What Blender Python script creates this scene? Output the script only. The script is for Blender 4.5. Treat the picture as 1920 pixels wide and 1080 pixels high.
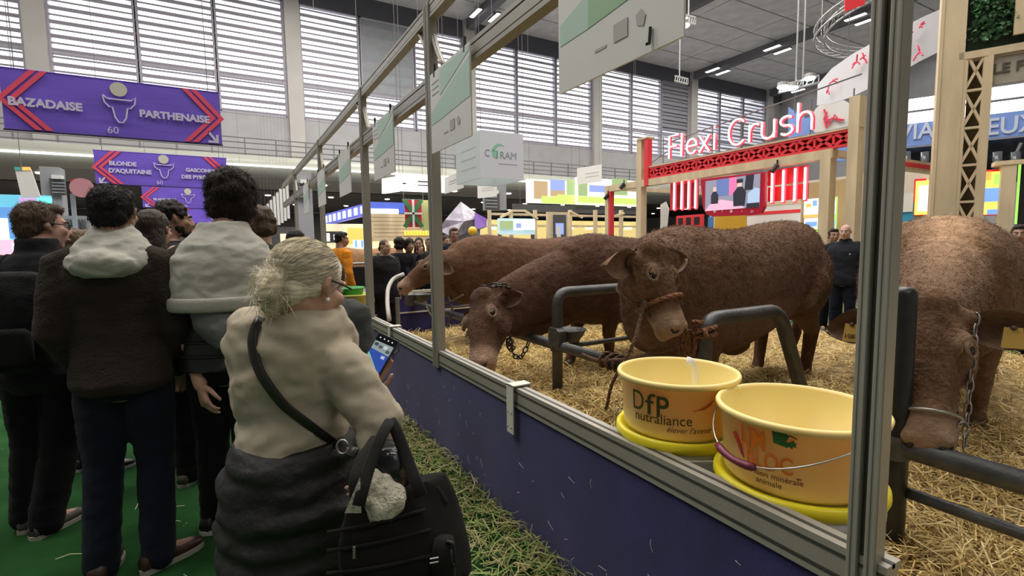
import bpy, bmesh, math, random
import numpy as np
from mathutils import Vector, Matrix, Quaternion, noise as mnoise
random.seed(7); rng = np.random.default_rng(7)
V = Vector; PI = math.pi
sc = bpy.context.scene
for o in list(bpy.data.objects): bpy.data.objects.remove(o)
C = sc.collection

# ------------------------------------------------------------------ camera
F = 927.0; EYE = V((0, 0, 1.45))
_x = V((1638/F, -105/F, 1)).normalized()
_y = V((-529/F, -73/F, 1)); _y = (_y - _x*_x.dot(_y)).normalized()
_z = _x.cross(_y)
MW = Matrix((_x, _y, _z))                       # camera (right, down, forward) -> world
cam = bpy.data.objects.new('camera', bpy.data.cameras.new('camera')); C.objects.link(cam)
r_, d_, f_ = MW.col[0], MW.col[1], MW.col[2]
cm = Matrix((r_, -d_, -f_)).transposed().to_4x4(); cm.translation = EYE
cam.matrix_world = cm
cam.data.sensor_width = 36; cam.data.lens = 36*F/1920; cam.data.clip_end = 300; cam.data.clip_start = .05
sc.camera = cam
# ------------------------------------------------------------------ light and exposure
sc.view_settings.view_transform = 'Standard'; sc.view_settings.look = 'None'
sc.view_settings.gamma = 1; sc.view_settings.use_curve_mapping = False
sc.view_settings.exposure = EXPOSURE = 0.38
w = bpy.data.worlds.new('overcast_sky'); sc.world = w; w.use_nodes = True
w.node_tree.nodes['Background'].inputs[0].default_value = (.93, .95, 1, 1)
w.node_tree.nodes['Background'].inputs[1].default_value = 2.6
def area(name, loc, size, energy, col=(1, .95, .88), rot=(0, 0, 0)):
    l = bpy.data.lights.new(name, 'AREA'); l.shape = 'RECTANGLE'; l.size, l.size_y = size
    l.energy = energy; l.color = col
    o = bpy.data.objects.new(name, l); C.objects.link(o); o.location = loc; o.rotation_euler = rot
    return o
for i, (x, y) in enumerate(((-8, 6), (-8, 22), (6, 3), (6, 12), (6, 26), (20, 6), (20, 22), (38, 10), (38, 26))):
    area('hall_lamp_bank', (x, y, 17.2), (9, 7), 1300)
area('hall_lamp_bank', (4, -12, 17.2), (14, 8), 700)

# ------------------------------------------------------------------ pixel helpers (turn a photo pixel into a point on a real plane)
def ray(px, py): return MW @ V(((px-960)/F, (py-540)/F, 1))
def onx(px, py, X): v = ray(px, py); return EYE + v*(X/v.x)
def ony(px, py, Y): v = ray(px, py); return EYE + v*(Y/v.y)
def onz(px, py, Z): v = ray(px, py); return EYE + v*((Z-EYE.z)/v.z)
def dep(px, py, d): return EYE + ray(px, py)*d
class Wall:
    """a vertical plane through a point, running in direction az (radians from +X)"""
    def __init__(s, p, az): s.p = V(p); s.t = V((math.cos(az), math.sin(az), 0)); s.n = V((s.t.y, -s.t.x, 0))
    def at(s, px, py, off=0):
        v = ray(px, py); k = (s.p + s.n*off - EYE).dot(s.n)/v.dot(s.n); return EYE + v*k

# ------------------------------------------------------------------ materials
MATS = {}
def mat(name, col, rough=.6, metal=0, var=0, vscale=8, bump=0, bscale=60, emit=0, sheen=0, alpha=1, stretch=None, col2=None, sss=0, spec=.5, vdetail=4):
    if name in MATS: return MATS[name]
    m = bpy.data.materials.new(name); m.use_nodes = True; nt = m.node_tree; b = nt.nodes['Principled BSDF']
    b.inputs['Base Color'].default_value = (*col, 1); b.inputs['Roughness'].default_value = rough; b.inputs['Metallic'].default_value = metal
    b.inputs['Specular IOR Level'].default_value = spec
    if sheen: b.inputs['Sheen Weight'].default_value = sheen; b.inputs['Sheen Roughness'].default_value = .5
    if sss: b.inputs['Subsurface Weight'].default_value = sss; b.inputs['Subsurface Scale'].default_value = .02
    if emit: b.inputs['Emission Color'].default_value = (*col, 1); b.inputs['Emission Strength'].default_value = emit
    if alpha < 1: b.inputs['Alpha'].default_value = alpha
    if var or bump:
        tc = nt.nodes.new('ShaderNodeTexCoord'); mp = nt.nodes.new('ShaderNodeMapping')
        nt.links.new(tc.outputs['Object'], mp.inputs[0])
        if stretch: mp.inputs['Scale'].default_value = stretch
    if var:
        n = nt.nodes.new('ShaderNodeTexNoise'); n.inputs['Scale'].default_value = vscale; n.inputs['Detail'].default_value = vdetail
        nt.links.new(mp.outputs[0], n.inputs[0])
        r = nt.nodes.new('ShaderNodeValToRGB'); r.color_ramp.elements[0].position = .3; r.color_ramp.elements[1].position = .7
        lo = col2 or tuple(max(0, c*(1-var)) for c in col); hi = col if col2 else tuple(min(1, c*(1+var)) for c in col)
        r.color_ramp.elements[0].color = (*lo, 1); r.color_ramp.elements[1].color = (*hi, 1)
        nt.links.new(n.outputs[0], r.inputs[0]); nt.links.new(r.outputs[0], b.inputs['Base Color'])
        if emit: nt.links.new(r.outputs[0], b.inputs['Emission Color'])
    if bump:
        n2 = nt.nodes.new('ShaderNodeTexNoise'); n2.inputs['Scale'].default_value = bscale; n2.inputs['Detail'].default_value = 5
        nt.links.new(mp.outputs[0], n2.inputs[0])
        bp = nt.nodes.new('ShaderNodeBump'); bp.inputs['Strength'].default_value = bump; bp.inputs['Distance'].default_value = .02
        nt.links.new(n2.outputs[0], bp.inputs['Height']); nt.links.new(bp.outputs[0], b.inputs['Normal'])
    MATS[name] = m; return m
def mat_attr(name, rough=.8, bump=.3, bscale=60, sheen=0, spec=.3, stretch=None, var=.25, vscale=30):
    """material whose own colours are a colour attribute (coat markings, printed pictures)"""
    if name in MATS: return MATS[name]
    m = mat(name, (1, 1, 1), rough, bump=bump, bscale=bscale, sheen=sheen, spec=spec, stretch=stretch)
    nt = m.node_tree; b = nt.nodes['Principled BSDF']
    a = nt.nodes.new('ShaderNodeAttribute'); a.attribute_name = 'coat'
    n = nt.nodes.new('ShaderNodeTexNoise'); n.inputs['Scale'].default_value = vscale; n.inputs['Detail'].default_value = 6
    mp = [q for q in nt.nodes if q.type == 'MAPPING']
    if mp: nt.links.new(mp[0].outputs[0], n.inputs[0])
    mr = nt.nodes.new('ShaderNodeMapRange'); mr.inputs[1].default_value = .3; mr.inputs[2].default_value = .7
    mr.inputs[3].default_value = 1-var; mr.inputs[4].default_value = 1+var
    nt.links.new(n.outputs[0], mr.inputs[0])
    mx = nt.nodes.new('ShaderNodeVectorMath'); mx.operation = 'SCALE'
    nt.links.new(a.outputs['Color'], mx.inputs[0]); nt.links.new(mr.outputs[0], mx.inputs['Scale'])
    nt.links.new(mx.outputs[0], b.inputs['Base Color'])
    return m

# ------------------------------------------------------------------ mesh building
ORG = {}
class MB:
    def __init__(s): s.v = []; s.f = []; s.m = []; s.cur = 0
    def add(s, vs, fs):
        k = len(s.v); s.v += [V(p) for p in vs]; s.f += [tuple(i+k for i in f) for f in fs]; s.m += [s.cur]*len(fs); return s
    def box(s, lo, hi):
        x0, y0, z0 = lo; x1, y1, z1 = hi
        return s.hexa([(x0,y0,z0),(x1,y0,z0),(x1,y1,z0),(x0,y1,z0),(x0,y0,z1),(x1,y0,z1),(x1,y1,z1),(x0,y1,z1)])
    def hexa(s, p): return s.add(p, [(3,2,1,0),(4,5,6,7),(0,1,5,4),(1,2,6,5),(2,3,7,6),(3,0,4,7)])
    def quadbox(s, a, b, c, d, n):
        """thin slab: front corners a b c d (counter-clockwise from the front), back pushed along n"""
        a, b, c, d, n = V(a), V(b), V(c), V(d), V(n)
        return s.hexa([a+n, b+n, c+n, d+n, a, b, c, d])
    def bar(s, a, b, w, h, up=(0, 0, 1)):
        a, b = V(a), V(b); t = (b-a).normalized(); up = V(up)
        if abs(t.dot(up)) > .95: up = V((0, 1, 0)) if abs(t.y) < .9 else V((1, 0, 0))
        q = t.cross(up).normalized()*w/2; u = q.cross(t).normalized()*h/2
        return s.hexa([a-q-u, a+q-u, a+q+u, a-q+u, b-q-u, b+q-u, b+q+u, b-q+u])
    def loft(s, rings, n=16, cap=True, e=2.0):
        """rings: (centre, U, V) half axes; e>2 squarer"""
        k = len(s.v); pts = []
        for c, U, W in rings:
            c, U, W = V(c), V(U), V(W)
            for i in range(n):
                a = 2*PI*i/n; ca, sa = math.cos(a), math.sin(a)
                pts.append(c + U*math.copysign(abs(ca)**(2/e), ca) + W*math.copysign(abs(sa)**(2/e), sa))
        fs = []
        for j in range(len(rings)-1):
            for i in range(n):
                i2 = (i+1) % n; fs.append((j*n+i, j*n+i2, (j+1)*n+i2, (j+1)*n+i))
        if cap: fs.append(tuple(range(n-1, -1, -1))); fs.append(tuple((len(rings)-1)*n+i for i in range(n)))
        return s.add(pts, fs)
    def tube(s, pts, r, n=10, cap=True, flat=1.0, side=None):
        pts = [V(p) for p in pts]; rs = r if isinstance(r, (list, tuple)) else [r]*len(pts)
        rings = []; prev = None
        for i, p in enumerate(pts):
            t = (pts[min(i+1, len(pts)-1)] - pts[max(i-1, 0)]).normalized()
            if prev is None:
                h = V(side) if side else (V((0, 0, 1)) if abs(t.z) < .9 else V((1, 0, 0)))
            else: h = prev
            u = (h - t*h.dot(t)).normalized(); prev = u; q = t.cross(u)
            rings.append((p, u*rs[i], q*rs[i]*flat))
        return s.loft(rings, n, cap)
    def limb(s, pts, r, n=12):
        """tapered limb with rounded ends"""
        pts = [V(p) for p in pts]; r = list(r)
        a = (pts[0]-pts[1]).normalized(); b = (pts[-1]-pts[-2]).normalized()
        P = [pts[0]+a*r[0]*.9, pts[0]+a*r[0]*.55] + pts + [pts[-1]+b*r[-1]*.55, pts[-1]+b*r[-1]*.9]
        R = [r[0]*.4, r[0]*.82] + r + [r[-1]*.82, r[-1]*.4]
        return s.tube(P, R, n)
    def ell(s, c, r, rot=None, n=14):
        """ellipsoid"""
        c = V(c); R = rot or Matrix.Identity(3); rings = []; m = 9
        for j in range(m):
            a = -PI/2 + PI*(j+.35)/(m-.3); z = math.sin(a); q = math.cos(a)
            rings.append((c + R @ V((0, 0, z*r[2])), R @ V((q*r[0], 0, 0)), R @ V((0, q*r[1], 0))))
        return s.loft(rings, n)
    def lathe(s, prof, c=(0, 0, 0), n=32, close=False):
        k = []; c = V(c)
        for rr, z in prof:
            for i in range(n):
                a = 2*PI*i/n; k.append(c + V((rr*math.cos(a), rr*math.sin(a), z)))
        fs = []
        for j in range(len(prof)-1):
            for i in range(n):
                i2 = (i+1) % n; fs.append((j*n+i, j*n+i2, (j+1)*n+i2, (j+1)*n+i))
        return s.add(k, fs)
    def prism(s, poly, t, up, n, o, th):
        """polygon (u,v) on plane origin o, axes t/up, thickness th along n"""
        o, t, up, n = V(o), V(t), V(up), V(n); m = len(poly)
        fr = [o+t*u+up*v for u, v in poly]; bk = [p+n*th for p in fr]
        return s.add(fr+bk, [tuple(range(m)), tuple(range(2*m-1, m-1, -1))] + [(i, i+m, (i+1) % m+m, (i+1) % m) for i in range(m)])
    def mesh(s, name, org=V((0, 0, 0))):
        me = bpy.data.meshes.new(name); me.from_pydata([p-org for p in s.v], [], s.f); me.update()
        bm = bmesh.new(); bm.from_mesh(me); bmesh.ops.recalc_face_normals(bm, faces=bm.faces); bm.to_mesh(me); bm.free()
        if any(s.m): me.polygons.foreach_set('material_index', s.m)
        return me

def link(name, me, m, parent=None, org=None, smooth=False):
    o = bpy.data.objects.new(name, me); C.objects.link(o)
    if parent is not None: o.parent = parent; ORG[o] = ORG[parent]
    else: ORG[o] = org if org is not None else V((0, 0, 0)); o.location = ORG[o]
    for mm in (m if isinstance(m, (list, tuple)) else [m]):
        if mm is not None and mm.name not in [q.name for q in me.materials if q]: me.materials.append(mm)
    if smooth: me.polygons.foreach_set('use_smooth', [True]*len(me.polygons))
    return o
def obj(name, mb, m, parent=None, org=None, smooth=False, bevel=0):
    og = ORG[parent] if parent is not None else (V(org) if org is not None else V((0, 0, 0)))
    me = mb.mesh(name, og)
    if bevel:
        bm = bmesh.new(); bm.from_mesh(me)
        es = [e for e in bm.edges if len(e.link_faces) == 2 and e.calc_face_angle(0) > .6]
        bmesh.ops.bevel(bm, geom=es, offset=bevel, segments=2, affect='EDGES', profile=.5); bm.to_mesh(me); bm.free()
    return link(name, me, m, parent, og, smooth)
def tag(o, label, cat=None, group=None, kind=None):
    if label: o['label'] = label
    if cat: o['category'] = cat
    if group: o['group'] = group
    if kind: o['kind'] = kind
    return o
def thing(name, label, cat, loc, group=None):
    o = bpy.data.objects.new(name, None); C.objects.link(o); o.location = loc; ORG[o] = V(loc); o.empty_display_size = .1
    return tag(o, label, cat, group)
def struct(name, mb, m, parent=None, org=None, **k):
    o = obj(name, mb, m, parent, org, **k)
    if parent is None: o['kind'] = 'structure'
    return o
def blob(name, mb, m, parent=None, voxel=.012, smooth=4, amp=0, nscale=10, stretch=(1, 1, 1), org=None, fn=None, ridge=False):
    """one continuous surface grown from overlapping lofts"""
    og = ORG[parent] if parent is not None else (V(org) if org is not None else V((0, 0, 0)))
    me = mb.mesh('tmp', og); t = bpy.data.objects.new('tmp', me); C.objects.link(t)
    r = t.modifiers.new('r', 'REMESH'); r.mode = 'VOXEL'; r.voxel_size = voxel; r.adaptivity = 0
    if smooth: q = t.modifiers.new('s', 'SMOOTH'); q.factor = .5; q.iterations = smooth
    bpy.context.view_layer.update()
    dg = bpy.context.evaluated_depsgraph_get()
    out = bpy.data.meshes.new_from_object(t.evaluated_get(dg)); out.name = name
    bpy.data.objects.remove(t); bpy.data.meshes.remove(me)
    n = len(out.vertices)
    if amp or fn:
        co = np.empty(n*3, np.float32); out.vertices.foreach_get('co', co); co = co.reshape(-1, 3)
        no = np.empty(n*3, np.float32); out.vertices.foreach_get('normal', no); no = no.reshape(-1, 3)
        if amp:
            sx, sy, sz = [q*nscale for q in stretch]
            d = np.array([mnoise.fractal((a*sx, b*sy, c*sz), .9, 2.1, 3) for a, b, c in co.tolist()], np.float32)
            if ridge: d = .35-np.abs(d)*1.3
            co = co + no*(d*amp)[:, None]
        if fn: co = fn(co, no)
        out.vertices.foreach_set('co', np.ascontiguousarray(co, np.float32).ravel()); out.update()
    out.materials.clear()
    o = link(name, out, m, parent, og, True)
    return o
def colour(o, fn):
    """coat colours by position: fn(co[n,3] world) -> rgb[n,3]"""
    me = o.data; n = len(me.vertices); co = np.empty(n*3, np.float32); me.vertices.foreach_get('co', co); co = co.reshape(-1, 3) + np.array(ORG[o])
    rgb = np.ones((n, 4), np.float32); rgb[:, :3] = fn(co)
    a = me.color_attributes.new('coat', 'FLOAT_COLOR', 'POINT'); a.data.foreach_set('color', rgb.ravel())
def text(name, s, size, o, t, m, parent, up=(0, 0, 1), ext=.004, align='CENTER', sx=1, bold=0, wrap=None, shear=0):
    cu = bpy.data.curves.new('t', 'FONT'); cu.body = s; cu.size = size; cu.extrude = ext; cu.align_x = align; cu.offset = bold*size; cu.shear = shear; cu.resolution_u = 4
    to = bpy.data.objects.new('t', cu); C.objects.link(to); bpy.context.view_layer.update()
    me = bpy.data.meshes.new_from_object(to.evaluated_get(bpy.context.evaluated_depsgraph_get()))
    bpy.data.objects.remove(to)
    t, up, o = V(t).normalized(), V(up).normalized(), V(o); n = t.cross(up)
    og = ORG[parent] if parent is not None else V((0, 0, 0))
    for v in me.vertices:
        p = v.co.copy()
        v.co = (wrap(p.x*sx, p.y, p.z) if wrap else o + t*p.x*sx + up*p.y + n*p.z) - og
    me.name = name; me.materials.clear()
    return link(name, me, m, parent)
def dup(root, loc, label=None, group=None):
    r = root.copy(); C.objects.link(r); r.location = loc
    if label: r['label'] = label
    if group: r['group'] = group
    for ch in list(root.children):
        c = ch.copy(); C.objects.link(c); c.parent = r
        for g in ch.children:
            q = g.copy(); C.objects.link(q); q.parent = c
    return r
def arc(c, r, a0, a1, u, v, n=8):
    c, u, v = V(c), V(u), V(v); return [c + u*r*math.cos(a0+(a1-a0)*i/n) + v*r*math.sin(a0+(a1-a0)*i/n) for i in range(n+1)]
def round_path(pts, r, n=5):
    """polyline with rounded corners"""
    pts = [V(p) for p in pts]; out = [pts[0]]
    for i in range(1, len(pts)-1):
        a, b, c = pts[i-1], pts[i], pts[i+1]; u = (a-b).normalized(); v = (c-b).normalized()
        k = min(r, (a-b).length*.45, (c-b).length*.45); p0, p2 = b+u*k, b+v*k
        out += [p0*(1-t)**2 + b*2*t*(1-t) + p2*t*t for t in [j/n for j in range(n+1)]]
    return out + [pts[-1]]
def ribbons(name, P, wd, m, parent, col=None):
    """n x k x 3 centre lines -> thin tapered strips, one mesh"""
    P = np.asarray(P, float); n, k, _ = P.shape; T_ = np.gradient(P, axis=1); q = np.cross(T_, rng.normal(0, 1, (n, 1, 3))); q /= np.linalg.norm(q, axis=2)[..., None]+1e-9
    taper = np.linspace(1, .35, k)[None, :, None]; W = (np.asarray(wd).reshape(-1, 1, 1)*np.ones((n, 1, 1))/2)*taper
    v = np.empty((n, k, 2, 3)); v[:, :, 0] = P-q*W; v[:, :, 1] = P+q*W; v -= np.array(ORG[parent])
    i = (np.arange(n)*k*2)[:, None, None] + (np.arange(k-1)*2)[None, :, None] + np.array([0, 1, 3, 2])[None, None]
    f = i.reshape(-1, 4); me = bpy.data.meshes.new(name); me.vertices.add(n*k*2); me.vertices.foreach_set('co', v.reshape(-1).astype(np.float32))
    me.loops.add(len(f)*4); me.loops.foreach_set('vertex_index', f.reshape(-1).astype(np.int32)); me.polygons.add(len(f))
    me.polygons.foreach_set('loop_start', np.arange(0, len(f)*4, 4, dtype=np.int32)); me.polygons.foreach_set('loop_total', np.full(len(f), 4, np.int32)); me.update()
    o = link(name, me, m, parent); o['kind'] = 'stuff'
    if col is not None:
        cc = np.ones((n, k*2, 4), np.float32); cc[..., :3] = np.asarray(col)[:, None, :]; a = me.color_attributes.new('coat', 'FLOAT_COLOR', 'POINT'); a.data.foreach_set('color', cc.reshape(-1))
    return o
def surf(o):
    """world points, normals (and coat colours) of a mesh object's vertices"""
    me = o.data; n = len(me.vertices); co = np.empty(n*3, np.float32); me.vertices.foreach_get('co', co); no = np.empty(n*3, np.float32); me.vertices.foreach_get('normal', no); col = None
    if 'coat' in me.color_attributes: c = np.empty(n*4, np.float32); me.color_attributes['coat'].data.foreach_get('color', c); col = c.reshape(-1, 4)[:, :3]
    return co.reshape(-1, 3)+np.array(ORG[o]), no.reshape(-1, 3), col
def on_surf(o, px, py, off=0):
    """where the line of sight through a photo pixel meets a mesh"""
    from mathutils.bvhtree import BVHTree
    me = o.data; og = ORG[o]
    if o not in BV: BV[o] = BVHTree.FromPolygons([v.co for v in me.vertices], [p.vertices[:] for p in me.polygons])
    d = ray(px, py).normalized(); h = BV[o].ray_cast(EYE-og, d)
    return None if h[0] is None else h[0]+og+h[1]*off
BV = {}
def fuzz(name, o, n, L, wd, flow, m, parent, lift=.5, jit=.5, k=4, curl=0, keep=None, colk=None):
    """short fibres rooted on a mesh: flow(co) gives the lie of the hair"""
    co, no, col = surf(o); ok = np.arange(len(co)) if keep is None else np.nonzero(keep(co, no))[0]; i = rng.choice(ok, n); c, nn = co[i]+rng.normal(0, .004, (n, 3)), no[i]
    d = flow(c); d = d-nn*(d*nn).sum(1)[:, None]; d /= np.linalg.norm(d, axis=1)[:, None]+1e-6
    d = d + nn*lift + rng.normal(0, jit, (n, 3))*.6; d /= np.linalg.norm(d, axis=1)[:, None]; Ls = rng.uniform(L[0], L[1], n)[:, None]; b = rng.normal(0, 1, (n, 3))*curl
    P = np.stack([c + d*Ls*t + (b-nn*lift*.6)*Ls*t*t for t in np.linspace(0, 1, k)], 1)
    return ribbons(name, P, rng.uniform(wd[0], wd[1], n), m, parent, None if col is None else col[i]*rng.uniform(.75, 1.3, (n, 1)))
# ================================================================== the hall
M_grey = mat('painted_wall', (.42, .42, .43), .8, var=.06, vscale=1.2)
M_dark = mat('dark_band', (.10, .10, .12), .7)
M_col = mat('column_paint', (.5, .48, .46), .7, var=.05, vscale=1)
M_slat = mat('louvre_metal', (.38, .36, .42), .5, metal=.1)
M_ceil = mat('ceiling_panel', (.74, .74, .73), .9, var=.12, vscale=.9, bump=.3, bscale=20)
M_beam = mat('roof_beam', (.17, .17, .18), .7)
M_black = mat('black_plastic', (.012, .012, .013), .45)
M_white = mat('white_board', (.75, .75, .73), .5)
M_lamp = mat('lamp_glow', (1, .97, .9), .5, emit=9)
M_lampw = mat('warm_lamp_glow', (1, .93, .78), .5, emit=7)
M_carpet = mat('green_carpet', (.020, .088, .022), .97, var=.3, vscale=3, bump=.7, bscale=350, spec=.1)
M_conc = mat('dark_concrete', (.09, .09, .095), .8, var=.1, vscale=2)
XL, XR, YB, YW, YF, ZC = -26, 57, -20, 36, 58, 18.6
struct('floor', MB().box((XL, YB, -.2), (XR, YF, 0)), mat('hall_floor', (.16, .155, .15), .6, var=.15, vscale=1.5))
struct('carpet_aisle', MB().box((-3.2, YB, 0), (1.2, 14, .004)), M_carpet)
struct('carpet_back_aisle', MB().box((7.5, -4, 0), (8.8, 14, .004)), M_carpet)
ZM0, ZM1 = ony(500, 333, 30).z, ony(500, 300, 30).z
struct('wall_left', MB().box((XL-.3, YB, 0), (XL, YF, ZC)), M_grey)
struct('wall_right', MB().box((XR, YB, 0), (XR+.3, YF, ZC)), M_grey)
struct('wall_rear', MB().box((XL, YB-.3, 0), (XR, YB, ZC)), M_grey)
struct('wall_far_low', MB().box((XL, YF, 0), (XR, YF+.3, ZM0)), M_conc)
struct('ceiling_low', MB().box((XL, YW+.4, ZM0+.02), (XR, YF+.3, ZM0+.3)), M_conc)
ZW0, ZW1 = 9.95, 17.3
w_ = MB(); w_.box((XL, YW, ZM0), (XR, YW+.4, ZW0)); struct('wall_back', w_, M_grey)
struct('trim_1', MB().box((XL, YW-.05, ZW1), (XR, YW+.4, ZC)), M_dark)
cols = [-20.8+12.55*k for k in range(7)]
cb = MB().box((-.45, -.35, ZM1), (.45, .5, ZC))
c0 = struct('column', cb, M_col, org=(0, 0, 0)); c0.location = (cols[0], YW, 0)
for x in cols[1:]:
    c = c0.copy(); C.objects.link(c); c.location = (x, YW, 0)
struct('wall_back_end', MB().box((cols[-1]+.4, YW, ZW0), (XR, YW+.4, ZW1)), M_grey)
# windows: one per opening between mullions, each with its own louvre slats
ph = (ZW1-ZW0)/10
thick = MB().bar((-1.95, 0, 0), (1.95, 0, 0), .26, .20, up=(0, -.35, 1)).mesh('slat')
thin = MB().bar((-1.95, 0, 0), (1.95, 0, 0), .14, .10, up=(0, -.35, 1)).mesh('slat')
for me in (thick, thin): me.materials.append(M_slat)
M_glass = mat('window_glass', (.9, .92, 1), .05, alpha=.06)
M_blind = mat('grey_blind', (.33, .36, .38), .8, var=.08, vscale=2)
n = 0
for bi, x in enumerate(cols[:-1]):
    for k in range(3):
        x0 = x+.45+k*3.883; xc = x0+1.94; n += 1
        fr = MB(); y0, y1 = YW-.02, YW+.3
        for a in (x0, x0+3.77): fr.box((a-.06, y0, ZW0), (a+.11, y1, ZW1))
        fr.box((x0, y0, ZW0-.06), (x0+3.8, y1, ZW0+.06)); fr.box((x0, y0, ZW1-.08), (x0+3.8, y1, ZW1))
        fr.box((x0, y0+.02, ZW0+2.1), (x0+3.8, y1-.05, ZW0+2.24))
        W = struct('window_%d' % n, fr, M_slat, org=(xc, YW+.1, 0))
        obj('window_pane', MB().box((x0, YW+.32, ZW0), (x0+3.85, YW+.33, ZW1)), M_glass, W)
        if (bi, k) == (2, 1): obj('blind', MB().box((x0+.1, YW+.02, ZW0+2.2), (x0+3.75, YW+.06, ZW1-.1)), M_blind, W)
        if (bi, k) == (4, 2): obj('blind', MB().box((x0+.1, YW+.2, ZW0+2.6), (x0+3.75, YW+.24, ZW1-.1)), M_blind, W)
        for j in range(20):
            o = bpy.data.objects.new('slat', thick if j % 2 == 0 else thin); C.objects.link(o); o.parent = W; ORG[o] = ORG[W]
            o.location = (0, .02, ZW0+.12+j*ph/2)
# balcony in front of the back wall, with its railing and the round duct below it
b_ = MB().box((XL, 30, ZM0), (XR, YW+.4, ZM0+.35)); b_.box((XL, 30, ZM1-.25), (XR, 30.5, ZM1)); struct('balcony_slab', b_, mat('balcony_paint', (.30, .30, .29), .6))
rl = MB(); x = XL
for z in (.28, .55, .85, 1.1): rl.tube([(XL, 30.1, ZM1+z), (XR, 30.1, ZM1+z)], .03, 6)
rail = tag(obj('balcony_railing', rl, M_beam, org=(XL, 30, ZM1)), 'dark metal railing running along the edge of the gallery', 'railing')
pm = MB().box((-.03, -.03, 0), (.03, .03, 1.12)).mesh('post'); pm.materials.append(M_beam)
for k in range(55):
    o = bpy.data.objects.new('post', pm); C.objects.link(o); o.parent = rail; o.location = (k*1.5, .1, 0)
o = obj('gallery_duct', MB().tube([(XL+.1, 29.3, ZM0+.45), (XR-.1, 29.3, ZM0+.45)], .55, 20), mat('cream_duct', (.42, .43, .37), .3), org=(XL, 29.3, ZM0), smooth=True)
tag(o, 'long round cream duct running under the gallery railing', 'duct')
tag(obj('light_strip', MB().box((XL, 28.70, ZM0+.38), (30, 28.78, ZM0+.46)), mat('strip_glow', (.95, 1, .98), emit=2.2), org=(XL, 28.7, ZM0+.4)), 'thin white light strip on the side of the cream duct', 'lamp')
# roof: panels with open joints, beams, paired strip lamps
struct('ceiling', MB().box((XL, YB, ZC+.12), (XR, YW+.4, ZC+.4)), M_beam)
pmesh = MB().box((.06, .06, 0), (6.22, 2.94, .1)); pm = pmesh.mesh('ceiling_panel'); pm.materials.append(M_ceil)
for i in range(13):
    for j in range(18):
        x, y = -24.5+i*6.275, YW-3-j*3
        if y < -19 or (y < 4 and x > 18) or y < -6: continue
        o = bpy.data.objects.new('ceiling_panel', pm); C.objects.link(o); o.location = (x, y, ZC-.02); o['kind'] = 'structure'
fx = None
ORD = ['first', 'second', 'third', 'fourth', 'fifth', 'sixth', 'seventh', 'eighth', 'ninth', 'tenth']
for bi_, x in enumerate(cols[1:]):
    struct('beam', MB().box((x-.28, YB, ZC-.75), (x+.28, YW, ZC)), M_beam)
    for k, y in enumerate((33, 27, 20.5, 14, 7.5)):
        if x < 15 and y < 10: continue
        L = (x-.75, y, ZC-.7)
        if fx is None:
            fx = thing('ceiling_lamp', '', 'lamp', L, 'paired strip lamps along the roof beams')
            for dx in (0, 1.5):
                hb = MB().box((L[0]+dx-.17, y-.75, ZC-.72), (L[0]+dx+.17, y+.75, ZC-.6)); hb.box((L[0]+dx-.03, y-.1, ZC-.6), (L[0]+dx+.03, y+.1, ZC-.2))
                obj('housing', hb, M_beam, fx); obj('diffuser', MB().box((L[0]+dx-.14, y-.7, ZC-.76), (L[0]+dx+.14, y+.7, ZC-.72)), M_lamp, fx)
            o = fx
        else: o = dup(fx, L)
        o['label'] = 'strip lamp pair on the %s roof beam from left, %s from the windows' % (ORD[bi_], ORD[k])
# downlights in the low hall beyond the gallery
dl = MB().lathe([(.02, -.04), (.17, -.04), (.2, 0), (.02, .02)], n=12); dm = dl.mesh('downlight'); dm.materials.append(M_lampw)
for i in range(15):
    for j in range(3):
        o = bpy.data.objects.new('downlight', dm); C.objects.link(o); o.location = (-12+i*4.3+(j % 2)*1.7, 32.2+j*7.6, ZM0+(0 if j else -.02))
        tag(o, 'round white downlight in the dark low ceiling beyond the gallery', 'lamp', 'downlights under the gallery')
for y in (40, 50):
    for x in (-10, 8, 26): area('low_hall_lamps', (x, y, ZM0-.25), (10, 5), 420, (1, .9, .72))
for x in (-8, 8, 24): area('gallery_lamps', (x, 32.5, ZM0-.25), (10, 3), 150, (1, .9, .72))
# ================================================================== the pen frame along the aisle
XB = 1.2
M_alu = mat('brushed_aluminium', (.36, .335, .285), .42, metal=.15, var=.06, vscale=3)
M_aludk = mat('profile_slot', (.05, .046, .04), .6)
M_blue = mat('blue_cloth', (.022, .020, .115), .92, var=.22, vscale=5, bump=.3, bscale=300, sheen=.15)
ZR = .739; ZRB = onx(1100, 838, XB).z
ZB0, ZB1 = onx(740, 227, XB).z, onx(740, 227, XB).z+.115
ZU1 = onx(668, 173, XB).z; ZU0 = ZU1-.095
fr = thing('pavilion_frame', 'long aluminium frame of posts and beams with a navy cloth skirt beside the aisle', 'frame', (XB, .4, 0))
py = [onx(1640, 560, XB).y, onx(815, 560, XB).y, onx(690, 560, XB).y, onx(604, 440, XB).y]
YN, YE = py[0]-.05, 13.5
py += [py[-1]+3.2]
def profile(mb, a, b, w, h, up=(0, 0, 1)): mb.bar(a, b, w, h, up)
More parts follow.
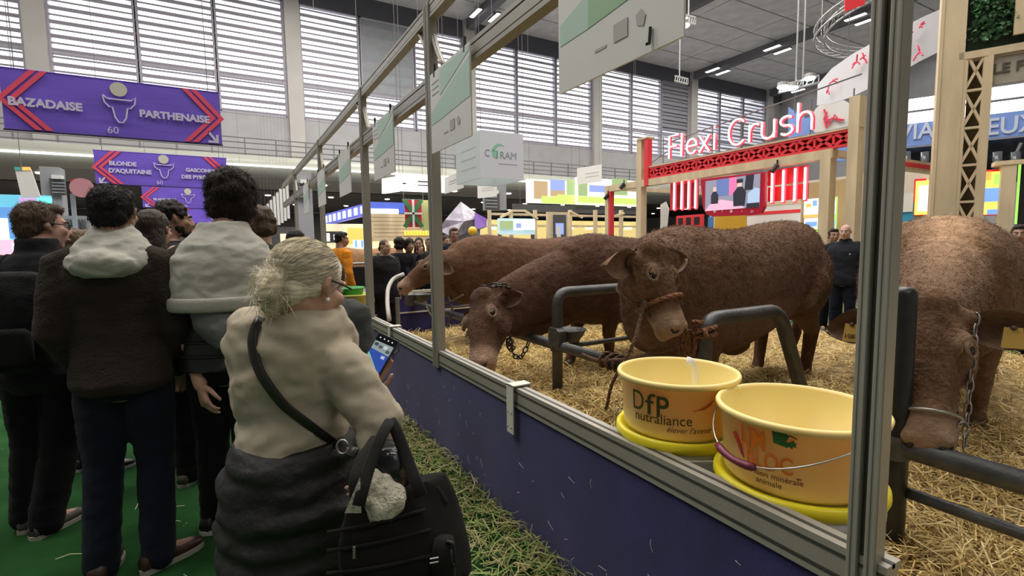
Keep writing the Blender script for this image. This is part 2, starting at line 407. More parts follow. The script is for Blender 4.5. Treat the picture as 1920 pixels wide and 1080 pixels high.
# rails and beams as extrusions with a recessed slot along the face
def beamx(name, z0, z1, y0, y1, d=.06):
    mb = MB(); k = (z1-z0)
    mb.box((XB, y0, z0), (XB+d, y1, z0+k*.2)); mb.box((XB, y0, z1-k*.2), (XB+d, y1, z1))
    mb.box((XB+.012, y0, z0+k*.2), (XB+d-.012, y1, z1-k*.2)); mb.box((XB+.002, y0, z0+k*.27), (XB+.02, y1, z0+k*.73))
    return obj(name, mb, M_alu, fr)
beamx('bottom_rail', ZRB, ZR, YN, YE); beamx('lower_beam', ZB0, ZB1, YN, YE); beamx('upper_beam', ZU0, ZU1, YN, YE)
beamx('upper_beam', ZU0+.62, ZU1+.62, YN, py[1]+.4)
sl = MB(); 
for z in (ZRB+.022, ZR-.022): sl.box((XB-.001, YN, z-.004), (XB+.01, YE, z+.004))
sl.box((XB+.022, YN, ZR-.01), (XB+.034, YE, ZR+.0015))
obj('slot', sl, M_aludk, fr)
for i, y in enumerate(py):
    mb = MB(); w_ = .108; top = ZU1 if i else ZU1+1.2
    z0 = ZRB-.02 if i else 0
    W2, DP = (.024, .034) if i == 0 else (.042, .052)
    for a in (-.006-W2, .006): mb.box((XB-.008, y+a, z0), (XB+DP, y+a+W2, top))
    for a in (-.006-W2, .006): mb.box((XB-.011, y+a+W2*.05, z0), (XB-.007, y+a+W2*.38, top)); mb.box((XB-.011, y+a+W2*.6, z0), (XB-.007, y+a+W2*.93, top))
    p = obj('post', mb, M_alu, fr, bevel=.002)
    obj('slot', MB().box((XB+.004, y-.0075, z0), (XB+DP-.005, y+.0075, top)), M_aludk, p)
    if i:
        br = MB(); c = [(XB+.03, y+s*(.02+.19*(1-math.cos(t))), ZB1+(ZU0-ZB1)*(t/ (PI/2))*1.0) for s in (1,) for t in [PI/2*q/8 for q in range(9)]]
        br.tube(c, .022, 8, flat=.6); c2 = [(a, 2*y-b, ZB1+ZU0-z) for a, b, z in c]; br.tube([(a, b, z) for a, b, z in c2], .022, 8, flat=.6)
        obj('bracket', br, M_alu, fr, smooth=True)
# navy cloth panels between the posts
ys = [YN-.02]+py[1:]+[YE]
for a, b in zip(ys[:-1], ys[1:]):
    mb = MB(); n = max(4, int((b-a)*14)); k = len(mb.v)
    pts = []
    for i in range(n+1):
        y = a+(b-a)*i/n
        for j, z in enumerate((0, .12, .3, .5, ZRB)): pts.append((XB+.012-.006*math.sin(y*9+z*3)*(1-z/ZRB)-.01*(1-z/ZRB), y+.004, z))
    mb.add(pts, [(i*5+j, (i+1)*5+j, (i+1)*5+j+1, i*5+j+1) for i in range(n) for j in range(4)])
    mb.box((XB+.02, a+.01, 0), (XB+.04, b-.01, ZRB))
    obj('cloth_panel', mb, M_blue, fr, smooth=True)
# near end: the skirt turns the corner behind the near post
mb = MB().box((XB+.05, YN-.06, 0), (XB+.42, YN-.04, .56)); obj('cloth_panel', mb, M_blue, fr)
M_clamp = mat('white_clamp', (.62, .60, .52), .5, var=.05)
def clamp(px, pyy, label):
    p = onx(px, pyy, XB); t = thing('rail_clamp', label, 'clamp', (XB, p.y, ZR))
    y0, y1 = p.y-.033, p.y+.033
    obj('plate', MB().box((XB-.022, y0, ZR-.235), (XB-.016, y1, ZR+.014)), M_clamp, t, bevel=.001)
    obj('hook', MB().box((XB-.022, y0, ZR+.008), (XB+.085, y1, ZR+.014)).box((XB+.079, y0, ZR-.05), (XB+.085, y1, ZR+.01)), M_clamp, t)
    for a in (y0+.014, y1-.014):
        for z in (ZR-.13, ZR-.205): obj('screw', MB().tube([(XB-.0245, a, z), (XB-.018, a, z)], .0035, 8), M_aludk, t)
clamp(962, 715, 'white metal clamp hooked over the rail in front of the bull eating straw')
clamp(733, 612, 'white metal clamp hooked over the rail just above the phone')
# hanging information panels on the lower beam
M_pan = mat('panel_board', (.78, .77, .74), .45)
M_g1 = mat('panel_mint', (.50, .68, .58), .5); M_g2 = mat('panel_green', (.20, .46, .13), .5); M_g15 = mat('panel_sage', (.34, .55, .33), .5)
M_ink = mat('panel_grey_ink', (.50, .49, .48), .6); M_inkd = mat('dark_ink', (.05, .05, .05), .6)
lab = ['nearest hanging white info panel with a bold green stripe, cut by the top edge', 'white info panel with a pale mint stripe hanging left of the white cube', 'white info panel with grey green stripes hanging above the lit white sign', 'pale info panel hanging fourth along the beam', 'narrow pale info panel hanging fifth along the beam', 'farthest pale info panel hanging at the end of the beam']
pan = [((1048, 165), (1282, 40)), ((810, 288), (884, 252)), ((702, 333), (740, 313))]
ya = [(onx(a[0], a[1], XB-.03).y, onx(b[0], b[1], XB-.03).y) for a, b in pan]
for k in range(3): ya.append((ya[2][0]+1.62*(k+1), ya[2][1]+1.62*(k+1)))
for k, (y1, y0) in enumerate(ya):
    zb, zt = onx(812, 288, XB-.03).z, ZB1-.03; X = XB-.03; wd = y1-y0
    t = thing('info_sign', lab[k], 'sign', (X, (y0+y1)/2, zt), 'information panels on the beam')
    obj('board', MB().box((X, y0, zb), (X+.008, y1, zt)), M_pan, t)
    def qd(name, m, pts, off=.002): obj(name, MB().prism([(p[0]*wd, p[1]*(zt-zb)) for p in pts], (0, -1, 0), (0, 0, 1), (1, 0, 0), (X-off, y1, zb), .0015), m, t)
    g = (M_g1, M_g15, M_g2) if k == 0 else (M_g1, M_g1, M_g1)
    s = 1.0 if k != 2 else .9
    if k < 3:
        qd('stripe', g[0], [(.02, .36), (.3, .37), (.3, .62), (.02, .52)]); qd('stripe', g[1], [(.3, .37), (.62, .4), (.62, .74), (.3, .62)]); qd('stripe', g[2], [(.62, .4), (.99, .43), (.99, .86), (.62, .74)])
        qd('stripe', g[1] if k == 0 else M_g1, [(.28, .66), (.99, .92), (.99, .97), (.28, .97)])
        for j in range(3): qd('print_line', M_ink, [(.05, .72+j*.07), (.24, .72+j*.07), (.24, .735+j*.07), (.05, .735+j*.07)])
        qd('mark', M_ink, [(.52, .17), (.63, .17), (.63, .29), (.52, .29)], .003); qd('mark', M_ink, [(.70, .20), (.745, .18), (.76, .24), (.73, .29), (.69, .27)], .003)
        qd('print_line', M_ink, [(.36, .17), (.46, .17), (.46, .19), (.36, .19)])
    else:
        qd('stripe', M_g1, [(.03, .3), (.97, .42), (.97, .75), (.03, .6)])
    for a in (.12, .88):
        y = y1-a*wd
        obj('hook', MB().box((X-.004, y-.006, zt-.03), (X+.012, y+.006, zt+.05)), M_aludk, t)
        if k == 0 and a > .5: obj('hook', MB().tube([(X-.006, y+.05, zb+.07), (X-.01, y+.05, zb+.02), (X-.03, y+.04, zb+.012)], .005, 6), M_black, t)

# ================================================================== pen floor: straw
ZS = .16
def hump(x, y):
    h = .055*mnoise.noise((x*1.3, y*1.3, 3.1)) + .035*mnoise.noise((x*3.1, y*3.1, 8)) + .11*max(0, 1-((x-3.7)**2+(y-2.25)**2)/.5)
    h += .12*max(0, 1-((x-5.6)**2+(y-2.3)**2)/1.2)
    return ZS + h - .03*max(0, 1.7-x)
M_bed = mat('straw_bed', (.42, .30, .13), .95, var=.55, vscale=9, bump=1, bscale=90, stretch=(1, 1, 1))
mb = MB(); X0, X1, Y0, Y1, st = XB+.06, 7.4, -2.2, 7.25, .11
nx, ny = int((X1-X0)/st), int((Y1-Y0)/st)
mb.add([(X0+(X1-X0)*i/nx, Y0+(Y1-Y0)*j/ny, hump(X0+(X1-X0)*i/nx, Y0+(Y1-Y0)*j/ny)) for j in range(ny+1) for i in range(nx+1)],
       [(j*(nx+1)+i, j*(nx+1)+i+1, (j+1)*(nx+1)+i+1, (j+1)*(nx+1)+i) for j in range(ny) for i in range(nx)])
tag(obj('straw_bedding', mb, M_bed, org=(X0, Y0, 0), smooth=True), 'thick bed of trampled golden straw covering the pen floor', 'straw', kind='stuff')
def straws(name, pts, ln, wd, tilt, m, label, bend=.25):
    """pts: n x 3 roots; loose straws as bent strips"""
    n = len(pts); az = rng.uniform(0, 2*PI, n); el = rng.normal(0, tilt, n); L = rng.uniform(ln[0], ln[1], n); W = rng.uniform(wd[0], wd[1], n)
    t = np.stack([np.cos(az)*np.cos(el), np.sin(az)*np.cos(el), np.sin(el)], 1)
    q = np.stack([-np.sin(az), np.cos(az), rng.normal(0, .6, n)], 1); q /= np.linalg.norm(q, axis=1)[:, None]
    b = rng.normal(0, bend, (n, 1))*np.cross(t, q)*L[:, None]*.5
    c = pts; a0 = c - t*L[:, None]/2; a1 = c + b; a2 = c + t*L[:, None]/2
    v = np.empty((n, 6, 3)); qq = q*W[:, None]/2
    for k, p in enumerate((a0, a1, a2)): v[:, 2*k] = p-qq; v[:, 2*k+1] = p+qq
    v[..., 2] = np.maximum(v[..., 2], pts[:, None, 2]-.03); v[..., 0] = np.where(pts[:, None, 0] > XB+.05, np.maximum(v[..., 0], XB+.066), np.minimum(v[..., 0], XB-.012))
    i = np.arange(n)[:, None]*6
    f = np.concatenate([i+np.array([[0, 1, 3, 2]]), i+np.array([[2, 3, 5, 4]])], 0)
    me = bpy.data.meshes.new(name); me.vertices.add(n*6); me.vertices.foreach_set('co', v.reshape(-1).astype(np.float32))
    me.loops.add(len(f)*4); me.loops.foreach_set('vertex_index', f.reshape(-1).astype(np.int32))
    me.polygons.add(len(f)); me.polygons.foreach_set('loop_start', np.arange(0, len(f)*4, 4, dtype=np.int32)); me.polygons.foreach_set('loop_total', np.full(len(f), 4, np.int32))
    me.update(); me.validate()
    o = link(name, me, m, None, V((0, 0, 0)))
    colr = rng.uniform(0, 1, n)[:, None]; pal = np.array(PAL); idx = rng.integers(0, len(pal), n)
    cc = np.ones((n, 6, 4), np.float32); cc[..., :3] = (pal[idx]*(.7+.6*colr))[:, None, :]
    a = me.color_attributes.new('coat', 'FLOAT_COLOR', 'POINT'); a.data.foreach_set('color', cc.reshape(-1))
    return tag(o, label, 'straw', kind='stuff')
PAL = [(.68, .49, .18), (.80, .61, .26), (.52, .36, .13), (.82, .66, .33), (.36, .25, .09)]
M_straw = mat_attr('straw_stalk', .7, bump=0, var=.1)
def scatter(n, x0, x1, y0, y1, near):
    x = x0+(x1-x0)*rng.uniform(0, 1, n)**near; y = rng.uniform(y0, y1, n)
    z = np.array([hump(a, b) for a, b in zip(x, y)])
    return np.stack([x, y, z+rng.uniform(-.01, .045, n)], 1)
straws('loose_straw', np.concatenate([scatter(60000, XB+.1, 4.6, .1, 5.5, 1), scatter(26000, XB+.1, 7.4, -1, 7.2, 1.1)]), (.06, .24), (.0035, .007), .32, M_straw, 'loose golden straw stalks strewn over the pen floor')
PAL = [(.30, .30, .10), (.40, .34, .15), (.22, .30, .08), (.46, .40, .2), (.16, .26, .06)]
y = rng.uniform(.6, 9, 9000); x = XB-.015-np.abs(rng.normal(0, .23, 9000))*(.6+.5*np.sin(y*2.1)**2)
straws('aisle_straw', np.stack([x, y, rng.uniform(.004, .03, 9000)+np.maximum(0, .10-.35*(XB-x))*rng.uniform(0, 1, 9000)], 1), (.03, .16), (.003, .006), .12, M_straw, 'dusty straw and hay swept along the foot of the navy skirt')
PAL = [(.45, .42, .22), (.5, .46, .3), (.3, .36, .14)]
x = rng.uniform(-2.4, 1, 420); y = rng.uniform(1, 7, 420)
straws('carpet_straw', np.stack([x, y, np.full(420, .006)], 1), (.02, .12), (.002, .005), .03, M_straw, 'scattered straw bits lying on the green carpet')
# straw caught on the cloth skirt
mb = MB()
for k in range(60):
    y = random.uniform(.7, 6); z = random.uniform(.08, .58); a = random.uniform(-1.2, 1.6); L = random.uniform(.01, .05)
    p = V((XB-.018, y, z)); q = p+V((0, L*math.cos(a), L*math.sin(a))); m_ = (p+q)/2+V((-.006, 0, .006)); mb.tube([p, m_, q], .0012, 4)
tag(obj('clinging_straw', mb, mat('pale_straw', (.55, .5, .42), .7), org=(XB, 1, .3)), 'short pale straw ends clinging to the navy skirt', 'straw', kind='stuff')

# ================================================================== stall rails
XP = 2.39; ZP = onx(1070, 655, XP).z
M_pipe = mat('worn_steel_pipe', (.085, .087, .088), .45, metal=.45, var=.25, vscale=12, bump=.15, bscale=60)
M_pipel = mat('galvanised_pipe', (.25, .25, .24), .45, metal=.6, var=.15, vscale=12)
tr = thing('tie_rail', 'long grey steel tie pipe running behind the barrier at knee height', 'rail', (XP, 0, ZP))
for a, b in ((.2, py[1]-.4), (py[1]-.4, 8)): obj('pipe', MB().tube([(XP, a, ZP), (XP, b, ZP)], .044, 16), M_pipe if a < 2 else M_pipe, tr, smooth=True)
obj('pipe', MB().tube([(XP+.03, -.3, ZP-.20), (XP+.03, 1.1, ZP-.20)], .024, 12), M_pipe, tr, smooth=True)
def arch(px_, label, shape, zt=None):
    y = onx(px_, 650, XP).y; p = V((XP, y, 0))
    t = thing('stall_divider', label, 'divider', (XP, y, 0))
    z1 = zt
    pts = round_path([p+V((0, 0, 0)), p+V((0, 0, z1)), p+V((shape[0], 0, z1)), p+V((shape[1], 0, 0))], .12, 7)
    obj('bent_pipe', MB().tube(pts, .046, 16), M_pipe, t, smooth=True)
    obj('collar', MB().tube([p+V((0, 0, ZP-.045)), p+V((0, 0, ZP+.045))], .060, 16), M_pipe, t, smooth=True)
    return t, y, p
zA = onx(1100, 556, XP).z; zA2 = ony(1380, 592, onx(1320, 650, XP).y).z
t1, yA1, pA1 = arch(1045, 'grey bent pipe divider with a drinking bowl between two bulls', (1.3, 1.75), zA)
obj('low_bar', MB().tube([pA1+V((0, 0, ZP-.02)), pA1+V((1.55, 0, ZP-.02))], .022, 12), M_pipe, t1, smooth=True)
t2, yA2, pA2 = arch(1320, 'grey bent pipe divider with orange rope, behind the yellow buckets', (.72, 1.22), zA2)
lb = round_path([pA2+V((0, 0, .30)), pA2+V((.62, 0, .36)), pA2+V((.85, 0, .34)), pA2+V((.95, 0, .12))], .1)
obj('low_bar', MB().tube(lb, .03, 12), M_pipe, t2, smooth=True)
# the thick standing post beside the frame
yb = dep(1677, 800, 2.08).y; pb = dep(1677, 800, 2.08)
t = thing('stall_post', 'thick black rounded steel post standing just right of the frame post', 'post', (pb.x, pb.y, 0))
zt = dep(1677, 535, 2.08).z
obj('tube', MB().lathe([(.054, 0), (.054, zt-.04), (.050, zt-.022), (.04, zt-.008), (.022, zt-.002), (.001, zt)], (pb.x, pb.y, 0), 28), mat('black_steel', (.022, .023, .022), .35, metal=.3, var=.3, vscale=20), t, smooth=True)
obj('clamp_ring', MB().lathe([(.054, ZP-.05), (.062, ZP-.05), (.062, ZP+.05), (.054, ZP+.05)], (pb.x, pb.y, 0), 24), M_pipe, t)
# drinking bowls
def bowl(p, label, g, flip=1):
    t = thing('drinking_bowl', label, 'bowl', p, g); c = V(p)
    obj('basin', MB().lathe([(.004, -.10), (.06, -.095), (.10, -.05), (.125, .0), (.135, .005), (.135, .012), (.122, .012), (.095, -.045), (.05, -.085), (.002, -.09)], c, 28), M_pipe, t, smooth=True)
    b = MB(); h = c+V((-.19, .0, -.03)); b.prism([(-.075, -.09), (.06, -.10), (.085, -.06), (.085, .045), (.05, .07), (-.06, .07), (-.075, .05)], (0, -1, 0), (0, 0, 1), (1, 0, 0), h, .08)
    obj('valve_box', b, M_pipe, t, bevel=.008)
    for dy, dz in ((.05, .03), (-.04, .03), (.05, -.06), (-.04, -.06)): obj('bolt', MB().tube([h+V((-.008, dy, dz)), h+V((.002, dy, dz))], .007, 6), M_pipel, t)
    return t
bowl((XP+.13, yA1-.02, ZP+.12), 'dark round drinking bowl with valve box on the rail beside the bent pipe', 'drinking bowls')
# ================================================================== the bulls
M_coat = mat_attr('bull_coat', .85, bump=.55, bscale=55, sheen=.06, spec=.12, var=.18, vscale=24)
M_fur = mat_attr('bull_fur', .75, bump=0, spec=.2, var=.1)
M_eye = mat('dark_eye', (.012, .008, .006), .08)
M_horn = mat('hoof_horn', (.07, .05, .035), .5, var=.2)
M_nost = mat('nostril_dark', (.02, .011, .009), .6)
M_tag = mat('yellow_ear_tag', (.55, .36, .08), .5)
M_ink2 = mat('black_print', (.015, .014, .012), .6)
def lerp(a, b, t): return a+(b-a)*t
def fbm(co, s, seed=0):
    return np.array([mnoise.fractal((x*s+seed, y*s, z*s), .9, 2, 3) for x, y, z in co.tolist()])
def bull(label, W, R, poll, muz, uh, col, hs=1.0, voxel=.016, ear=(.35, -.1), ears2=None, dorsal=0, seed=0, zg=None, pale=.0, legs=True, crest=.05, neckdrop=0, hl=1.0, tag_ear=0, fur=0, tuft=1.0, el=.235, ef=None):
    """W: withers point, R: rump point (both on the back line); poll, muz: head ends; uh: where the forehead faces"""
    W, R, poll, muz = V(W), V(R), V(poll), V(muz)
    zg = ZS-.02 if zg is None else zg
    b = V((W.x-R.x, W.y-R.y, 0)); Lw = b.length; b.normalize(); q = V((b.y, -b.x, 0)); up = V((0, 0, 1))
    g0 = V((R.x, R.y, zg)); hz = (W.z-zg)/1.50; k = Lw/1.42; kw = hz*hs
    def P(s, l, z): return g0 + b*(s*k) + q*(l*kw) + up*(z*hz)
    t = thing('bull', label, 'bull', (g0.x+b.x*.7, g0.y+b.y*.7, zg))
    mb = MB(); zr = (R.z-zg)/hz/1.46
    prof = [(-.14, 1.27, 1.02, .10), (-.09, 1.37, .82, .22), (.02, 1.44, .66, .30), (.2, 1.465, .60, .345), (.42, 1.455, .59, .35), (.7, 1.425, .52, .365), (.98, 1.425, .47, .39), (1.2, 1.46, .47, .375), (1.4, 1.495, .49, .335), (1.55, 1.46, .53, .29), (1.68, 1.38, .60, .22), (1.74, 1.25, .72, .14)]
    rings = []
    for s, zt, zb, hw in prof:
        f = lerp(zr, 1, min(1, max(0, s/1.4))); zt *= f
        rings.append((P(s, 0, (zt+zb)/2), q*hw*kw, up*(zt-zb)/2*hz))
    mb.loft(rings, 26, e=2.35)
    for sd in (-1, 1):     # haunch, shoulder blade
        mb.ell(P(.16, sd*.235, 1.0), (.30*k, .135*kw, .36*hz), Matrix((b, q, up)).transposed())
        mb.ell(P(1.34, sd*.235, 1.0), (.24*k, .13*kw, .38*hz), Matrix((b, q, up)).transposed())
    # head frame
    a = (muz-poll); Lh = a.length; a.normalize(); u = V(uh); u = (u-a*u.dot(a)).normalized(); l = a.cross(u)
    hk = Lh/.56*hl
    def Q(t_, la, uu): return poll + a*(t_*Lh) + l*(la*hk) + u*(uu*hk)
    # neck
    n0 = P(1.36, 0, 1.03); n1 = poll - u*.07*hk + a*.10*hk; nd = (n1-n0).normalized()
    mid = (n0+n1)/2 + up*(crest) + b*.08
    cs = [n0*(1-x)**2 + mid*2*x*(1-x) + n1*x*x for x in [i/7 for i in range(8)]]
    rg = []
    for i, c in enumerate(cs):
        d = (cs[min(i+1, 7)]-cs[max(i-1, 0)]).normalized(); x = i/7
        sd = d.cross(up).normalized() if i < 5 else d.cross(up).normalized().lerp(l if l.dot(d.cross(up)) > 0 else -l, (i-4)/4).normalized(); vv = sd.cross(d).normalized()
        rg.append((c - up*neckdrop*math.sin(PI*x)*.5, sd*lerp(.27*kw, .118*hk, x**.8), vv*lerp(.43*hz, .165*hk, x**.75)))
    mb.loft(rg, 22, e=2.15)
    mb.limb([P(1.56, 0, .66), lerp(P(1.6, 0, .7), n1, .45)-up*.16, n1-up*.02+a*.10], [.11, .08, .06])       # dewlap
    # head
    hp = [(-.07, -.05, .085, .06), (0, -.045, .120, .095), (.12, -.055, .134, .122), (.30, -.06, .132, .132), (.45, -.058, .112, .126), (.6, -.05, .092, .108), (.74, -.04, .086, .09), (.86, -.034, .092, .082), (.95, -.034, .088, .072), (1.02, -.036, .066, .052), (1.05, -.036, .04, .03)]
    mb.loft([(Q(t_, 0, uu), l*la*hk, u*ua*hk) for t_, uu, la, ua in hp], 22, e=2.25)
    HR = Matrix((l, a, u)).transposed()
    mb.ell(Q(.0, 0, .035), (.10*hk*tuft, .075*hk, .05*hk*tuft), HR)                                    # poll tuft
    mb.ell(Q(.28, 0, -.15), (.07*hk, .16*hk, .055*hk), HR)                                   # jaw
    for sd in (-1, 1):
        mb.ell(Q(.29, sd*.105, .035), (.036*hk, .05*hk, .034*hk), HR)                        # brow
        mb.ell(Q(.33, sd*.116, -.08), (.035*hk, .11*hk, .07*hk), HR)                         # cheek
        mb.ell(Q(.945, sd*.05, .012), (.032*hk, .032*hk, .028*hk), HR)                        # nostril rim
        mb.ell(Q(.07, sd*.125, -.035), (.045*hk, .04*hk, .04*hk), HR)                        # ear root
    mb.ell(Q(.95, 0, -.09), (.06*hk, .055*hk, .03*hk), HR)                                   # lower lip
    # legs
    feet = []
    for sd, ds in ((-1, .0), (1, .10)):
        f = [P(1.33+.0, sd*.20, .95), P(1.33, sd*.21, .72), P(1.37+ds*.5, sd*.19, .43), P(1.36+ds, sd*.185, .16), P(1.385+ds, sd*.185, .07)]
        mb.limb(f[:4], [.17*hz, .115*hz, .072*hz, .052*hz]); mb.limb(f[3:], [.056*hz, .062*hz]); feet.append(f[-1])
        h = [P(.20, sd*.21, .98), P(.34+ds*.6, sd*.235, .80), P(.02+ds, sd*.20, .50), P(.08+ds, sd*.19, .16), P(.105+ds, sd*.19, .07)]
        mb.limb(h[:4], [.22*hz, .16*hz, .072*hz, .054*hz]); mb.limb(h[3:], [.056*hz, .062*hz]); feet.append(h[-1])
        mb.limb([h[1], lerp(h[1], h[2], .5), h[2]], [.15*hz, .105*hz, .074*hz])
    mb.ell(P(.78, 0, .46), (.16*k, .07, .08), Matrix((b, q, up)).transposed())
    ptn, mzn = np.array(poll), np.array(a)
    eyes = [Q(.33, sd*.128, .034) for sd in (-1, 1)]
    nl, nu = np.array(l), np.array(u)
    def fn(co):
        c = np.tile(np.array(col), (len(co), 1)); n1_ = fbm(co, 7, seed)[:, None]; n2_ = fbm(co, 26, seed+5)[:, None]
        c = c*(1+.14*n1_+.10*n2_)
        d = co-ptn; ta = d@mzn/Lh; rad = np.linalg.norm(d-(d@mzn)[:, None]*mzn, axis=1)
        m = (np.clip((ta-.70)/.16, 0, 1)*(rad < .2*hk)*(ta < 1.2))[:, None]; c = lerp(c, np.array((.36, .24, .165)), m*.8)
        for e in eyes:
            m = np.clip(1.35-np.linalg.norm(co-np.array(e), axis=1)/(.052*hk), 0, 1)[:, None]; c = lerp(c, np.array((.34, .23, .16)), m*.75)
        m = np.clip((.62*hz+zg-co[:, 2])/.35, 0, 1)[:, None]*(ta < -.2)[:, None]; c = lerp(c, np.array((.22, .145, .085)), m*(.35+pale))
        if dorsal:
            lat = np.abs((co-np.array(g0))@np.array(q)); m = (np.clip(1.25-lat/.20, 0, 1)*np.clip((co[:, 2]-zg-1.05*hz)/.3, 0, 1))[:, None]; c = lerp(c, np.array((.42, .26, .15)), m*dorsal*(1+.5*n1_))
        return np.clip(c, .004, 1)
    def relief(co, no):
        wco = co+np.array(ORG[t]); d = wco-ptn; ta = d@mzn/Lh
        s_ = (wco-np.array(g0))@np.array(b)/k
        am = np.where(ta > .45, .0015, .006)
        return co + no*(fbm(wco, 13, seed)*am)[:, None]
    o = blob('body', mb, M_coat, t, voxel, 5, fn=relief); colour(o, fn)
    # hooves, eyes, nostrils, mouth
    for f in feet:
        hb = MB(); c = V((f.x, f.y, zg))
        for s_ in (-.028, .028): hb.loft([(c+q*s_*hz+up*.0+b*.02, q*.034*hz, b*.075*hz), (c+q*s_*hz+up*.05*hz+b*.012, q*.031*hz, b*.06*hz), (c+q*s_*hz+up*.09*hz, q*.027*hz, b*.045*hz)], 12)
        obj('hoof', hb, M_horn, t, smooth=True)
    for sd, e in zip((-1, 1), eyes):
        eb = MB().ell(Q(.335, sd*.123, .034), (.016*hk, .022*hk, .018*hk), HR); E = obj('eye', eb, M_eye, t, smooth=True)
        ring = []
        nrm = (l*sd*.85+u*.5).normalized(); e1 = a; e2 = nrm.cross(e1).normalized()
        lid = [Q(.335, sd*.134, .040) + e1*.034*hk*math.cos(x) + e2*.024*hk*math.sin(x) - nrm*.004 for x in [2*PI*i/18 for i in range(19)]]
        L_ = obj('eyelid', MB().tube(lid, .0075*hk, 8), M_coat, E, smooth=True); colour(L_, lambda co: np.tile(np.array((.20, .13, .085)), (len(co), 1)))
        nb = MB(); c = Q(1.0, sd*.05, .006); nb.ell(c, (.011*hk, .014*hk, .022*hk), Matrix(((l*.8+u*sd*.5).normalized(), (a).normalized(), (u*.8-l*sd*.5).normalized())).transposed()); nb.ell(c+l*sd*.014*hk-a*.012*hk-u*.006*hk, (.012*hk, .014*hk, .011*hk), HR)
        obj('nostril', nb, M_nost, t, smooth=True)
    mo = [Q(.97-.26*abs(x)**1.6, x*.088, -.072-.006*abs(x)) for x in [i/6 for i in range(-6, 7)]]
    obj('mouth', MB().tube(mo, .0045*hk, 6), M_nost, t, smooth=True)
    # ears: cupped leaves
    for i, sd in enumerate((-1, 1)):
        eu, ea = (ear if i == 0 or not ears2 else ears2)[:2]
        dr = (l*sd + u*eu + a*ea).normalized(); face = V(ef) if ef else (u*.75 + a*.65); face = (face-dr*face.dot(dr)).normalized(); wv = dr.cross(face).normalized()
        root = Q(.12, sd*.12, -.045); n_, m_ = 12, 9; vs = []
        for lay in (0, 1):
            for ii in range(n_+1):
                x = ii/n_; wd = .34*el*hk*(math.sin(PI*min(1, (x*.86+.12)))**.75)*(1 if x < .97 else .7); L_ = el*hk
                for jj in range(m_):
                    y_ = -1+2*jj/(m_-1); cup = (.048*(1-.45*x))*hk*(y_*y_)
                    vs.append(root + dr*L_*x + wv*wd*y_ + face*(cup-.03*hk) - face*(.012*hk*lay*(1-y_**4)) - up*.035*hk*x*x)
        N = (n_+1)*m_; fs = []
        for lay in (0, 1):
            for ii in range(n_):
                for jj in range(m_-1):
                    k0 = lay*N+ii*m_+jj; fq = (k0, k0+1, k0+m_+1, k0+m_); fs.append(fq if lay == 0 else fq[::-1])
        for ii in range(n_):
            for jj in (0, m_-1): k0 = ii*m_+jj; fs.append((k0, k0+m_, k0+m_+N, k0+N))
        for jj in range(m_-1): fs.append((n_*m_+jj, n_*m_+jj+1, n_*m_+jj+1+N, n_*m_+jj+N)); fs.append((jj, jj+1, jj+1+N, jj+N))
        E = obj('ear', MB().add(vs, fs), M_coat, t, smooth=True)
        cc = np.array(col)*1.15
        def efn(co, root=root, dr=dr, wv=wv, face=face):
            d = co-np.array(root); x = d@np.array(dr)/(el*hk); y_ = np.abs(d@np.array(wv))/(.08*hk); c = np.tile(cc, (len(co), 1))
            inner = np.zeros(len(co)); inner[:N] = 1
            c = lerp(c, np.array((.15, .085, .06)), inner[:, None]*.7); rim = np.clip((y_-.62)/.3, 0, 1)+np.clip((x-.8)/.15, 0, 1)
            return lerp(c, np.array((.30, .20, .13)), (np.clip(rim, 0, 1)*inner)[:, None]*.7)
        colour(E, efn)
        if tag_ear and (tag_ear == 3 or tag_ear == i+1):
            c = root+dr*.13*hk+face*.004+up*0; tb = MB(); dn = (-up+face*.15).normalized(); tw = dn.cross(face).normalized()
            tb.quadbox(c-tw*.028, c+tw*.028, c+tw*.036+dn*.085, c-tw*.036+dn*.085, -face*.002)
            T = obj('ear_tag', tb, M_tag, E)
            if i+1 == TAGSIDE: text('lettering', '1087', .03, c+dn*.068+face*.004, tw if tw.dot(r_) > 0 else -tw, M_ink2, E and t, up=-dn, ext=.0005)
            obj('tag_button', MB().ell(c+face*.004, (.011, .011, .011)), M_horn, E, smooth=True)
    # tail
    ta = [P(-.13, 0, 1.36*zr), P(-.20, .01, 1.22), P(-.2, .03, .9), P(-.17, .04, .55)]
    T = obj('tail', MB().tube(round_path(ta, .15), .026, 10), M_coat, t, smooth=True); colour(T, lambda co: np.tile(np.array(col), (len(co), 1)))
    if fur: fuzz('fur', o, fur, (.012, .028), (.0017, .0032), lambda c: np.array(-b*.75-up*.7)[None, :]+.9*np.stack([fbm(c, 9, seed+k_) for k_ in (1, 40, 80)], 1), M_fur, t, .42, .5, 4, .35, keep=lambda c, n_: (c[:, 2] > zg+.35) & (np.linalg.norm(c-np.array(EYE), axis=1) < 9) & (((c-ptn)@mzn)/Lh < .75))
    T2 = obj('tail_tuft', MB().limb([P(-.17, .04, .56), P(-.165, .04, .40), P(-.16, .04, .28)], [.03, .05, .02]), M_coat, T, smooth=True); colour(T2, lambda co: np.tile(np.array(col)*.8, (len(co), 1)))
    return t, Q, (a, u, l, hk)
TAGSIDE = 2
CAMR = V((.869, -.495, 0)); TOC = lambda p: (EYE-V(p)).normalized()
# C: the middle bull looking at us
pc, mc = dep(1215, 474, 2.84), dep(1272, 620, 2.71)
bC, QC, hC = bull('brown bull in the middle with a rope halter, head up over the yellow bucket', dep(1270, 421, 3.5), dep(1490, 413, 4.75), pc, mc, (mc-pc).normalized().cross(r_*.62+f_*.78-d_*.12), (.150, .082, .047), hs=1.02, voxel=.013, hl=1.27, tuft=1.12, ef=TOC(pc), ear=(.75, -.22), ears2=(-.05, -.06), seed=3, pale=.8, fur=60000)
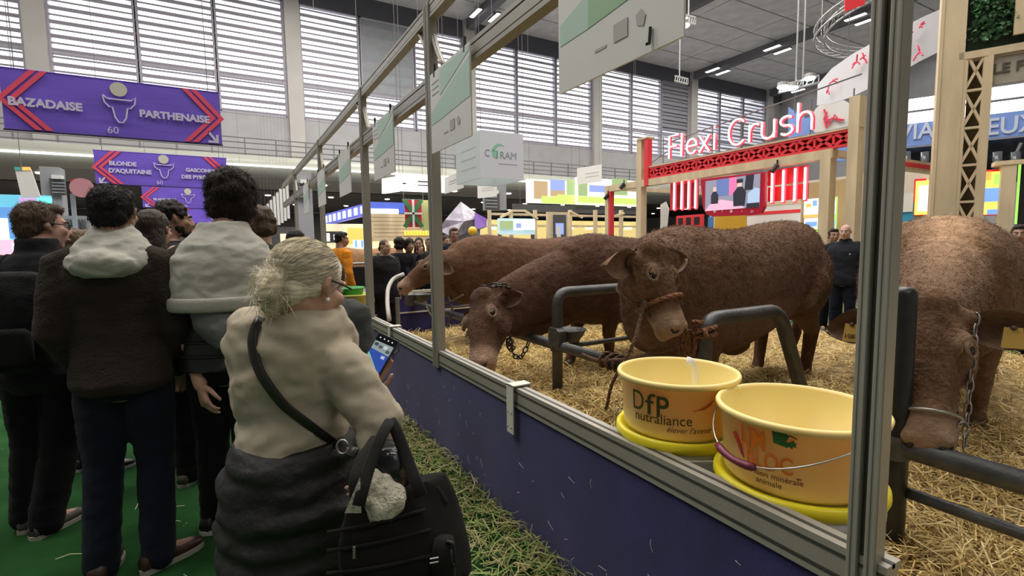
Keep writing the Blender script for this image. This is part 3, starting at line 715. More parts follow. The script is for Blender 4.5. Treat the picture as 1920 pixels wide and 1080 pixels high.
# B: dark bull, head down in the straw
pb_, mb_ = dep(908, 562, 4.35), dep(896, 690, 3.98)
bB, QB, hB = bull('dark brown bull with its head lowered to the straw behind the rail', dep(1105, 436, 5.1), dep(1330, 440, 6.5), pb_, mb_, TOC(pb_)*.8-CAMR*.85+V((0, 0, .3)), (.092, .046, .028), hs=1.08, voxel=.016, hl=1.14, el=.17, ef=TOC(pb_), ear=(-.05, -.35), seed=11, crest=.12, fur=40000)
# A: far bull drinking
pa, ma = dep(818, 482, 6.0), dep(748, 540, 5.85)
bA, QA, hA = bull('reddish bull in profile drinking at the far bowl, half behind the frame post', dep(905, 439, 6.6), dep(1120, 442, 8.4), pa, ma, V((0, -.12, 1)), (.130, .066, .038), hs=1.05, voxel=.018, ear=(-.3, -.3), seed=21, neckdrop=.05, fur=20000)
# D: near right bull, head down behind the posts
pd, md = dep(1735, 574, 2.18), dep(1737, 838, 1.98)
bD, QD, hD = bull('large bull on the right with a pale back stripe and a yellow ear tag', dep(1775, 402, 3.3), dep(1722, 414, 5.0), pd, md, TOC(pd)+V((-.08, .02, .1)), (.150, .084, .048), hs=1.25, voxel=.015, ear=(-.1, -.05), seed=31, dorsal=.85, ef=TOC(pd)-V((0, 0, .2)), tag_ear=3, fur=60000)
# E: pale bull standing across the far pen, seen between the posts at left
pe, me_ = dep(560, 500, 12.2), dep(540, 528, 12)
bE, QE, hE = bull('light tan bull standing far back between the two left frame posts', dep(640, 462, 12), dep(742, 464, 13.4), pe, me_, V((0, -.2, 1)), (.30, .165, .085), voxel=.03, seed=41, zg=0)
# ------------------------------------------------------------------ ropes and halters
M_rope = mat('brown_rope', (.20, .115, .07), .9, var=.4, vscale=60, bump=.8, bscale=260)
M_ropeo = mat('orange_rope', (.32, .15, .075), .9, var=.35, vscale=60, bump=.8, bscale=260)
M_ropeg = mat('grey_rope', (.17, .14, .11), .9, var=.3, vscale=60, bump=.6, bscale=260)
M_chain = mat('dark_chain', (.05, .05, .05), .4, metal=.6)
def twisted(pts, r, m_=None, turns=55):
    """three-strand rope along a path"""
    pts = [V(p) for p in pts]; mb = MB(); L = sum((b-a).length for a, b in zip(pts[:-1], pts[1:])); n = max(8, int(L/.012)); cum = [0]
    for a, b in zip(pts[:-1], pts[1:]): cum.append(cum[-1]+(b-a).length)
    def at(s):
        for i in range(len(pts)-1):
            if s <= cum[i+1] or i == len(pts)-2: return pts[i].lerp(pts[i+1], (s-cum[i])/max(1e-6, cum[i+1]-cum[i]))
    c = [at(L*i/n) for i in range(n+1)]
    for st in range(3):
        q = []
        for i in range(n+1):
            d = (c[min(i+1, n)]-c[max(i-1, 0)]).normalized(); e = d.cross(V((.3, .2, .93))).normalized(); g = d.cross(e); ph = L*i/n*turns+st*2*PI/3
            q.append(c[i]+(e*math.cos(ph)+g*math.sin(ph))*r*.5)
        mb.tube(q, r*.58, 5)
    return mb
ht = thing('rope_halter', 'brown rope halter tied round the muzzle of the middle bull', 'halter', pc)
a_, u_, l_, hk_ = hC
def ringC(t_, la, ua, uo=-.045, grow=1.06): return [QC(t_, la*grow*math.cos(x), uo+ua*grow*math.sin(x)) for x in [2*PI*i/24 for i in range(25)]]
obj('noseband', twisted(ringC(.62, .099, .115), .013), M_ropeo, ht, smooth=True)
sL = 1 if QC(.3, 1, 0).x*r_.x+QC(.3, 1, 0).y*r_.y < QC(.3, -1, 0).x*r_.x+QC(.3, -1, 0).y*r_.y else -1
kn = QC(.60, sL*.108, -.075)
obj('knot', MB().ell(kn, (.022, .022, .03)), M_rope, ht, smooth=True)
obj('cheek_strap', twisted([kn, QC(.45, sL*.132, -.06), QC(.25, sL*.150, -.045), QC(.06, sL*.142, -.03), QC(-.06, sL*.10, -.02), QC(-.09, 0, 0)], .010), M_rope, ht, smooth=True)
obj('throat_strap', twisted([kn, QC(.5, sL*.10, -.15), QC(.3, sL*.085, -.205), QC(.15, 0, -.21)], .008), M_rope, ht, smooth=True)
kw_ = [kn, dep(1190, 640, 2.62), dep(1172, 676, 2.66), dep(1158, 702, 2.72)]
obj('lead', twisted(round_path(kw_, .1), .011), M_rope, ht, smooth=True)
lr = thing('lead_rope', 'brown rope slung from the bent pipe to a knot on the tie rail', 'rope', dep(1150, 700, 2.75))
PR = lambda px, y_: onx(px, y_, XP-.05)
obj('strand', twisted(round_path([PR(1312, 640), PR(1255, 655), PR(1180, 674), PR(1120, 676), PR(1092, 664)], .12), .012), M_rope, lr, smooth=True)
obj('strand', twisted(round_path([PR(1180, 676), PR(1160, 695), PR(1146, 722), PR(1136, 770)], .05), .013), M_rope, lr, smooth=True)
yk = onx(1150, 700, XP).y
obj('coil', twisted([V((XP+.057*math.cos(x), yk+.012*x-.1, ZP+.057*math.sin(x))) for x in [2*PI*3*i/40 for i in range(41)]], .013), M_rope, lr, smooth=True)
orp = thing('orange_rope', 'orange rope wound round the top of the bent pipe post and hanging in loops', 'rope', (XP, yA2, zA2-.1))
zo = onx(1320, 630, XP).z
obj('coil', twisted([V((XP+.060*math.cos(x), yA2+.060*math.sin(x), zo-.016+.0065*x)) for x in [2*PI*2.6*i/44 for i in range(45)]], .014), M_ropeo, orp, smooth=True)
for dx, dz in ((0, 0), (.03, -.015), (-.035, .01)):
    c = onx(1288, 640, XP-.06)+V((0, dx, dz)); obj('loop', twisted([c+V((0, .028*math.cos(x), .075*math.sin(x)-.01)) for x in [2*PI*i/20 for i in range(21)]], .012), M_ropeo, orp, smooth=True)
obj('tail_end', twisted([onx(1300, 625, XP-.07), onx(1320, 618, XP-.06), onx(1326, 632, XP-.06)], .014), M_ropeo, orp, smooth=True)
# chain collar and clip beside bull B
ck = thing('tether_chain', 'dark tether chain and strap hanging from the tie rail beside the dark bull', 'chain', onx(945, 630, XP))
def links(pts, sz, name, root, m_):
    pts = [V(p) for p in pts]
    for i, (p, q2) in enumerate(zip(pts[:-1], pts[1:])):
        d = (q2-p).normalized(); e = d.cross(V((.2, .9, .3))).normalized(); e = e if i % 2 else d.cross(e).normalized(); c = (p+q2)/2; h = (q2-p).length*.62
        obj(name, MB().tube([c+d*h*math.cos(x)+e*sz*math.sin(x) for x in [2*PI*k/12 for k in range(13)]], sz*.32, 6), m_, root, smooth=True)
def chain_pts(P0, P1, sag, n): P0, P1 = V(P0), V(P1); return [P0.lerp(P1, i/n)-V((0, 0, sag*math.sin(PI*i/n))) for i in range(n+1)]
BP = lambda px, y_, d=4.35: dep(px, y_, d)
obj('strap', MB().tube(round_path([BP(943, 585), BP(951, 610), BP(957, 632)], .03), .012, 8), M_rope, ck, smooth=True)
links(chain_pts(BP(957, 632), BP(962, 655), 0, 4), .02, 'chain_link', ck, M_chain)
links(chain_pts(BP(950, 636), BP(992, 640), .16, 9), .02, 'chain_link', ck, M_chain)
obj('ring', MB().tube([BP(955, 645)+V((0, .05*math.cos(x), .05*math.sin(x))) for x in [2*PI*i/20 for i in range(21)]], .009, 6), M_chain, ck, smooth=True)
cl = thing('neck_chain', 'chain collar lying over the neck of the dark bull', 'chain', QB(-.1, 0, 0))
nk = [QB(-.14, .155*math.cos(x), -.08+.12*math.sin(x)) for x in [PI*i/12 for i in range(-1, 14)]]
links(nk, .022, 'chain_link', cl, M_chain)
# D halter chain
hd = thing('chain_halter', 'steel chain halter hanging down the cheek of the right hand bull', 'halter', pd)
M_steel = mat('bright_chain', (.33, .32, .31), .35, metal=.8)
sR = 1 if (QD(.3, 1, 0)-QD(.3, -1, 0)).dot(CAMR) > 0 else -1
links([QD(.05+.075*i, sR*(.150-.004*i), -.01-.006*i) for i in range(13)], .011, 'chain_link', hd, M_steel)
obj('noseband', MB().tube([QD(.78, .099*math.cos(x), -.036+.098*math.sin(x)) for x in [2*PI*i/24 for i in range(25)]], .007, 8), M_steel, hd, smooth=True)
obj('ring', MB().tube([QD(.84, sR*.1, -.02)+r_*.022*math.cos(x)+V((0, 0, .026*math.sin(x))) for x in [2*PI*i/16 for i in range(17)]], .004, 6), M_steel, hd, smooth=True)
# far pen gear: bowl, hose, spare rails
bo = onx(788, 553, 2.1); bowl(V((bo.x, bo.y, bo.z)), 'far drinking bowl under the chin of the reddish bull', 'drinking bowls')
hs = [onx(730, 600, 1.55), onx(726, 570, 1.6), onx(727, 540, 1.68), onx(737, 522, 1.8), onx(757, 514, 1.95)]
tag(obj('hose', MB().tube(round_path(hs, .2, 6), .026, 10), mat('grey_hose', (.45, .43, .4), .5), org=hs[0], smooth=True), 'grey white hose arching up beside the drinking bull', 'hose')
fp = thing('pen_post', 'short grey post under the far drinking bowl', 'post', onz(745, 610, .1))
b0 = onx(745, 560, 2.0); obj('tube', MB().tube([V((b0.x, b0.y, .1)), b0], .03, 10), M_pipel, fp); obj('cap', MB().tube([b0, b0+V((0, 0, .015))], .034, 10), M_pipel, fp)
gr = thing('rope_bundle', 'pale ropes tied over the tie rail below the reddish bull', 'rope', onx(835, 570, XP))
for a, b in (((838, 545), (850, 585)), ((832, 570), (868, 553)), ((832, 575), (880, 572)), ((846, 588), (838, 610)), ((800, 575), (815, 600)), ((778, 560), (800, 568))):
    obj('strand', twisted([onx(*a, XP-.04), onx((a[0]+b[0])/2, (a[1]+b[1])/2+2, XP-.06), onx(*b, XP-.04)], .014), M_ropeg, gr, smooth=True)

# ================================================================== yellow buckets on white tubs
M_yel = mat('yellow_bucket_plastic', (.82, .66, .25), .4, sss=.15); M_lid = mat('lemon_lid', (.82, .70, .02), .35, sss=.1); M_tub = mat('white_tub_plastic', (.62, .60, .58), .4)
M_og = mat('print_olive', (.045, .06, .012), .5); M_or = mat('print_orange', (.72, .17, .012), .5); M_gn = mat('print_green', (.035, .13, .022), .5); M_rd = mat('print_red', (.42, .04, .03), .5); M_bn = mat('print_brown', (.16, .07, .02), .5)
M_wire = mat('bail_wire', (.55, .53, .5), .3, metal=.8); M_grip = mat('plum_grip', (.16, .02, .045), .4)
def bucket(c, R, h, label, tub_label, face):
    """c: centre of the rim circle; R rim radius; face: azimuth of the print"""
    c = V(c); zb = c.z-h; r0 = R*.90
    tt = thing('white_tub', tub_label, 'tub', (c.x, c.y, 0), 'white tubs under the buckets')
    obj('shell', MB().lathe([(R*.86, .02), (R*.99, zb-.035), (R*1.02, zb-.034), (R*1.02, zb-.075), (R*1.0, zb-.078)], (c.x, c.y, 0), 44), M_tub, tt, smooth=True)
    obj('lid', MB().lathe([(.002, zb-.012), (R*.93, zb-.012), (R*.95, zb-.001), (R*1.03, zb+.004), (R*1.06, zb-.004), (R*1.065, zb-.022), (R*1.04, zb-.036), (R*.98, zb-.038)], (c.x, c.y, 0), 48), M_lid, tt, smooth=True)
    ang = face+.45; d = V((math.cos(ang), math.sin(ang), 0)); s_ = V((-d.y, d.x, 0)); o0 = V((c.x, c.y, zb-.05))+d*R*1.015
    obj('tear_tab', MB().hexa([o0-s_*.05+V((0, 0, -.05)), o0+s_*.05+V((0, 0, -.05)), o0+s_*.05+V((0, 0, -.05))+d*.012, o0-s_*.05+V((0, 0, -.05))+d*.012, o0-s_*.05, o0+s_*.05, o0+s_*.05+d*.012, o0-s_*.05+d*.012]), M_tub, tt, bevel=.003)
    bt = thing('feed_bucket', label, 'bucket', (c.x, c.y, zb), 'yellow feed buckets')
    obj('shell', MB().lathe([(.001, zb), (r0, zb), (r0+.004, zb+.01), (R-.006, c.z-.022), (R+.008, c.z-.02), (R+.011, c.z-.008), (R+.007, c.z), (R-.002, c.z), (R-.007, c.z-.01), (r0-.004, zb+.012), (.001, zb+.012)], (c.x, c.y, 0), 64), M_yel, bt, smooth=True)
    def wrap(x, y, z, off=.0022):
        rr = r0+(R-r0)*(y/h); an = face+x/rr; return V((c.x+(rr+off+max(z, 0))*math.cos(an), c.y+(rr+off+max(z, 0))*math.sin(an), zb+y))
    return bt, wrap, zb, r0
def wtext(bt, wrap, s, size, x, y, m, align='LEFT', sx=1, shear=0, bold=0, slope=0):
    return text('lettering', s, size, (0, 0, 0), (1, 0, 0), m, bt, ext=.0004, align=align, sx=sx, bold=bold, shear=shear, wrap=lambda a, b, c: wrap(x+a, y+b+slope*a, c))
def wpoly(bt, wrap, name, pts, m):
    mb = MB(); fr_ = [wrap(a, b, .0006) for a, b in pts]; bk = [wrap(a, b, 0, .0005) for a, b in pts]; n = len(pts)
    mb.add(fr_+bk, [tuple(range(n))]+[(i, (i+1) % n, (i+1) % n+n, i+n) for i in range(n)]); obj(name, mb, m, bt)
c1 = dep(1270, 693, 1.86); c1 = V(c1); R1 = .211; h1 = .205
az = lambda c, d: math.atan2(-c.y, -c.x)+d
b1, wr1, zb1, r01 = bucket(c1, R1, h1, 'left yellow bucket with dark green lettering standing on a white tub', 'white tub with yellow lid under the left bucket', az(c1, -.12))
wtext(b1, wr1, 'D', .105, -.146, .090, M_og, sx=.74); wtext(b1, wr1, 'f', .112, -.086, .084, M_og, sx=1.2); wtext(b1, wr1, 'P', .108, -.048, .082, M_og, bold=.010, sx=.86)
wtext(b1, wr1, 'nutraliance', .052, -.132, .052, M_og, sx=.90, slope=.04); wtext(b1, wr1, "élever l'avenir", .030, -.010, .032, M_bn, shear=.25, sx=.9)
wpoly(b1, wr1, 'leaf_mark', [(.075, .112), (.115, .125), (.150, .150), (.140, .132), (.115, .117)], M_or)
c2 = dep(1497, 757, 1.50); R2 = .222; h2 = .212
b2, wr2, zb2, r02 = bucket(c2, R2, h2, 'right yellow bucket with orange lettering and a plum handle grip', 'white tub with yellow lid under the right bucket', az(c2, -.30))
wtext(b2, wr2, 'LIM', .086, -.094, .122, M_or, sx=.64, bold=.004); wtext(b2, wr2, 'BLOC', .070, -.072, .070, M_or, sx=.72, bold=.004)
wpoly(b2, wr2, 'red_mark', [(-.122, .140), (-.114, .148), (-.092, .122), (-.078, .078), (-.090, .088), (-.100, .112)], M_rd)
BMK = lambda L: [(.006+(a-.035)*.66, .148+(b-.10)*.62) for a, b in L]
wpoly(b2, wr2, 'bull_mark', BMK([(.035, .165), (.05, .17), (.08, .168), (.10, .158), (.085, .125), (.098, .128), (.112, .14), (.118, .128), (.125, .130), (.118, .118), (.124, .11), (.112, .112), (.108, .10), (.098, .108), (.09, .102), (.04, .112)]), M_gn)
wpoly(b2, wr2, 'horn_mark', BMK([(.096, .158), (.125, .148), (.126, .151), (.1, .163)]), M_gn)
wtext(b2, wr2, 'nutrition minérale', .024, -.086, .046, M_bn, sx=.95); wtext(b2, wr2, 'animale', .024, -.040, .024, M_bn, sx=.95)
wpoly(b2, wr2, 'underline', [(-.012, .068), (.075, .062), (.075, .065), (-.012, .072)], M_bn)
for bt, c, R, fz, m_, sw in ((b2, c2, R2, az(c2, -.30), 1, .0), (b1, c1, R1, az(c1, -.12), 0, 0)):
    e1 = fz-.35+PI/2; e2 = e1-PI; zt = c.z-.03
    P0 = V((c.x+(R+.01)*math.cos(e1), c.y+(R+.01)*math.sin(e1), zt)); P1 = V((c.x+(R+.01)*math.cos(e2), c.y+(R+.01)*math.sin(e2), zt))
    for p in (P0, P1): obj('lug', MB().ell(p, (.014, .014, .016)), M_yel, bt, smooth=True)
    if m_:
        bail = [V((c.x+(R+.016)*math.cos(x), c.y+(R+.016)*math.sin(x), zt-.107*math.sin(PI*i/24)**1.6)) for i, x in enumerate([e1+(e2-e1)*i/24 for i in range(25)])]
        obj('bail', MB().tube(bail, .0028, 8), M_wire, bt, smooth=True)
        g = [p for p in bail[10:14]]; k = len(g)
        gi = [V((c.x+(R+.020)*math.cos(x), c.y+(R+.020)*math.sin(x), zt-.107*max(0, math.sin(x-e2))**1.6)) for x in [fz-.74+.62*j/7 for j in range(8)]]
        obj('grip', MB().tube(gi, [.010, .0125, .0115, .0105, .0105, .0115, .0125, .010], 12), M_grip, bt, smooth=True)
    else:
        bail = [V((c.x+(R+.01)*math.cos(e2)*1.0+.0, c.y, zt))]
        pts = [P1, P1+V((.01, -.01, -.06)), P1+V((.02, -.02, -.12)), P1+V((-.02, -.05, -.15))]
        obj('bail', MB().tube(round_path(pts, .05), .0028, 8), M_wire, bt, smooth=True)
        obj('grip', MB().tube([pts[0]+V((-.02, -.01, -.03)), pts[0]+V((-.01, -.02, -.08))], .011, 10), M_grip, bt, smooth=True)
sp = thing('feed_scoop', 'white plastic scoop handle standing inside the left yellow bucket', 'scoop', c1+V((.06, -.05, -.15)))
s0 = c1+CAMR*.075+V((.05, .05, 0)); obj('handle', MB().tube(round_path([s0+V((.0, 0, -.14)), s0+V((0, 0, -.03)), s0+V((-.012, .006, .012)), s0+V((-.03, .015, .018))], .02), [.017]*16, 10, flat=.5), mat('white_plastic', (.75, .75, .72), .35), sp, smooth=True)
obj('bowl', MB().ell(s0+V((0, 0, -.165)), (.05, .04, .03)), mat('white_plastic', (.75, .75, .72), .35), sp, smooth=True)
# ================================================================== people
def skin(n, c): return mat('skin_'+n, c, .55, var=.12, vscale=14, sss=.12, bump=.05, bscale=200)
S_light = skin('light', (.50, .29, .21)); S_tan = skin('tan', (.36, .20, .135)); S_pink = skin('pink', (.52, .30, .23))
def hairm(n, c, s=(1, 1, .12), b=.9): return mat('hair_'+n, c, .55, var=.4, vscale=90, bump=b, bscale=150, stretch=s, spec=.35)
H_black = hairm('black', (.012, .009, .008)); H_dark = hairm('dark_brown', (.022, .014, .010)); H_brown = hairm('brown', (.10, .062, .038)); H_long = hairm('long_brown', (.038, .022, .015), (1, 1, .05))
H_silver = hairm('silver', (.72, .65, .50), (.35, .35, 1.3), .25); H_grey = hairm('grey', (.3, .27, .24))
def cloth(n, c, var=.15, b=.35, bs=180, rough=.9, **k): return mat('cloth_'+n, c, rough, var=var, vscale=6, bump=b, bscale=bs, sheen=.04, spec=.15, **k)
PROF = [(.445, .060, .060, -.004), (.47, .094, .074, -.008), (.50, .104, .082, -.012), (.54, .101, .076, -.006), (.60, .090, .066, .0), (.66, .094, .067, .0), (.72, .106, .071, -.002), (.77, .114, .069, -.008), (.80, .110, .058, -.012), (.82, .085, .048, -.014), (.835, .055, .042, -.012), (.85, .036, .036, -.008)]
def torso(H, bw, t, z0, z1, dep_=1.0, flare=0):
    out = []
    zs = [z0+(z1-z0)*i/14 for i in range(15)]
    for z in zs:
        for (a, b) in zip(PROF[:-1], PROF[1:]):
            if a[0] <= z <= b[0] or (b is PROF[-1] and z >= b[0]) or (a is PROF[0] and z < a[0]):
                k = min(1, max(0, (z-a[0])/(b[0]-a[0]))); v = [lerp(a[i], b[i], k) for i in (1, 2, 3)]; break
        f = 1+flare*max(0, (.6-z)/.15)
        bwz = bw if z < .8 else lerp(bw, 1, min(1, (z-.8)/.04))
        out.append((z*H, v[0]*H*bwz*f+t, v[1]*H*bwz*dep_*f+t, v[2]*H))
    return out
class Body: pass
def person(label, pos, az, H, hair='short', hm=None, sk=None, top=None, bottom=None, arms=None, head=None, bw=1.0, voxel=.012, sleeve=1.0, hem=.46, tt=.014, feet=None, shoe=None, lean=0, group=None, trous_t=.014, tp=1.0, hairk=1.0, name='person', legs=True, fold=.006, collar=0, skirt=False, pocket=False, hcen=None, hs=1.0, sho=None, fscale=9, ridge=False, necktop=.845):
    B = Body(); x, y = pos[0], pos[1]; z0 = pos[2] if len(pos) > 2 else 0
    fy = V((math.cos(az), math.sin(az), 0)); fx = V((fy.y, -fy.x, 0)); up = V((0, 0, 1)); O = V((x, y, z0))
    def T(a, b, c): return O + fx*a*H + fy*(b*H+lean*max(0, c-.5)*H) + up*c*H
    def TM(a, b, c): return O + fx*a + fy*(b+lean*max(0, c-.5*H)) + up*c
    t = thing(name, label, 'person', (x, y, z0), group); B.root = t; B.T = T; B.H = H; B.fx, B.fy = fx, fy
    hz, hp_ = head or (az, 0)
    # arms as world points: shoulder, elbow, wrist
    A = {}
    for s, sd in (('L', -1), ('R', 1)):
        sh = sho[s] if sho and s in sho else T(sd*.105*bw**.5, -.012, .80); e, w_ = T(sd*.132*bw**.6, -.030, .635), T(sd*(.10 if pocket else .138*bw**.6), .075 if pocket else .012, .50 if pocket else .49)
        hd = (w_-e).normalized()
        if arms and s in arms: e, w_ = arms[s][0], arms[s][1]; hd = arms[s][2] if len(arms[s]) > 2 else (w_-e).normalized()
        A[s] = (sh, V(e), V(w_), V(hd).normalized())
    B.A = A
    mb = MB()
    mb.loft([(TM(0, yc, z), fx*rx, fy*ry) for z, rx, ry, yc in torso(H, bw*.96, -.004, .45, .85)], 18)
    hip = {s: T(sd*.052, 0, .50) for s, sd in (('L', -1), ('R', 1))}
    F_ = {}
    for s, sd in (('L', -1), ('R', 1)):
        fo, fa = (feet or {}).get(s, (T(sd*.062, 0, 0), az - sd*.15)); F_[s] = (V(fo), fa)
        an = V(fo)+up*.05*H; kn = (hip[s]+an)/2 + fy*.018*H + up*.015*H
        mb.limb([hip[s], kn, an], [.052*H*bw**.5, .034*H, .022*H])
        fd = V((math.cos(fa), math.sin(fa), 0)); mb.limb([an-up*.015*H, V(fo)+fd*.08*H+up*.018*H], [.024*H, .018*H])
        sh, e, w_, hd = A[s]
        mb.limb([sh, e, w_], [.029*H, .024*H, .0165*H])
        B_hand(mb, w_, hd, (fx*-sd*.2-fy*.4+up*0 if not (arms and s in arms and len(arms[s]) > 3) else V(arms[s][3])), H/1.75, sd, (arms or {}).get(s, ()), voxel)
    # head
    k = .132*H/.232*hs
    hy = V((math.cos(hz)*math.cos(hp_), math.sin(hz)*math.cos(hp_), math.sin(hp_))); hx = V((math.sin(hz), -math.cos(hz), 0)); hu = hx.cross(hy)
    nb = TM(0, -.008*H, .835*H); hc = V(hcen) if hcen else nb + up*.092*H + hy*.012*H + fy*.012*H
    def Hd(a, b, c): return hc + hx*a*k + hy*b*k + hu*c*k
    HR = Matrix((hx, hy, hu)).transposed(); B.Hd, B.HR, B.k, B.hx, B.hy, B.hu, B.hc = Hd, HR, k, hx, hy, hu, hc
    E = lambda c, r: mb.ell(Hd(*c), [q*k for q in r], HR)
    mb.limb([nb-up*.03*H, nb+up*.03*H, Hd(0, -.028, -.05)], [.040*H, .034*H, .033*H])
    E((0, -.012, .030), (.074, .094, .084)); E((0, .028, -.035), (.060, .066, .075)); E((0, .060, -.098), (.030, .026, .020))
    E((0, .078, .026), (.050, .016, .012)); E((0, .02, -.075), (.055, .06, .035))
    mb.tube([Hd(0, .090, .018), Hd(0, .108, -.018), Hd(0, .112, -.032), Hd(0, .088, -.042)], [.008*k, .013*k, .015*k, .012*k], 8)
    for sd in (-1, 1):
        E((sd*.040, .066, -.022), (.024, .022, .022)); E((sd*.014, .096, -.036), (.010, .011, .008))
        mb.limb([Hd(sd*.072, .0, .012), Hd(sd*.080, -.010, .020), Hd(sd*.080, -.012, .0), Hd(sd*.074, .002, -.022)], [.009*k, .0125*k, .012*k, .009*k], 8)
    E((0, .094, -.062), (.023, .009, .0055)); E((0, .091, -.073), (.020, .010, .006))
    body = blob('body', mb, sk or S_light, t, voxel, 2); B.body = body
    for sd in (-1, 1):
        eb = MB().ell(Hd(sd*.031, .079, .006), (.0125*k, .0115*k, .0095*k), HR); ey = obj('eye', eb, mat('eye_white', (.55, .52, .48), .2), t, smooth=True)
        obj('iris', MB().ell(Hd(sd*.031, .0885, .006), (.0055*k, .0035*k, .0055*k), HR), M_eye, ey, smooth=True)
        obj('eyebrow', MB().tube([Hd(sd*.012, .096, .024), Hd(sd*.032, .092, .030), Hd(sd*.050, .076, .024)], .0042*k, 6), hm or H_dark, t, smooth=True)
    obj('lips', MB().tube([Hd(-.022, .094, -.067), Hd(0, .104, -.066), Hd(.022, .094, -.067)], [.004*k, .0065*k, .004*k], 6), mat('lip_skin', (.33, .13, .11), .5), t, smooth=True)
    # hair
    if hair:
        hb = MB(); h_ = hairk; e = lambda c, r: hb.ell(Hd(*c), [q*k*h_ for q in r], HR); am, ns = .006, 38
        if hair in ('short', 'crop'):
            e((0, -.026, .042), (.080, .096, .084)); e((0, -.058, -.012), (.070, .056, .066)); e((0, .035, .088), (.060, .050, .030))
            for sd in (-1, 1): e((sd*.060, -.02, .03), (.022, .05, .05))
        elif hair == 'fluffy':
            e((0, -.022, .045), (.092, .106, .096)); e((0, -.062, -.02), (.086, .062, .085)); am, ns = .012, 22
            for i in range(16):
                a = random.uniform(0, 2*PI); e((.075*math.cos(a), -.04+.05*math.sin(a)-.01, random.uniform(-.04, .09)), (.028, .028, .03))
        elif hair == 'curly':
            e((0, -.02, .045), (.084, .100, .088)); am, ns = .012, 30
            for i in range(70):
                a = random.uniform(0, 2*PI); b = random.uniform(.0, 1.3); c = V((math.cos(a)*math.cos(b)*.082, -.025+math.sin(a)*math.cos(b)*.098, .03+math.sin(b)*.095))
                if c.y < .062 or c.z > .08: e(c, (.017, .017, .017))
            e((0, -.06, -.02), (.066, .045, .05))
        elif hair == 'long':
            e((0, -.024, .042), (.082, .098, .086)); am = .005
            hb.loft([(Hd(0, -.045, .05), hx*.080*k, hy*.06*k), (Hd(0, -.058, -.04), hx*.094*k, hy*.062*k), (Hd(0, -.07, -.13), hx*.108*k, hy*.062*k), (Hd(0, -.085, -.22), hx*.115*k, hy*.06*k), (Hd(0, -.09, -.31), hx*.10*k, hy*.05*k), (Hd(0, -.09, -.36), hx*.06*k, hy*.03*k)], 16)
        elif hair == 'bun':
            e((0, -.024, .040), (.081, .099, .083)); e((0, -.066, -.02), (.066, .045, .055)); e((0, -.03, .0), (.078, .06, .05)); am, ns = .0015, 26
        elif hair == 'pulled':
            e((0, -.022, .040), (.078, .095, .082)); e((0, -.085, .0), (.05, .035, .045)); e((0, -.12, -.03), (.03, .03, .05))
        elif hair == 'bald':
            e((0, -.055, -.005), (.074, .05, .045))
        B.hair = blob('hair', hb, hm or H_dark, t, max(.006, voxel*.75), 2, amp=am*k, nscale=ns)
        if voxel < .011 and hair in ('short', 'crop', 'fluffy'): fuzz('hair_strands', B.hair, 9000, ((.016, .034) if hair == 'fluffy' else (.004, .009) if hair == 'crop' else (.007, .016)), (.0012, .0022), lambda c: (np.array(hu)*-.55-np.array(hy)*.4)[None, :]+.8*np.stack([fbm(c, 14, q) for q in (1, 40, 80)], 1), hm or H_dark, t, .22, .30, 4, .25, keep=lambda c, n_: (c-np.array(hc))@np.array(hu) > -.07)
    # clothes
    if top:
        cb = MB()
        rg = torso(H, bw, tt, hem, necktop, tp); cb.loft([(TM(0, yc, z), fx*rx, fy*ry) for z, rx, ry, yc in rg], 22, e=2.3)
        for s, sd in (('L', -1), ('R', 1)):
            sh, el, w_, hd = A[s]; r0 = .036*H+tt*.8; sh2 = sh+up*.0
            if sleeve >= .9: P_ = [sh2-fx*sd*.02*H, sh2, lerp(sh2, el, .5), el, lerp(el, w_, .55), lerp(el, w_, .97)]; R_ = [r0, r0, .034*H+tt*.8, .029*H+tt*.8, .026*H+tt*.7, .021*H+tt*.6]
            elif sleeve >= .5: q_ = sleeve*.4; P_ = [sh2-fx*sd*.02*H, sh2, lerp(sh2, el, .5), el, lerp(el, w_, q_)]; R_ = [r0, r0, .036*H+tt, .031*H+tt, .027*H+tt*.8]
            elif sleeve > 0: P_ = [sh2-fx*sd*.02*H, sh2, lerp(sh2, el, .35), lerp(sh2, el, .8)]; R_ = [r0, r0, .035*H+tt*.8, .034*H+tt]
            else: P_ = None
            if P_: cb.limb(P_, R_, 14)
        if collar: cb.loft([(TM(0, -.01*H, .82*H), fx*(.062*H), fy*(.056*H)), (TM(0, -.006*H, .85*H), fx*.05*H, fy*.048*H), (TM(0, -.004*H, (.85+collar)*H), fx*.047*H, fy*.046*H)], 16)
        B.top = blob('top', cb, top, t, max(.010, voxel), 4, amp=fold, nscale=fscale, stretch=(1, 1, 1.5), ridge=ridge); 
    if bottom and not skirt:
        lb = MB(); lb.loft([(TM(0, yc, z), fx*rx, fy*ry) for z, rx, ry, yc in torso(H, bw, trous_t*.7, .455, .60)], 18)
        for s, sd in (('L', -1), ('R', 1)):
            fo, fa = F_[s]; an = fo+up*.045*H; kn = (hip[s]+an)/2 + fy*.018*H + up*.015*H; hp2 = T(sd*.05, -.006, .485)
            lb.limb([hp2, lerp(hp2, kn, .5), kn, lerp(kn, an, .5), an, an-up*.012*H], [.054*H*bw**.5+trous_t, .047*H+trous_t, .036*H+trous_t, .034*H+trous_t, .031*H+trous_t, .031*H+trous_t], 14)
        B.bottom = blob('trousers', lb, bottom, t, max(.012, voxel), 3, amp=fold, nscale=10, stretch=(1, 1, 1.6))
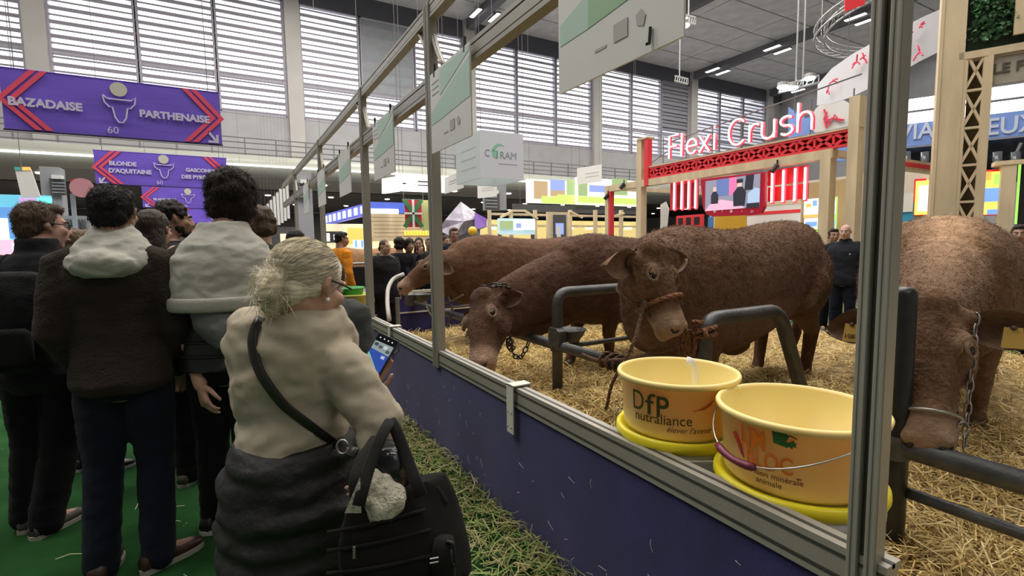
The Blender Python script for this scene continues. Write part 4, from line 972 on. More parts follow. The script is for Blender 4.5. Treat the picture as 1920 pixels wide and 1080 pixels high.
    if shoe:
        for s, sd in (('L', -1), ('R', 1)):
            fo, fa = F_[s]; fd = V((math.cos(fa), math.sin(fa), 0)); fs = V((fd.y, -fd.x, 0)); k2 = H/1.75; bs = fo+up*0
            sh = MB(); prof = [(-.075, .028, .055), (-.06, .036, .075), (-.02, .038, .085), (.03, .040, .07), (.08, .046, .05), (.13, .046, .042), (.17, .038, .034), (.19, .022, .022)]
            sh.loft([(bs+fd*a*k2+up*(.018+b2*.5)*k2, fs*w2*k2, up*b2*.52*k2) for a, w2, b2 in prof], 14, e=2.4); S = obj('shoe', sh, shoe[0], t, smooth=True)
            so = MB(); so.loft([(bs+fd*a*k2+up*h2, fs*(w2+.005)*k2, fd*.0001) for a, w2, h2 in ((0, .04, 0),)], 8, cap=False) if 0 else None
            outl = [(-.082, 0), (-.07, .034), (-.02, .042), (.04, .044), (.10, .052), (.15, .048), (.185, .03), (.197, 0)]; poly = [(a, b2) for a, b2 in outl]+[(a, -b2) for a, b2 in outl[-2:0:-1]]
            so.prism([(a*k2, b2*k2) for a, b2 in poly], fd, fs, up, bs+up*.002, .022*k2); obj('sole', so, shoe[1], S)
    return B
def B_hand(mb, w_, d, n, k, sd, arm, voxel):
    """palm, four unequal bent fingers and a thumb leaving the side of the palm"""
    d = V(d).normalized(); n = V(n); n = (n-d*n.dot(d)).normalized(); s = d.cross(n).normalized()*(-sd if len(arm) < 5 else arm[4])
    curl = arm[5] if len(arm) > 5 else .35; rr = 1.0 if voxel < .008 else 1.25
    mb.loft([(w_-d*.012*k, s*.024*k, n*.018*k), (w_+d*.02*k, s*.030*k, n*.017*k), (w_+d*.06*k, s*.041*k, n*.016*k), (w_+d*.088*k, s*.040*k, n*.013*k), (w_+d*.096*k, s*.034*k, n*.008*k)], 14, e=2.6)
    for i, (o, L) in enumerate(((.030, .070), (.010, .079), (-.011, .073), (-.031, .057))):
        p = w_+d*(.084 - .006*abs(i-1))*k+s*o*k; q = [p-d*.02*k]; a = curl*.5; sp = s*o*.9
        for f, c in ((.45, curl), (.32, curl*1.1), (.23, curl*.7)):
            q.append(q[-1]+(d*math.cos(a)+n*math.sin(a)+sp*(1 if i != 1 else .5)).normalized()*(L*f+(.02 if len(q) == 1 else 0))*k); a += c
        mb.limb(q, [.0095*k*rr, .009*k*rr, .0082*k*rr, .0072*k*rr], 8)
    tb = w_+d*.022*k+s*.026*k+n*.006*k; mb.limb([tb, tb+(s*.75+d*.6+n*.25).normalized()*.042*k, tb+(s*.75+d*.6+n*.25).normalized()*.042*k+(s*.25+d*.9+n*.35).normalized()*.034*k, tb+(s*.75+d*.6+n*.25).normalized()*.042*k+(s*.12+d*.9+n*.45).normalized()*.058*k], [.016*k, .012*k, .010*k*rr, .008*k*rr], 8)
def glasses(B, m_):
    Hd, k = B.Hd, B.k; g = obj('glasses', MB().tube([Hd(-.012, .104, .010), Hd(0, .106, .013), Hd(.012, .104, .010)], .0022*k, 6), m_, B.root)
    for sd in (-1, 1):
        rim = MB().tube([Hd(sd*(.034+.023*math.cos(x)), .101-.012*(math.cos(x)+1)/2*1, .005+.018*math.sin(x)) for x in [2*PI*i/18 for i in range(19)]], .0026*k, 6)
        rim.tube([Hd(sd*.057, .09, .010), Hd(sd*.079, .04, .012), Hd(sd*.083, -.01, .014)], .0032*k, 6); obj('rim', rim, m_, g, smooth=True)
K_dark = cloth('black_jacket', (.012, .012, .014)); K_trk = cloth('black_trousers', (.007, .007, .008)); K_jean = cloth('dark_jeans', (.008, .011, .021), bs=300); K_brown = cloth('brown_jacket', (.032, .023, .017), .25, .5, 90)
K_hood = cloth('stone_hood', (.42, .41, .36), .1, .3, 250); K_olive = cloth('olive_tee', (.035, .032, .024)); K_sweat = cloth('beige_knit', (.43, .37, .28), .07, .12, 600); K_vest = mat('black_vest', (.010, .010, .010), .45, var=.2, bump=.2, bscale=30)
K_blue = cloth('blue_jacket', (.02, .05, .09)); K_grey = cloth('grey_hoodie', (.075, .078, .078)); K_org = cloth('orange_vest', (.75, .26, .02)); K_navy = cloth('navy_coat', (.016, .018, .026))
SH_br = (mat('brown_leather', (.04, .018, .012), .5, var=.3), mat('pale_sole', (.35, .33, .28), .7)); SH_tr = (mat('worn_trainer', (.09, .075, .06), .7, var=.5, vscale=30), mat('pale_sole', (.35, .33, .28), .7)); SH_bl = (mat('black_shoe', (.01, .01, .01), .5), mat('white_sole', (.5, .5, .48), .6))
def at(px, py_, d): p = dep(px, py_, d); return (p.x, p.y)
def view(p): return math.atan2(p[1], p[0])
# ---- P2: brown jacket with pale hood
p2 = (-.445, 2.80); v = view(p2)
B = person('man seen from behind in a dark brown jacket with a pale stone hood', p2, v-.30, 1.745, 'short', H_black, S_tan, K_brown, K_jean, head=(v-.42, .0), bw=.94, pocket=True, hem=.475, tt=.024, voxel=.010, shoe=SH_br, trous_t=.014,
           feet={'L': (onz(193, 1085, 0), v-.25), 'R': (onz(300, 1062, 0), v-1.15)})
hb = MB(); T = B.T
ringz = [(.795, .112, .082, -.016), (.812, .118, .090, -.026), (.830, .108, .088, -.030), (.850, .090, .078, -.026), (.874, .066, .062, -.016), (.892, .052, .052, -.008)]
hb.loft([(T(0, yc, z-(.0)), B.fx*rx*1.745*.80, (B.fy+V((0, 0, .42)))*ry*1.745*.92) for z, rx, ry, yc in ringz], 22)
hb.ell(T(0, -.090, .800), (.066*1.745, .030*1.745, .034*1.745), Matrix((B.fx, B.fy, V((0, 0, 1)))).transposed())
blob('hood', hb, K_hood, B.root, .009, 3, amp=.012, nscale=7, stretch=(1, 1, 2.2), ridge=True)
# ---- P4: tall man, grey sweatshirt over his shoulders, black vest
p4 = at(437, 700, 2.45); v = view(p4); H4 = 1.78
lw = dep(376, 722, 2.27); le = dep(349, 615, 2.33)
B = person('tall man seen from behind with a pale grey hooded sweatshirt draped on his shoulders', p4, v-.06, H4, 'fluffy', H_dark, S_light, K_vest, K_trk, head=(v-.12, 0), bw=1.04, hem=.50, tt=.028, sleeve=0, voxel=.006, shoe=SH_bl, trous_t=.012, hairk=1.22, hcen=dep(436, 379, 2.46),
           arms={'L': (le, lw, (lw-le).normalized(), V((.9, .3, 0)), -1 if 0 else 1, .45)}, feet={'L': (onz(405, 990, 0), v-.7), 'R': (onz(460, 1010, 0), v-.2)})
T = B.T; mb = MB()
for s in ('L', 'R'):
    sh, e, w_, hd = B.A[s]; mb.limb([sh-(B.fx*(-.03 if s == 'L' else .03)), sh, lerp(sh, e, .5), lerp(sh, e, .95)], [.07, .075, .068, .064])
mb.loft([(T(0, -.008, z), B.fx*rx*H4, B.fy*ry*H4) for z, rx, ry in ((.70, .10, .068), (.78, .113, .07), (.81, .10, .062), (.83, .07, .05))], 16)
blob('tee_shirt', mb, K_olive, B.root, .012, 3, amp=.004, nscale=12)
vb = MB()      # quilting seams of the vest
for z in (.54, .575, .61, .645, .68): 
    rg = torso(H4, 1.08, .031, z, z+.001, 1); r0 = rg[0]; vb.tube([B.root.location + B.fx*r0[1]*math.cos(x)+B.fy*(r0[2]*math.sin(x)+r0[3])+V((0, 0, r0[0])) for x in [2*PI*i/28 for i in range(29)]], .008, 6)
obj('quilted_seam', vb, K_vest, B.root, smooth=True)
# draped sweatshirt: yoke over the shoulders, hem band and hanging hood
def drape(z_list, name, m, ang0, ang1, th=.02, amp=.010, voxel=.010):
    """shell around the back: z_list of (z, rx, ry, yc)"""
    mb = MB(); n = 28
    outer = [[T(rx*math.cos(a), yc+ry*math.sin(a), z-.0*a) for a in [ang0+(ang1-ang0)*i/n for i in range(n+1)]] for z, rx, ry, yc in z_list]
    inner = [[T((rx-th/H4)*math.cos(a), yc+(ry-th/H4)*math.sin(a), z) for a in [ang0+(ang1-ang0)*i/n for i in range(n+1)]] for z, rx, ry, yc in z_list]
    N = n+1; k = len(z_list); vs = [p for r in outer for p in r]+[p for r in inner for p in r]; M_ = N*k; fs = []
    for j in range(k-1):
        for i in range(n): a = j*N+i; fs += [(a, a+1, a+N+1, a+N), (M_+a, M_+a+N, M_+a+N+1, M_+a+1)]
        for i in (0, n): a = j*N+i; fs.append((a, a+N, M_+a+N, M_+a))
    for i in range(n):
        for j in (0, k-1): a = j*N+i; fs.append((a, M_+a, M_+a+1, a+1))
    mb.add(vs, fs); return mb
db = drape([(.888, .058, .056, -.002), (.868, .066, .066, -.006), (.842, .088, .082, -.012), (.822, .108, .090, -.018), (.795, .126, .096, -.022), (.76, .134, .100, -.026), (.72, .136, .104, -.028), (.69, .134, .107, -.030), (.683, .137, .111, -.030), (.665, .134, .110, -.030)], 'x', None, PI*.92, PI*2.08, .026)
hm2 = drape([(.694, .139, .113, -.030), (.684, .142, .116, -.030), (.666, .141, .116, -.030), (.657, .137, .112, -.030)], 'x', None, PI*.92, PI*2.08, .026); blob('hem_band', hm2, K_hood, B.root, .008, 2)
blob('draped_sweatshirt', db, K_hood, B.root, .009, 3, amp=.010, nscale=6, stretch=(1, 1, 1.9), ridge=True)
hb = drape([(.685, .088, .092, -.024), (.655, .092, .106, -.028), (.62, .084, .120, -.032), (.585, .060, .122, -.032), (.562, .03, .116, -.032)], 'x', None, PI*1.12, PI*1.88, .03)
blob('hanging_hood', hb, cloth('grey_lining', (.16, .165, .16), .1, .3, 250), B.root, .010, 3, amp=.012, nscale=10)
obj('drawstring', MB().tube(round_path([T(.085, -.135, .70), T(.088, -.14, .65), T(.092, -.135, .60)], .02), .005, 6), K_hood, B.root)
# ---- P1: left edge man with glasses and backpack
p1 = at(96, 700, 2.5); v = view(p1)
B = person('man with brown cropped hair and glasses in a black jacket at the left edge', p1, v-.45, 1.70, 'crop', H_brown, S_pink, K_dark, K_trk, head=(v-1.22, -.03), bw=1.0, pocket=True, hem=.45, tt=.026, voxel=.010, shoe=SH_tr, collar=.042, trous_t=.022,
           feet={'L': (onz(55, 990, 0), v-.2), 'R': (onz(90, 1000, 0), v-.9)})
glasses(B, M_black)
bp = MB(); T = B.T; R3 = Matrix((B.fx, B.fy, V((0, 0, 1)))).transposed(); 
bp.loft([(T(0, -.135, z), B.fx*rx*1.7, B.fy*ry*1.7) for z, rx, ry in ((.53, .07, .03), (.55, .09, .05), (.64, .094, .06), (.74, .088, .052), (.79, .07, .035), (.80, .04, .02))], 18, e=3.2)
bt_ = thing('backpack', 'black backpack worn by the man with glasses at the left edge', 'backpack', T(0, -.135, .53))
blob('bag', bp, cloth('black_nylon', (.009, .009, .010), .2, .3, 120), bt_, .012, 2, amp=.006, nscale=10)
obj('pocket', MB().loft([(T(0, -.20, z), B.fx*rx*1.7, B.fy*.014*1.7) for z, rx in ((.56, .05), (.57, .066), (.64, .066), (.655, .05))], 14, e=3.5), cloth('black_nylon', (.009, .009, .010)), bt_, smooth=True)
for sd in (-1, 1): obj('strap', MB().tube(round_path([T(sd*.06, -.09, .79), T(sd*.062, -.03, .845), T(sd*.07, .06, .81), T(sd*.085, .08, .70), T(sd*.10, .0, .60)], .05), .018, 8, flat=.4), cloth('black_nylon', (.009, .009, .010)), bt_, smooth=True)
# ---- people between them
q = at(143, 500, 3.15); v = view(q); B = person('fair haired woman with glasses half hidden behind the pale hood', q, v-1.2, 1.60, 'short', hairm('fair', (.16, .10, .06)), S_pink, K_dark, K_trk, head=(v-1.25, 0), shoe=SH_bl); glasses(B, M_black)
q = at(290, 500, 2.95); v = view(q); person('woman with long dark brown hair between the two hooded men', q, v-.5, 1.69, 'long', H_long, S_tan, K_dark, K_trk, head=(v-.6, 0), shoe=SH_tr, hairk=1.06)
q = at(325, 500, 3.45); v = view(q); B = person('man with black curly hair and beard in profile under the purple banners', q, v-1.3, 1.79, 'curly', H_black, S_tan, K_dark, K_trk, head=(v-1.45, -.05), shoe=SH_bl)
bd = MB()
for c, r in (((0, .056, -.092), (.050, .034, .026)), ((.045, .02, -.06), (.016, .035, .03)), ((-.045, .02, -.06), (.016, .035, .03)), ((0, .092, -.052), (.028, .009, .006)), ((0, .086, -.09), (.028, .018, .016))): bd.ell(B.Hd(*c), [x*B.k for x in r], B.HR)
blob('beard', bd, H_black, B.root, .008, 1, amp=.004, nscale=40)
q = at(494, 500, 3.2); v = view(q); person('person with tousled brown hair just right of the tall man', q, v-.1, 1.725, 'fluffy', H_brown, S_light, cloth('khaki_coat', (.06, .06, .045)), K_trk, shoe=SH_bl, hairk=.92)
q = at(556, 500, 4.6); v = view(q); person('woman with black hair tied back standing beyond the silver haired woman', q, v-1.0, 1.63, 'pulled', H_black, S_light, K_dark, K_trk, head=(v-1.1, 0), shoe=SH_bl)
q = at(362, 500, 6.6); v = view(q); person('balding man in a teal blue jacket far down the aisle', q, v+.2, 1.72, 'bald', H_grey, S_tan, K_blue, K_trk, shoe=SH_bl)
q = at(628, 600, 2.75); v = view(q); B = person('child in a dark grey hooded jacket beside the rail', q, v-.6, 1.38, 'short', H_brown, S_light, K_grey, K_trk, head=(v-.2, -.2), shoe=SH_bl, bw=1.1, tt=.03, hem=.47)
hb = MB(); hb.loft([(B.T(0, yc, z), B.fx*rx*1.38, B.fy*ry*1.38) for z, rx, ry, yc in ((.77, .06, .03, -.085), (.80, .095, .06, -.06), (.83, .09, .066, -.04), (.855, .06, .05, -.02))], 16); blob('hood', hb, K_grey, B.root, .012, 3, amp=.008, nscale=12)
q = at(640, 500, 7.6); v = view(q); person('man in an orange high visibility vest between the left frame posts', q, v-.9, 1.70, 'short', H_black, S_tan, K_org, K_trk, head=(v-1.3, -.1), shoe=SH_bl)
q = at(722, 520, 7.3); v = view(q); B = person('woman in a dark parka with a fur edged hood watching the bulls', q, v+PI+.55, 1.56, 'pulled', H_brown, S_light, K_dark, K_trk, head=(v+PI+.75, -.05), shoe=SH_bl, bw=1.2, tt=.03, hem=.40)
fb = MB()
for i in range(22):
    a = -.5+ (PI+1.0)*i/21; fb.ell(B.T(.085*math.cos(a), -.01-.07*math.sin(a), .825+.03*math.sin(a)), (.034, .034, .034))
blob('fur_trim', fb, cloth('grey_fur', (.30, .25, .20), .4, 1, 200), B.root, .012, 1, amp=.010, nscale=40)
far = [(750, 7.9, 1.60, 'fluffy', H_black, K_dark, .2, 'person with black hair turned away behind the parka woman'), (768, 8.0, 1.58, 'fluffy', H_dark, K_navy, PI+.4, 'dark haired woman in a navy coat smiling behind the drinking bull'), (787, 8.2, 1.60, 'long', H_dark, K_navy, PI-.1, 'dark haired woman directly above the eye of the drinking bull'), (806, 8.6, 1.61, 'short', H_grey, K_grey, PI+.2, 'grey haired onlooker just left of the frame post behind the reddish bull'),
       (836, 8.8, 1.64, 'long', H_dark, K_dark, PI+.5, 'onlooker with dark hair just right of the frame post'), (852, 8.3, 1.76, 'short', H_brown, K_navy, PI+.3, 'man with dark sunglasses looking over the reddish bull')]
for px, d, H_, hr, hm_, tp_, da, lb_ in far:
    q = at(px, 500, d); v = view(q); B = person(lb_, q, v+da, H_, hr, hm_, S_tan, tp_, K_trk, shoe=SH_bl, voxel=.016,
        arms={'R': (dep(772, 520, d-.15), dep(786, 478, d-.25))} if px == 768 else None)
    if 'sunglasses' in lb_: glasses(B, M_black)
q = at(1583, 500, 7.4); v = view(q); B = person('bald man in a dark zipped jacket standing left of the near frame post', q, v+PI-.2, 1.69, 'bald', H_grey, S_pink, K_navy, K_jean, shoe=SH_bl, bw=1.15, tt=.026, collar=.02)
obj('chest_badge', MB().quadbox(B.T(-.06, .085, .73), B.T(-.035, .088, .73), B.T(-.035, .088, .742), B.T(-.06, .085, .742), B.fy*-.004), mat('pale_print', (.5, .5, .5)), B.root)
q = at(1560, 500, 7.9); v = view(q); person('dark haired person half hidden behind the rump of the middle bull', q, v+PI+.3, 1.64, 'short', H_dark, S_tan, K_dark, K_trk, shoe=SH_bl)
q = at(1907, 500, 5.6); v = view(q); person('dark haired person showing only a head top behind the right hand bull', q, v+PI, 1.60, 'short', H_dark, S_tan, K_dark, K_trk, shoe=SH_bl)
# ---- P6: elderly woman in the foreground
H6 = 1.555; c6 = dep(560, 700, 1.40); p6 = (c6.x-.02, c6.y-.02); v = view(p6); az6 = v-.62
ph = dep(706, 671, 1.56); rx_ = CAMR*.72+V((0, 0, .30))+V((.2, .35, 0))*.0
eR, wR = dep(716, 792, 1.30), dep(702, 846, 1.27); eL, wL = dep(640, 742, 1.66), dep(694, 716, 1.60)
pu = (r_*.42 - d_*.86 + f_*.42).normalized(); pr = (r_*.90 + d_*.36 - f_*.05); pr = (pr-pu*pr.dot(pu)).normalized(); pn = pr.cross(pu).normalized()   # phone axes: up, right, face
if pn.dot(-f_) < 0: pn = -pn
wL = ph-pu*.105-pn*.045; eL = wL-f_*.02+d_*.12-r_*.20
B = person('elderly woman with silver hair in a beige jumper holding up a phone', p6, az6, H6, 'bun', H_silver, S_light, K_sweat, None, head=(v-.93, -.30), bw=.86, tp=1.5, hs=1.10, necktop=.828, sho={'R': dep(634, 676, 1.33), 'L': V((p6[0], p6[1], .785*H6))+V((math.sin(az6), -math.cos(az6), 0))*-.072*H6+V((math.cos(az6), math.sin(az6), 0))*.03*H6}, hcen=dep(580, 536, 1.34), hem=.575, tt=.018, sleeve=.95, voxel=.0065, lean=.06, fold=.020, fscale=5.5, ridge=True,
           arms={'R': (eR, wR, (wR-eR).normalized(), V((-.3, .9, 0)), 1, .6), 'L': (eL, wL, (pu*.9+pr*.12).normalized(), pn, 1, .3)})
T6 = B.T; B6 = B
obj('jumper_hem', MB().tube([B.T(0, 0, .576)+B.fx*.148*math.cos(x)*1.0+B.fy*(.150*math.sin(x)-.004)+V((0, 0, -.012*math.sin(x*1+.5))) for x in [2*PI*i/36 for i in range(37)]], .012, 8), K_sweat, B.root, smooth=True)
for k_ in range(0):
    e_, w_ = B.A['R'][1], B.A['R'][2]; c = lerp(B.A['R'][1], B.A['R'][2], -.05+.1*k_); d = (w_-e_).normalized(); u1 = d.cross(V((0, 0, 1))).normalized(); u2 = d.cross(u1)
    obj('sleeve_fold', MB().tube([c+d*.008*math.sin(x*2+k_)+u1*(.058-.004*k_)*math.cos(x)+u2*(.058-.004*k_)*math.sin(x) for x in [2*PI*i/20 for i in range(21)]], .010, 8), K_sweat, B.root, smooth=True)
# quilted dark skirt coat
sk = MB(); zz = [.600, .575, .53, .49, .45, .40, .35, .30, .25, .20, .15, .12]; wd = [.094, .104, .112, .118, .120, .124, .127, .130, .133, .136, .139, .140]
rr_ = []
for i in range(56):
    z = .600-.48*i/55; k_ = np.interp(-z, [-a for a in zz], wd); k_ = float(k_)+.009*abs(math.sin((.600-z)*PI/.042))
    rr_.append((T6(0, -.01, z), B.fx*k_*H6, B.fy*k_*1.0*H6))
sk.loft(rr_, 40); Sk = blob('quilted_skirt', sk, mat('black_quilt', (.0065, .006, .0055), .65, var=.3, vscale=10, bump=.25, bscale=40), B.root, .010, 1, amp=.012, nscale=6, stretch=(1, 1, 2.5))
lg = MB()
for sd in (-1, 1): lg.limb([T6(sd*.05, 0, .3), T6(sd*.05, 0, .05)], [.06, .05])
obj('trousers', lg, K_trk, B.root, smooth=True)
for sd in (-1, 1):
    s_ = MB(); s_.loft([(T6(sd*.052, a, .02+b*.4), B.fx*w2*H6, V((0, 0, b*.5*H6))) for a, w2, b in ((-.045, .018, .03), (-.02, .024, .045), (.04, .027, .035), (.09, .024, .025), (.11, .012, .012))], 12); obj('shoe', s_, SH_bl[0], B.root, smooth=True)
# hair: bun, loose strands, earring, glasses temple
Hd = B.Hd; k = B.k; hb = MB()
for c, r in (((0.0, -.118, -.022), (.040, .034, .038)), ((.012, -.132, -.045), (.030, .026, .034)), ((-.012, -.125, -.01), (.028, .024, .026)), ((0, -.105, -.065), (.028, .03, .035))): hb.ell(Hd(*c), [x*k for x in r], B.HR)
Bn = blob('hair_bun', hb, H_silver, B.root, .006, 1, amp=.006, nscale=30, stretch=(1, 1, .4))
ls = MB(); random.seed(5)
for i in range(46):
    a = Hd(random.uniform(-.05, .04), random.uniform(-.13, -.085), random.uniform(-.05, .02)); L = random.uniform(.03, .085)
    o_ = V((random.uniform(-.6, .3), random.uniform(-.4, .2), random.uniform(-1, -.3))).normalized()
    ls.tube([a, a+o_*L*.5+V((random.uniform(-.01, .01), 0, .006)), a+o_*L+V((random.uniform(-.02, .02), 0, -.01))], [.0012, .001, .0004], 4)
bunp = np.array(Hd(0, -.118, -.022)); NS = 5200
dv = rng.normal(0, 1, (NS*3, 3)); dv /= np.linalg.norm(dv, axis=1)[:, None]; dv = dv[(dv[:, 2] > -.62) & ~((dv[:, 1] > .40) & (dv[:, 2] < .45-.35*np.abs(dv[:, 0]))) & ~((dv[:, 1] > .05) & (dv[:, 2] < .0))][:NS]
bd_ = np.array((0, -.80, -.60)); om = np.arccos(np.clip(dv@bd_, -1, 1))[:, None]; rad = rng.uniform(1.0, 1.035, (len(dv), 1)); SP = []
for t_ in np.linspace(0, .96, 11):
    q = (np.sin((1-t_)*om)*dv + np.sin(t_*om)*bd_)/np.sin(om); q += rng.normal(0, .004, q.shape); SP.append(np.array((0, -.024, .040))+q*np.array((.083, .101, .086))*rad)
SP = np.stack(SP, 1); HB = np.array([B.hx, B.hy, B.hu]); SP = np.array(B.hc) + (SP@HB)*k
ribbons('combed_strands', SP, rng.uniform(.0009, .0017, len(dv)), H_silver, B.root)
fuzz('combed_strands', Bn, 1500, (.02, .05), (.0009, .0015), lambda c: np.cross(c-bunp[None, :], np.array(B.hy)), H_silver, B.root, .12, .15, 5, .1)
H_str = obj('loose_strands', ls, H_silver, B.root); H_str['kind'] = 'stuff'
obj('earring', MB().ell(Hd(.081, .002, -.036), (.006, .006, .006)), mat('pearl', (.8, .78, .74), .2), B.root, smooth=True)
obj('spectacle_arm', MB().tube([Hd(.080, -.01, .018), Hd(.079, .04, .016), Hd(.068, .088, .012)], .0028*k, 6), M_black, B.root)
# crossbody strap, tote bag, cloth in it
M_tote = cloth('black_canvas', (.011, .010, .009), .2, .15, 500); M_leath = mat('black_leather_strap', (.018, .014, .011), .4, var=.2)
T = T6
st = [q for q in [on_surf(B6.top, x, y, .008) for x, y in ((492, 598), (481, 615), (477, 640), (481, 668), (492, 700), (510, 728), (535, 758), (563, 785), (595, 809), (625, 829))] if q] + [dep(650, 843, 1.16), dep(668, 850, 1.14)]
hbag = thing('shoulder_bag', 'small black leather bag on a crossbody strap at the elderly woman\'s side', 'bag', dep(716, 865, 1.16))
obj('strap', MB().tube(round_path(st, .02, 3), .0125, 8, flat=.25, side=r_), M_leath, hbag, smooth=True)
obj('buckle', MB().tube([dep(642, 838, 1.13)+r_*.013*math.cos(x)+d_*.016*math.sin(x) for x in [2*PI*i/14 for i in range(15)]], .0025, 6), M_steel, hbag, smooth=True)
bg = MB(); c = dep(722, 868, 1.19); bg.loft([(c-d_*.045, r_*.03, f_*.03), (c-d_*.035, r_*.055, f_*.05), (c, r_*.066, f_*.055), (c+d_*.06, r_*.064, f_*.05), (c+d_*.08, r_*.045, f_*.035)], 20, e=2.8)
blob('bag', bg, mat('black_patent', (.012, .012, .014), .22, bump=.2, bscale=25), hbag, .008, 2, amp=.008, nscale=16)
for px, y_ in ((697, 852), (727, 852)): obj('stud', MB().ell(dep(px, y_, 1.125), (.003, .003, .003)), M_steel, hbag)
# tote
tt_ = thing('tote_bag', 'large black tote bag with cloth in it hanging from the elderly woman\'s arm', 'bag', dep(735, 1000, 1.1))
W1 = 1.07
a_, b_, c_, e_ = dep(628, 950, W1), dep(795, 905, W1+.09), dep(850, 1110, W1+.08), dep(625, 1140, W1-.02)
th_ = (f_*.8+r_*.45).normalized()*.12
tb = MB(); n_ = 10
rows = []
for j in range(9):
    vj = j/8; L_ = lerp(a_, e_, vj); R_ = lerp(b_, c_, vj); bul = .03*math.sin(PI*vj); cen = (L_+R_)/2+th_*.5; ux = (R_-L_)/2; rows.append((cen, ux*(1+.04*math.sin(PI*vj)), th_*.5*(1+.5*math.sin(PI*vj))))
tb.loft(rows, 30, e=3.4); blob('pouch', tb, M_tote, tt_, .010, 2, amp=.007, nscale=6)
for vj in (.22, .40, .62, .82):
    L_ = lerp(a_, e_, vj)-th_*.16; R_ = lerp(b_, c_, vj)-th_*.16; obj('seam_band', MB().tube([lerp(L_, R_, i/8)-th_*.14*math.sin(PI*i/8) for i in range(9)], .0045, 6), M_tote, tt_, smooth=True)
top_ = dep(732, 788, 1.20)
for pts in ([dep(672, 948, W1-.025), dep(690, 880, W1+.02), dep(716, 815, 1.14), top_], [dep(790, 930, W1+.03), dep(765, 865, W1+.08), dep(742, 805, 1.18), top_], [dep(668, 945, W1+.0), dep(664, 900, 1.07), dep(676, 862, 1.12), dep(704, 820, 1.2)]):
    obj('handle', MB().tube(round_path(pts, .06), .014, 8, flat=.35, side=r_), M_tote, tt_, smooth=True)
obj('zip_pull', MB().tube([dep(664, 1025, 1.0), dep(664, 1047, 1.0)], .0028, 6), M_steel, tt_)
for dy in (0, 8): obj('label_print', MB().tube([dep(806, 1048+dy, 1.045), dep(822, 1045+dy, 1.05)], .0016, 5), mat('pale_print', (.5, .5, .5)), tt_)
fl = MB(); fl.loft([(dep(814, 958, 1.21)+f_*.01, r_*.03, f_*.02), (dep(808, 940, 1.21), r_*.045, f_*.02), (dep(790, 908, 1.20), r_*.042, f_*.018)], 12, e=3); blob('side_pocket', fl, M_tote, tt_, .008, 1)
obj('carabiner', MB().tube(round_path([dep(836, 1015, 1.12), dep(850, 1018, 1.12), dep(853, 1045, 1.12), dep(857, 1060, 1.12), dep(848, 1058, 1.12), dep(846, 1030, 1.12)], .01), .004, 6), M_black, tt_, smooth=True)
sp_ = MB(); c = dep(832, 1055, 1.14); sp_.loft([(c-d_*.055, r_*.022, f_*.022), (c-d_*.03, r_*.028, f_*.028), (c+d_*.06, r_*.028, f_*.028)], 14, e=2.6); obj('bottle_pocket', sp_, M_tote, tt_, smooth=True)
cw = thing('folded_cloth', 'cream fleece cloth stuffed in the black tote bag', 'cloth', dep(705, 935, 1.12))
fb = MB(); random.seed(11)
for px, y_, rx2, d in ((690, 925, .030, 1.10), (700, 905, .022, 1.12), (712, 935, .034, 1.12), (735, 935, .030, 1.13), (720, 915, .026, 1.14), (742, 945, .022, 1.12), (684, 900, .016, 1.12), (700, 950, .03, 1.11), (728, 952, .03, 1.12)): fb.ell(dep(px, y_, d), (rx2, rx2*1.1, rx2*1.25))
blob('fleece', fb, cloth('cream_fleece', (.56, .52, .41), .12, .8, 120), cw, .006, 2, amp=.016, nscale=11, ridge=True)
obj('corner', MB().prism([(0, 0), (.035, .0), (.032, .075)], r_, -d_, f_, dep(646, 962, 1.06), .004), cloth('cream_fleece', (.56, .52, .41)), cw)
# phone held in her left hand
M_scr = mat('phone_glass', (.01, .011, .016), .12); M_case = mat('black_phone_case', (.012, .012, .014), .5)
pt = thing('phone', 'black mobile phone with a lit screen in the elderly woman\'s left hand', 'phone', ph)
def pq(u0, v0, u1, v1, off, th, name, m, poly=None):
    mb = MB(); o = ph+pn*off; P_ = [(u0, v0), (u1, v0), (u1, v1), (u0, v1)] if poly is None else poly
    mb.prism(P_, pr, pu, -pn, o, th); return obj(name, mb, m, pt, bevel=.0015 if name == 'case' else 0)
pq(-.037, -.078, .037, .078, .0, .009, 'case', M_case); pq(-.034, -.075, .034, .075, .0006, .0005, 'screen', M_scr)
scr = lambda n, c, e=.55: mat(n, c, .3, emit=e)
pq(0, 0, 0, 0, .0011, .0003, 'screen_picture', scr('screen_blue', (.02, .055, .30)), [(-.032, -.042), (.032, -.042), (.032, .036), (-.032, .036)])
pq(0, 0, 0, 0, .0014, .0003, 'screen_picture', scr('screen_teal', (.14, .38, .34)), [(-.032, -.042), (.026, -.042), (-.032, .010)])
pq(0, 0, 0, 0, .0014, .0003, 'screen_picture', scr('screen_hall', (.20, .26, .27)), [(-.032, .022), (.032, .018), (.032, .052), (-.032, .050)])
for i, (u_, v_, m_) in enumerate(((-.022, .04, (.03, .04, .05)), (-.006, .036, (.06, .07, .07)), (.010, .04, (.45, .5, .5)), (.022, .030, (.05, .06, .06)), (.017, .008, (.35, .42, .6)))): pq(u_-.006, v_-.005, u_+.006, v_+.005, .0017, .0003, 'screen_picture', scr('screen_bit_%s' % 'abcde'[i], m_))
for i in range(4): pq(-.024+i*.014, .062, -.020+i*.014, .066, .0014, .0003, 'screen_icon', scr('screen_white', (.7, .7, .7)))
pq(-.005, -.062, .005, -.052, .0014, .0003, 'screen_icon', scr('screen_white', (.7, .7, .7)))
obj('phone_strap', MB().tube([ph+pu*.07+pr*.037, ph+pu*.05+pr*.05, ph+pu*.035+pr*.045], .004, 6), M_case, pt)
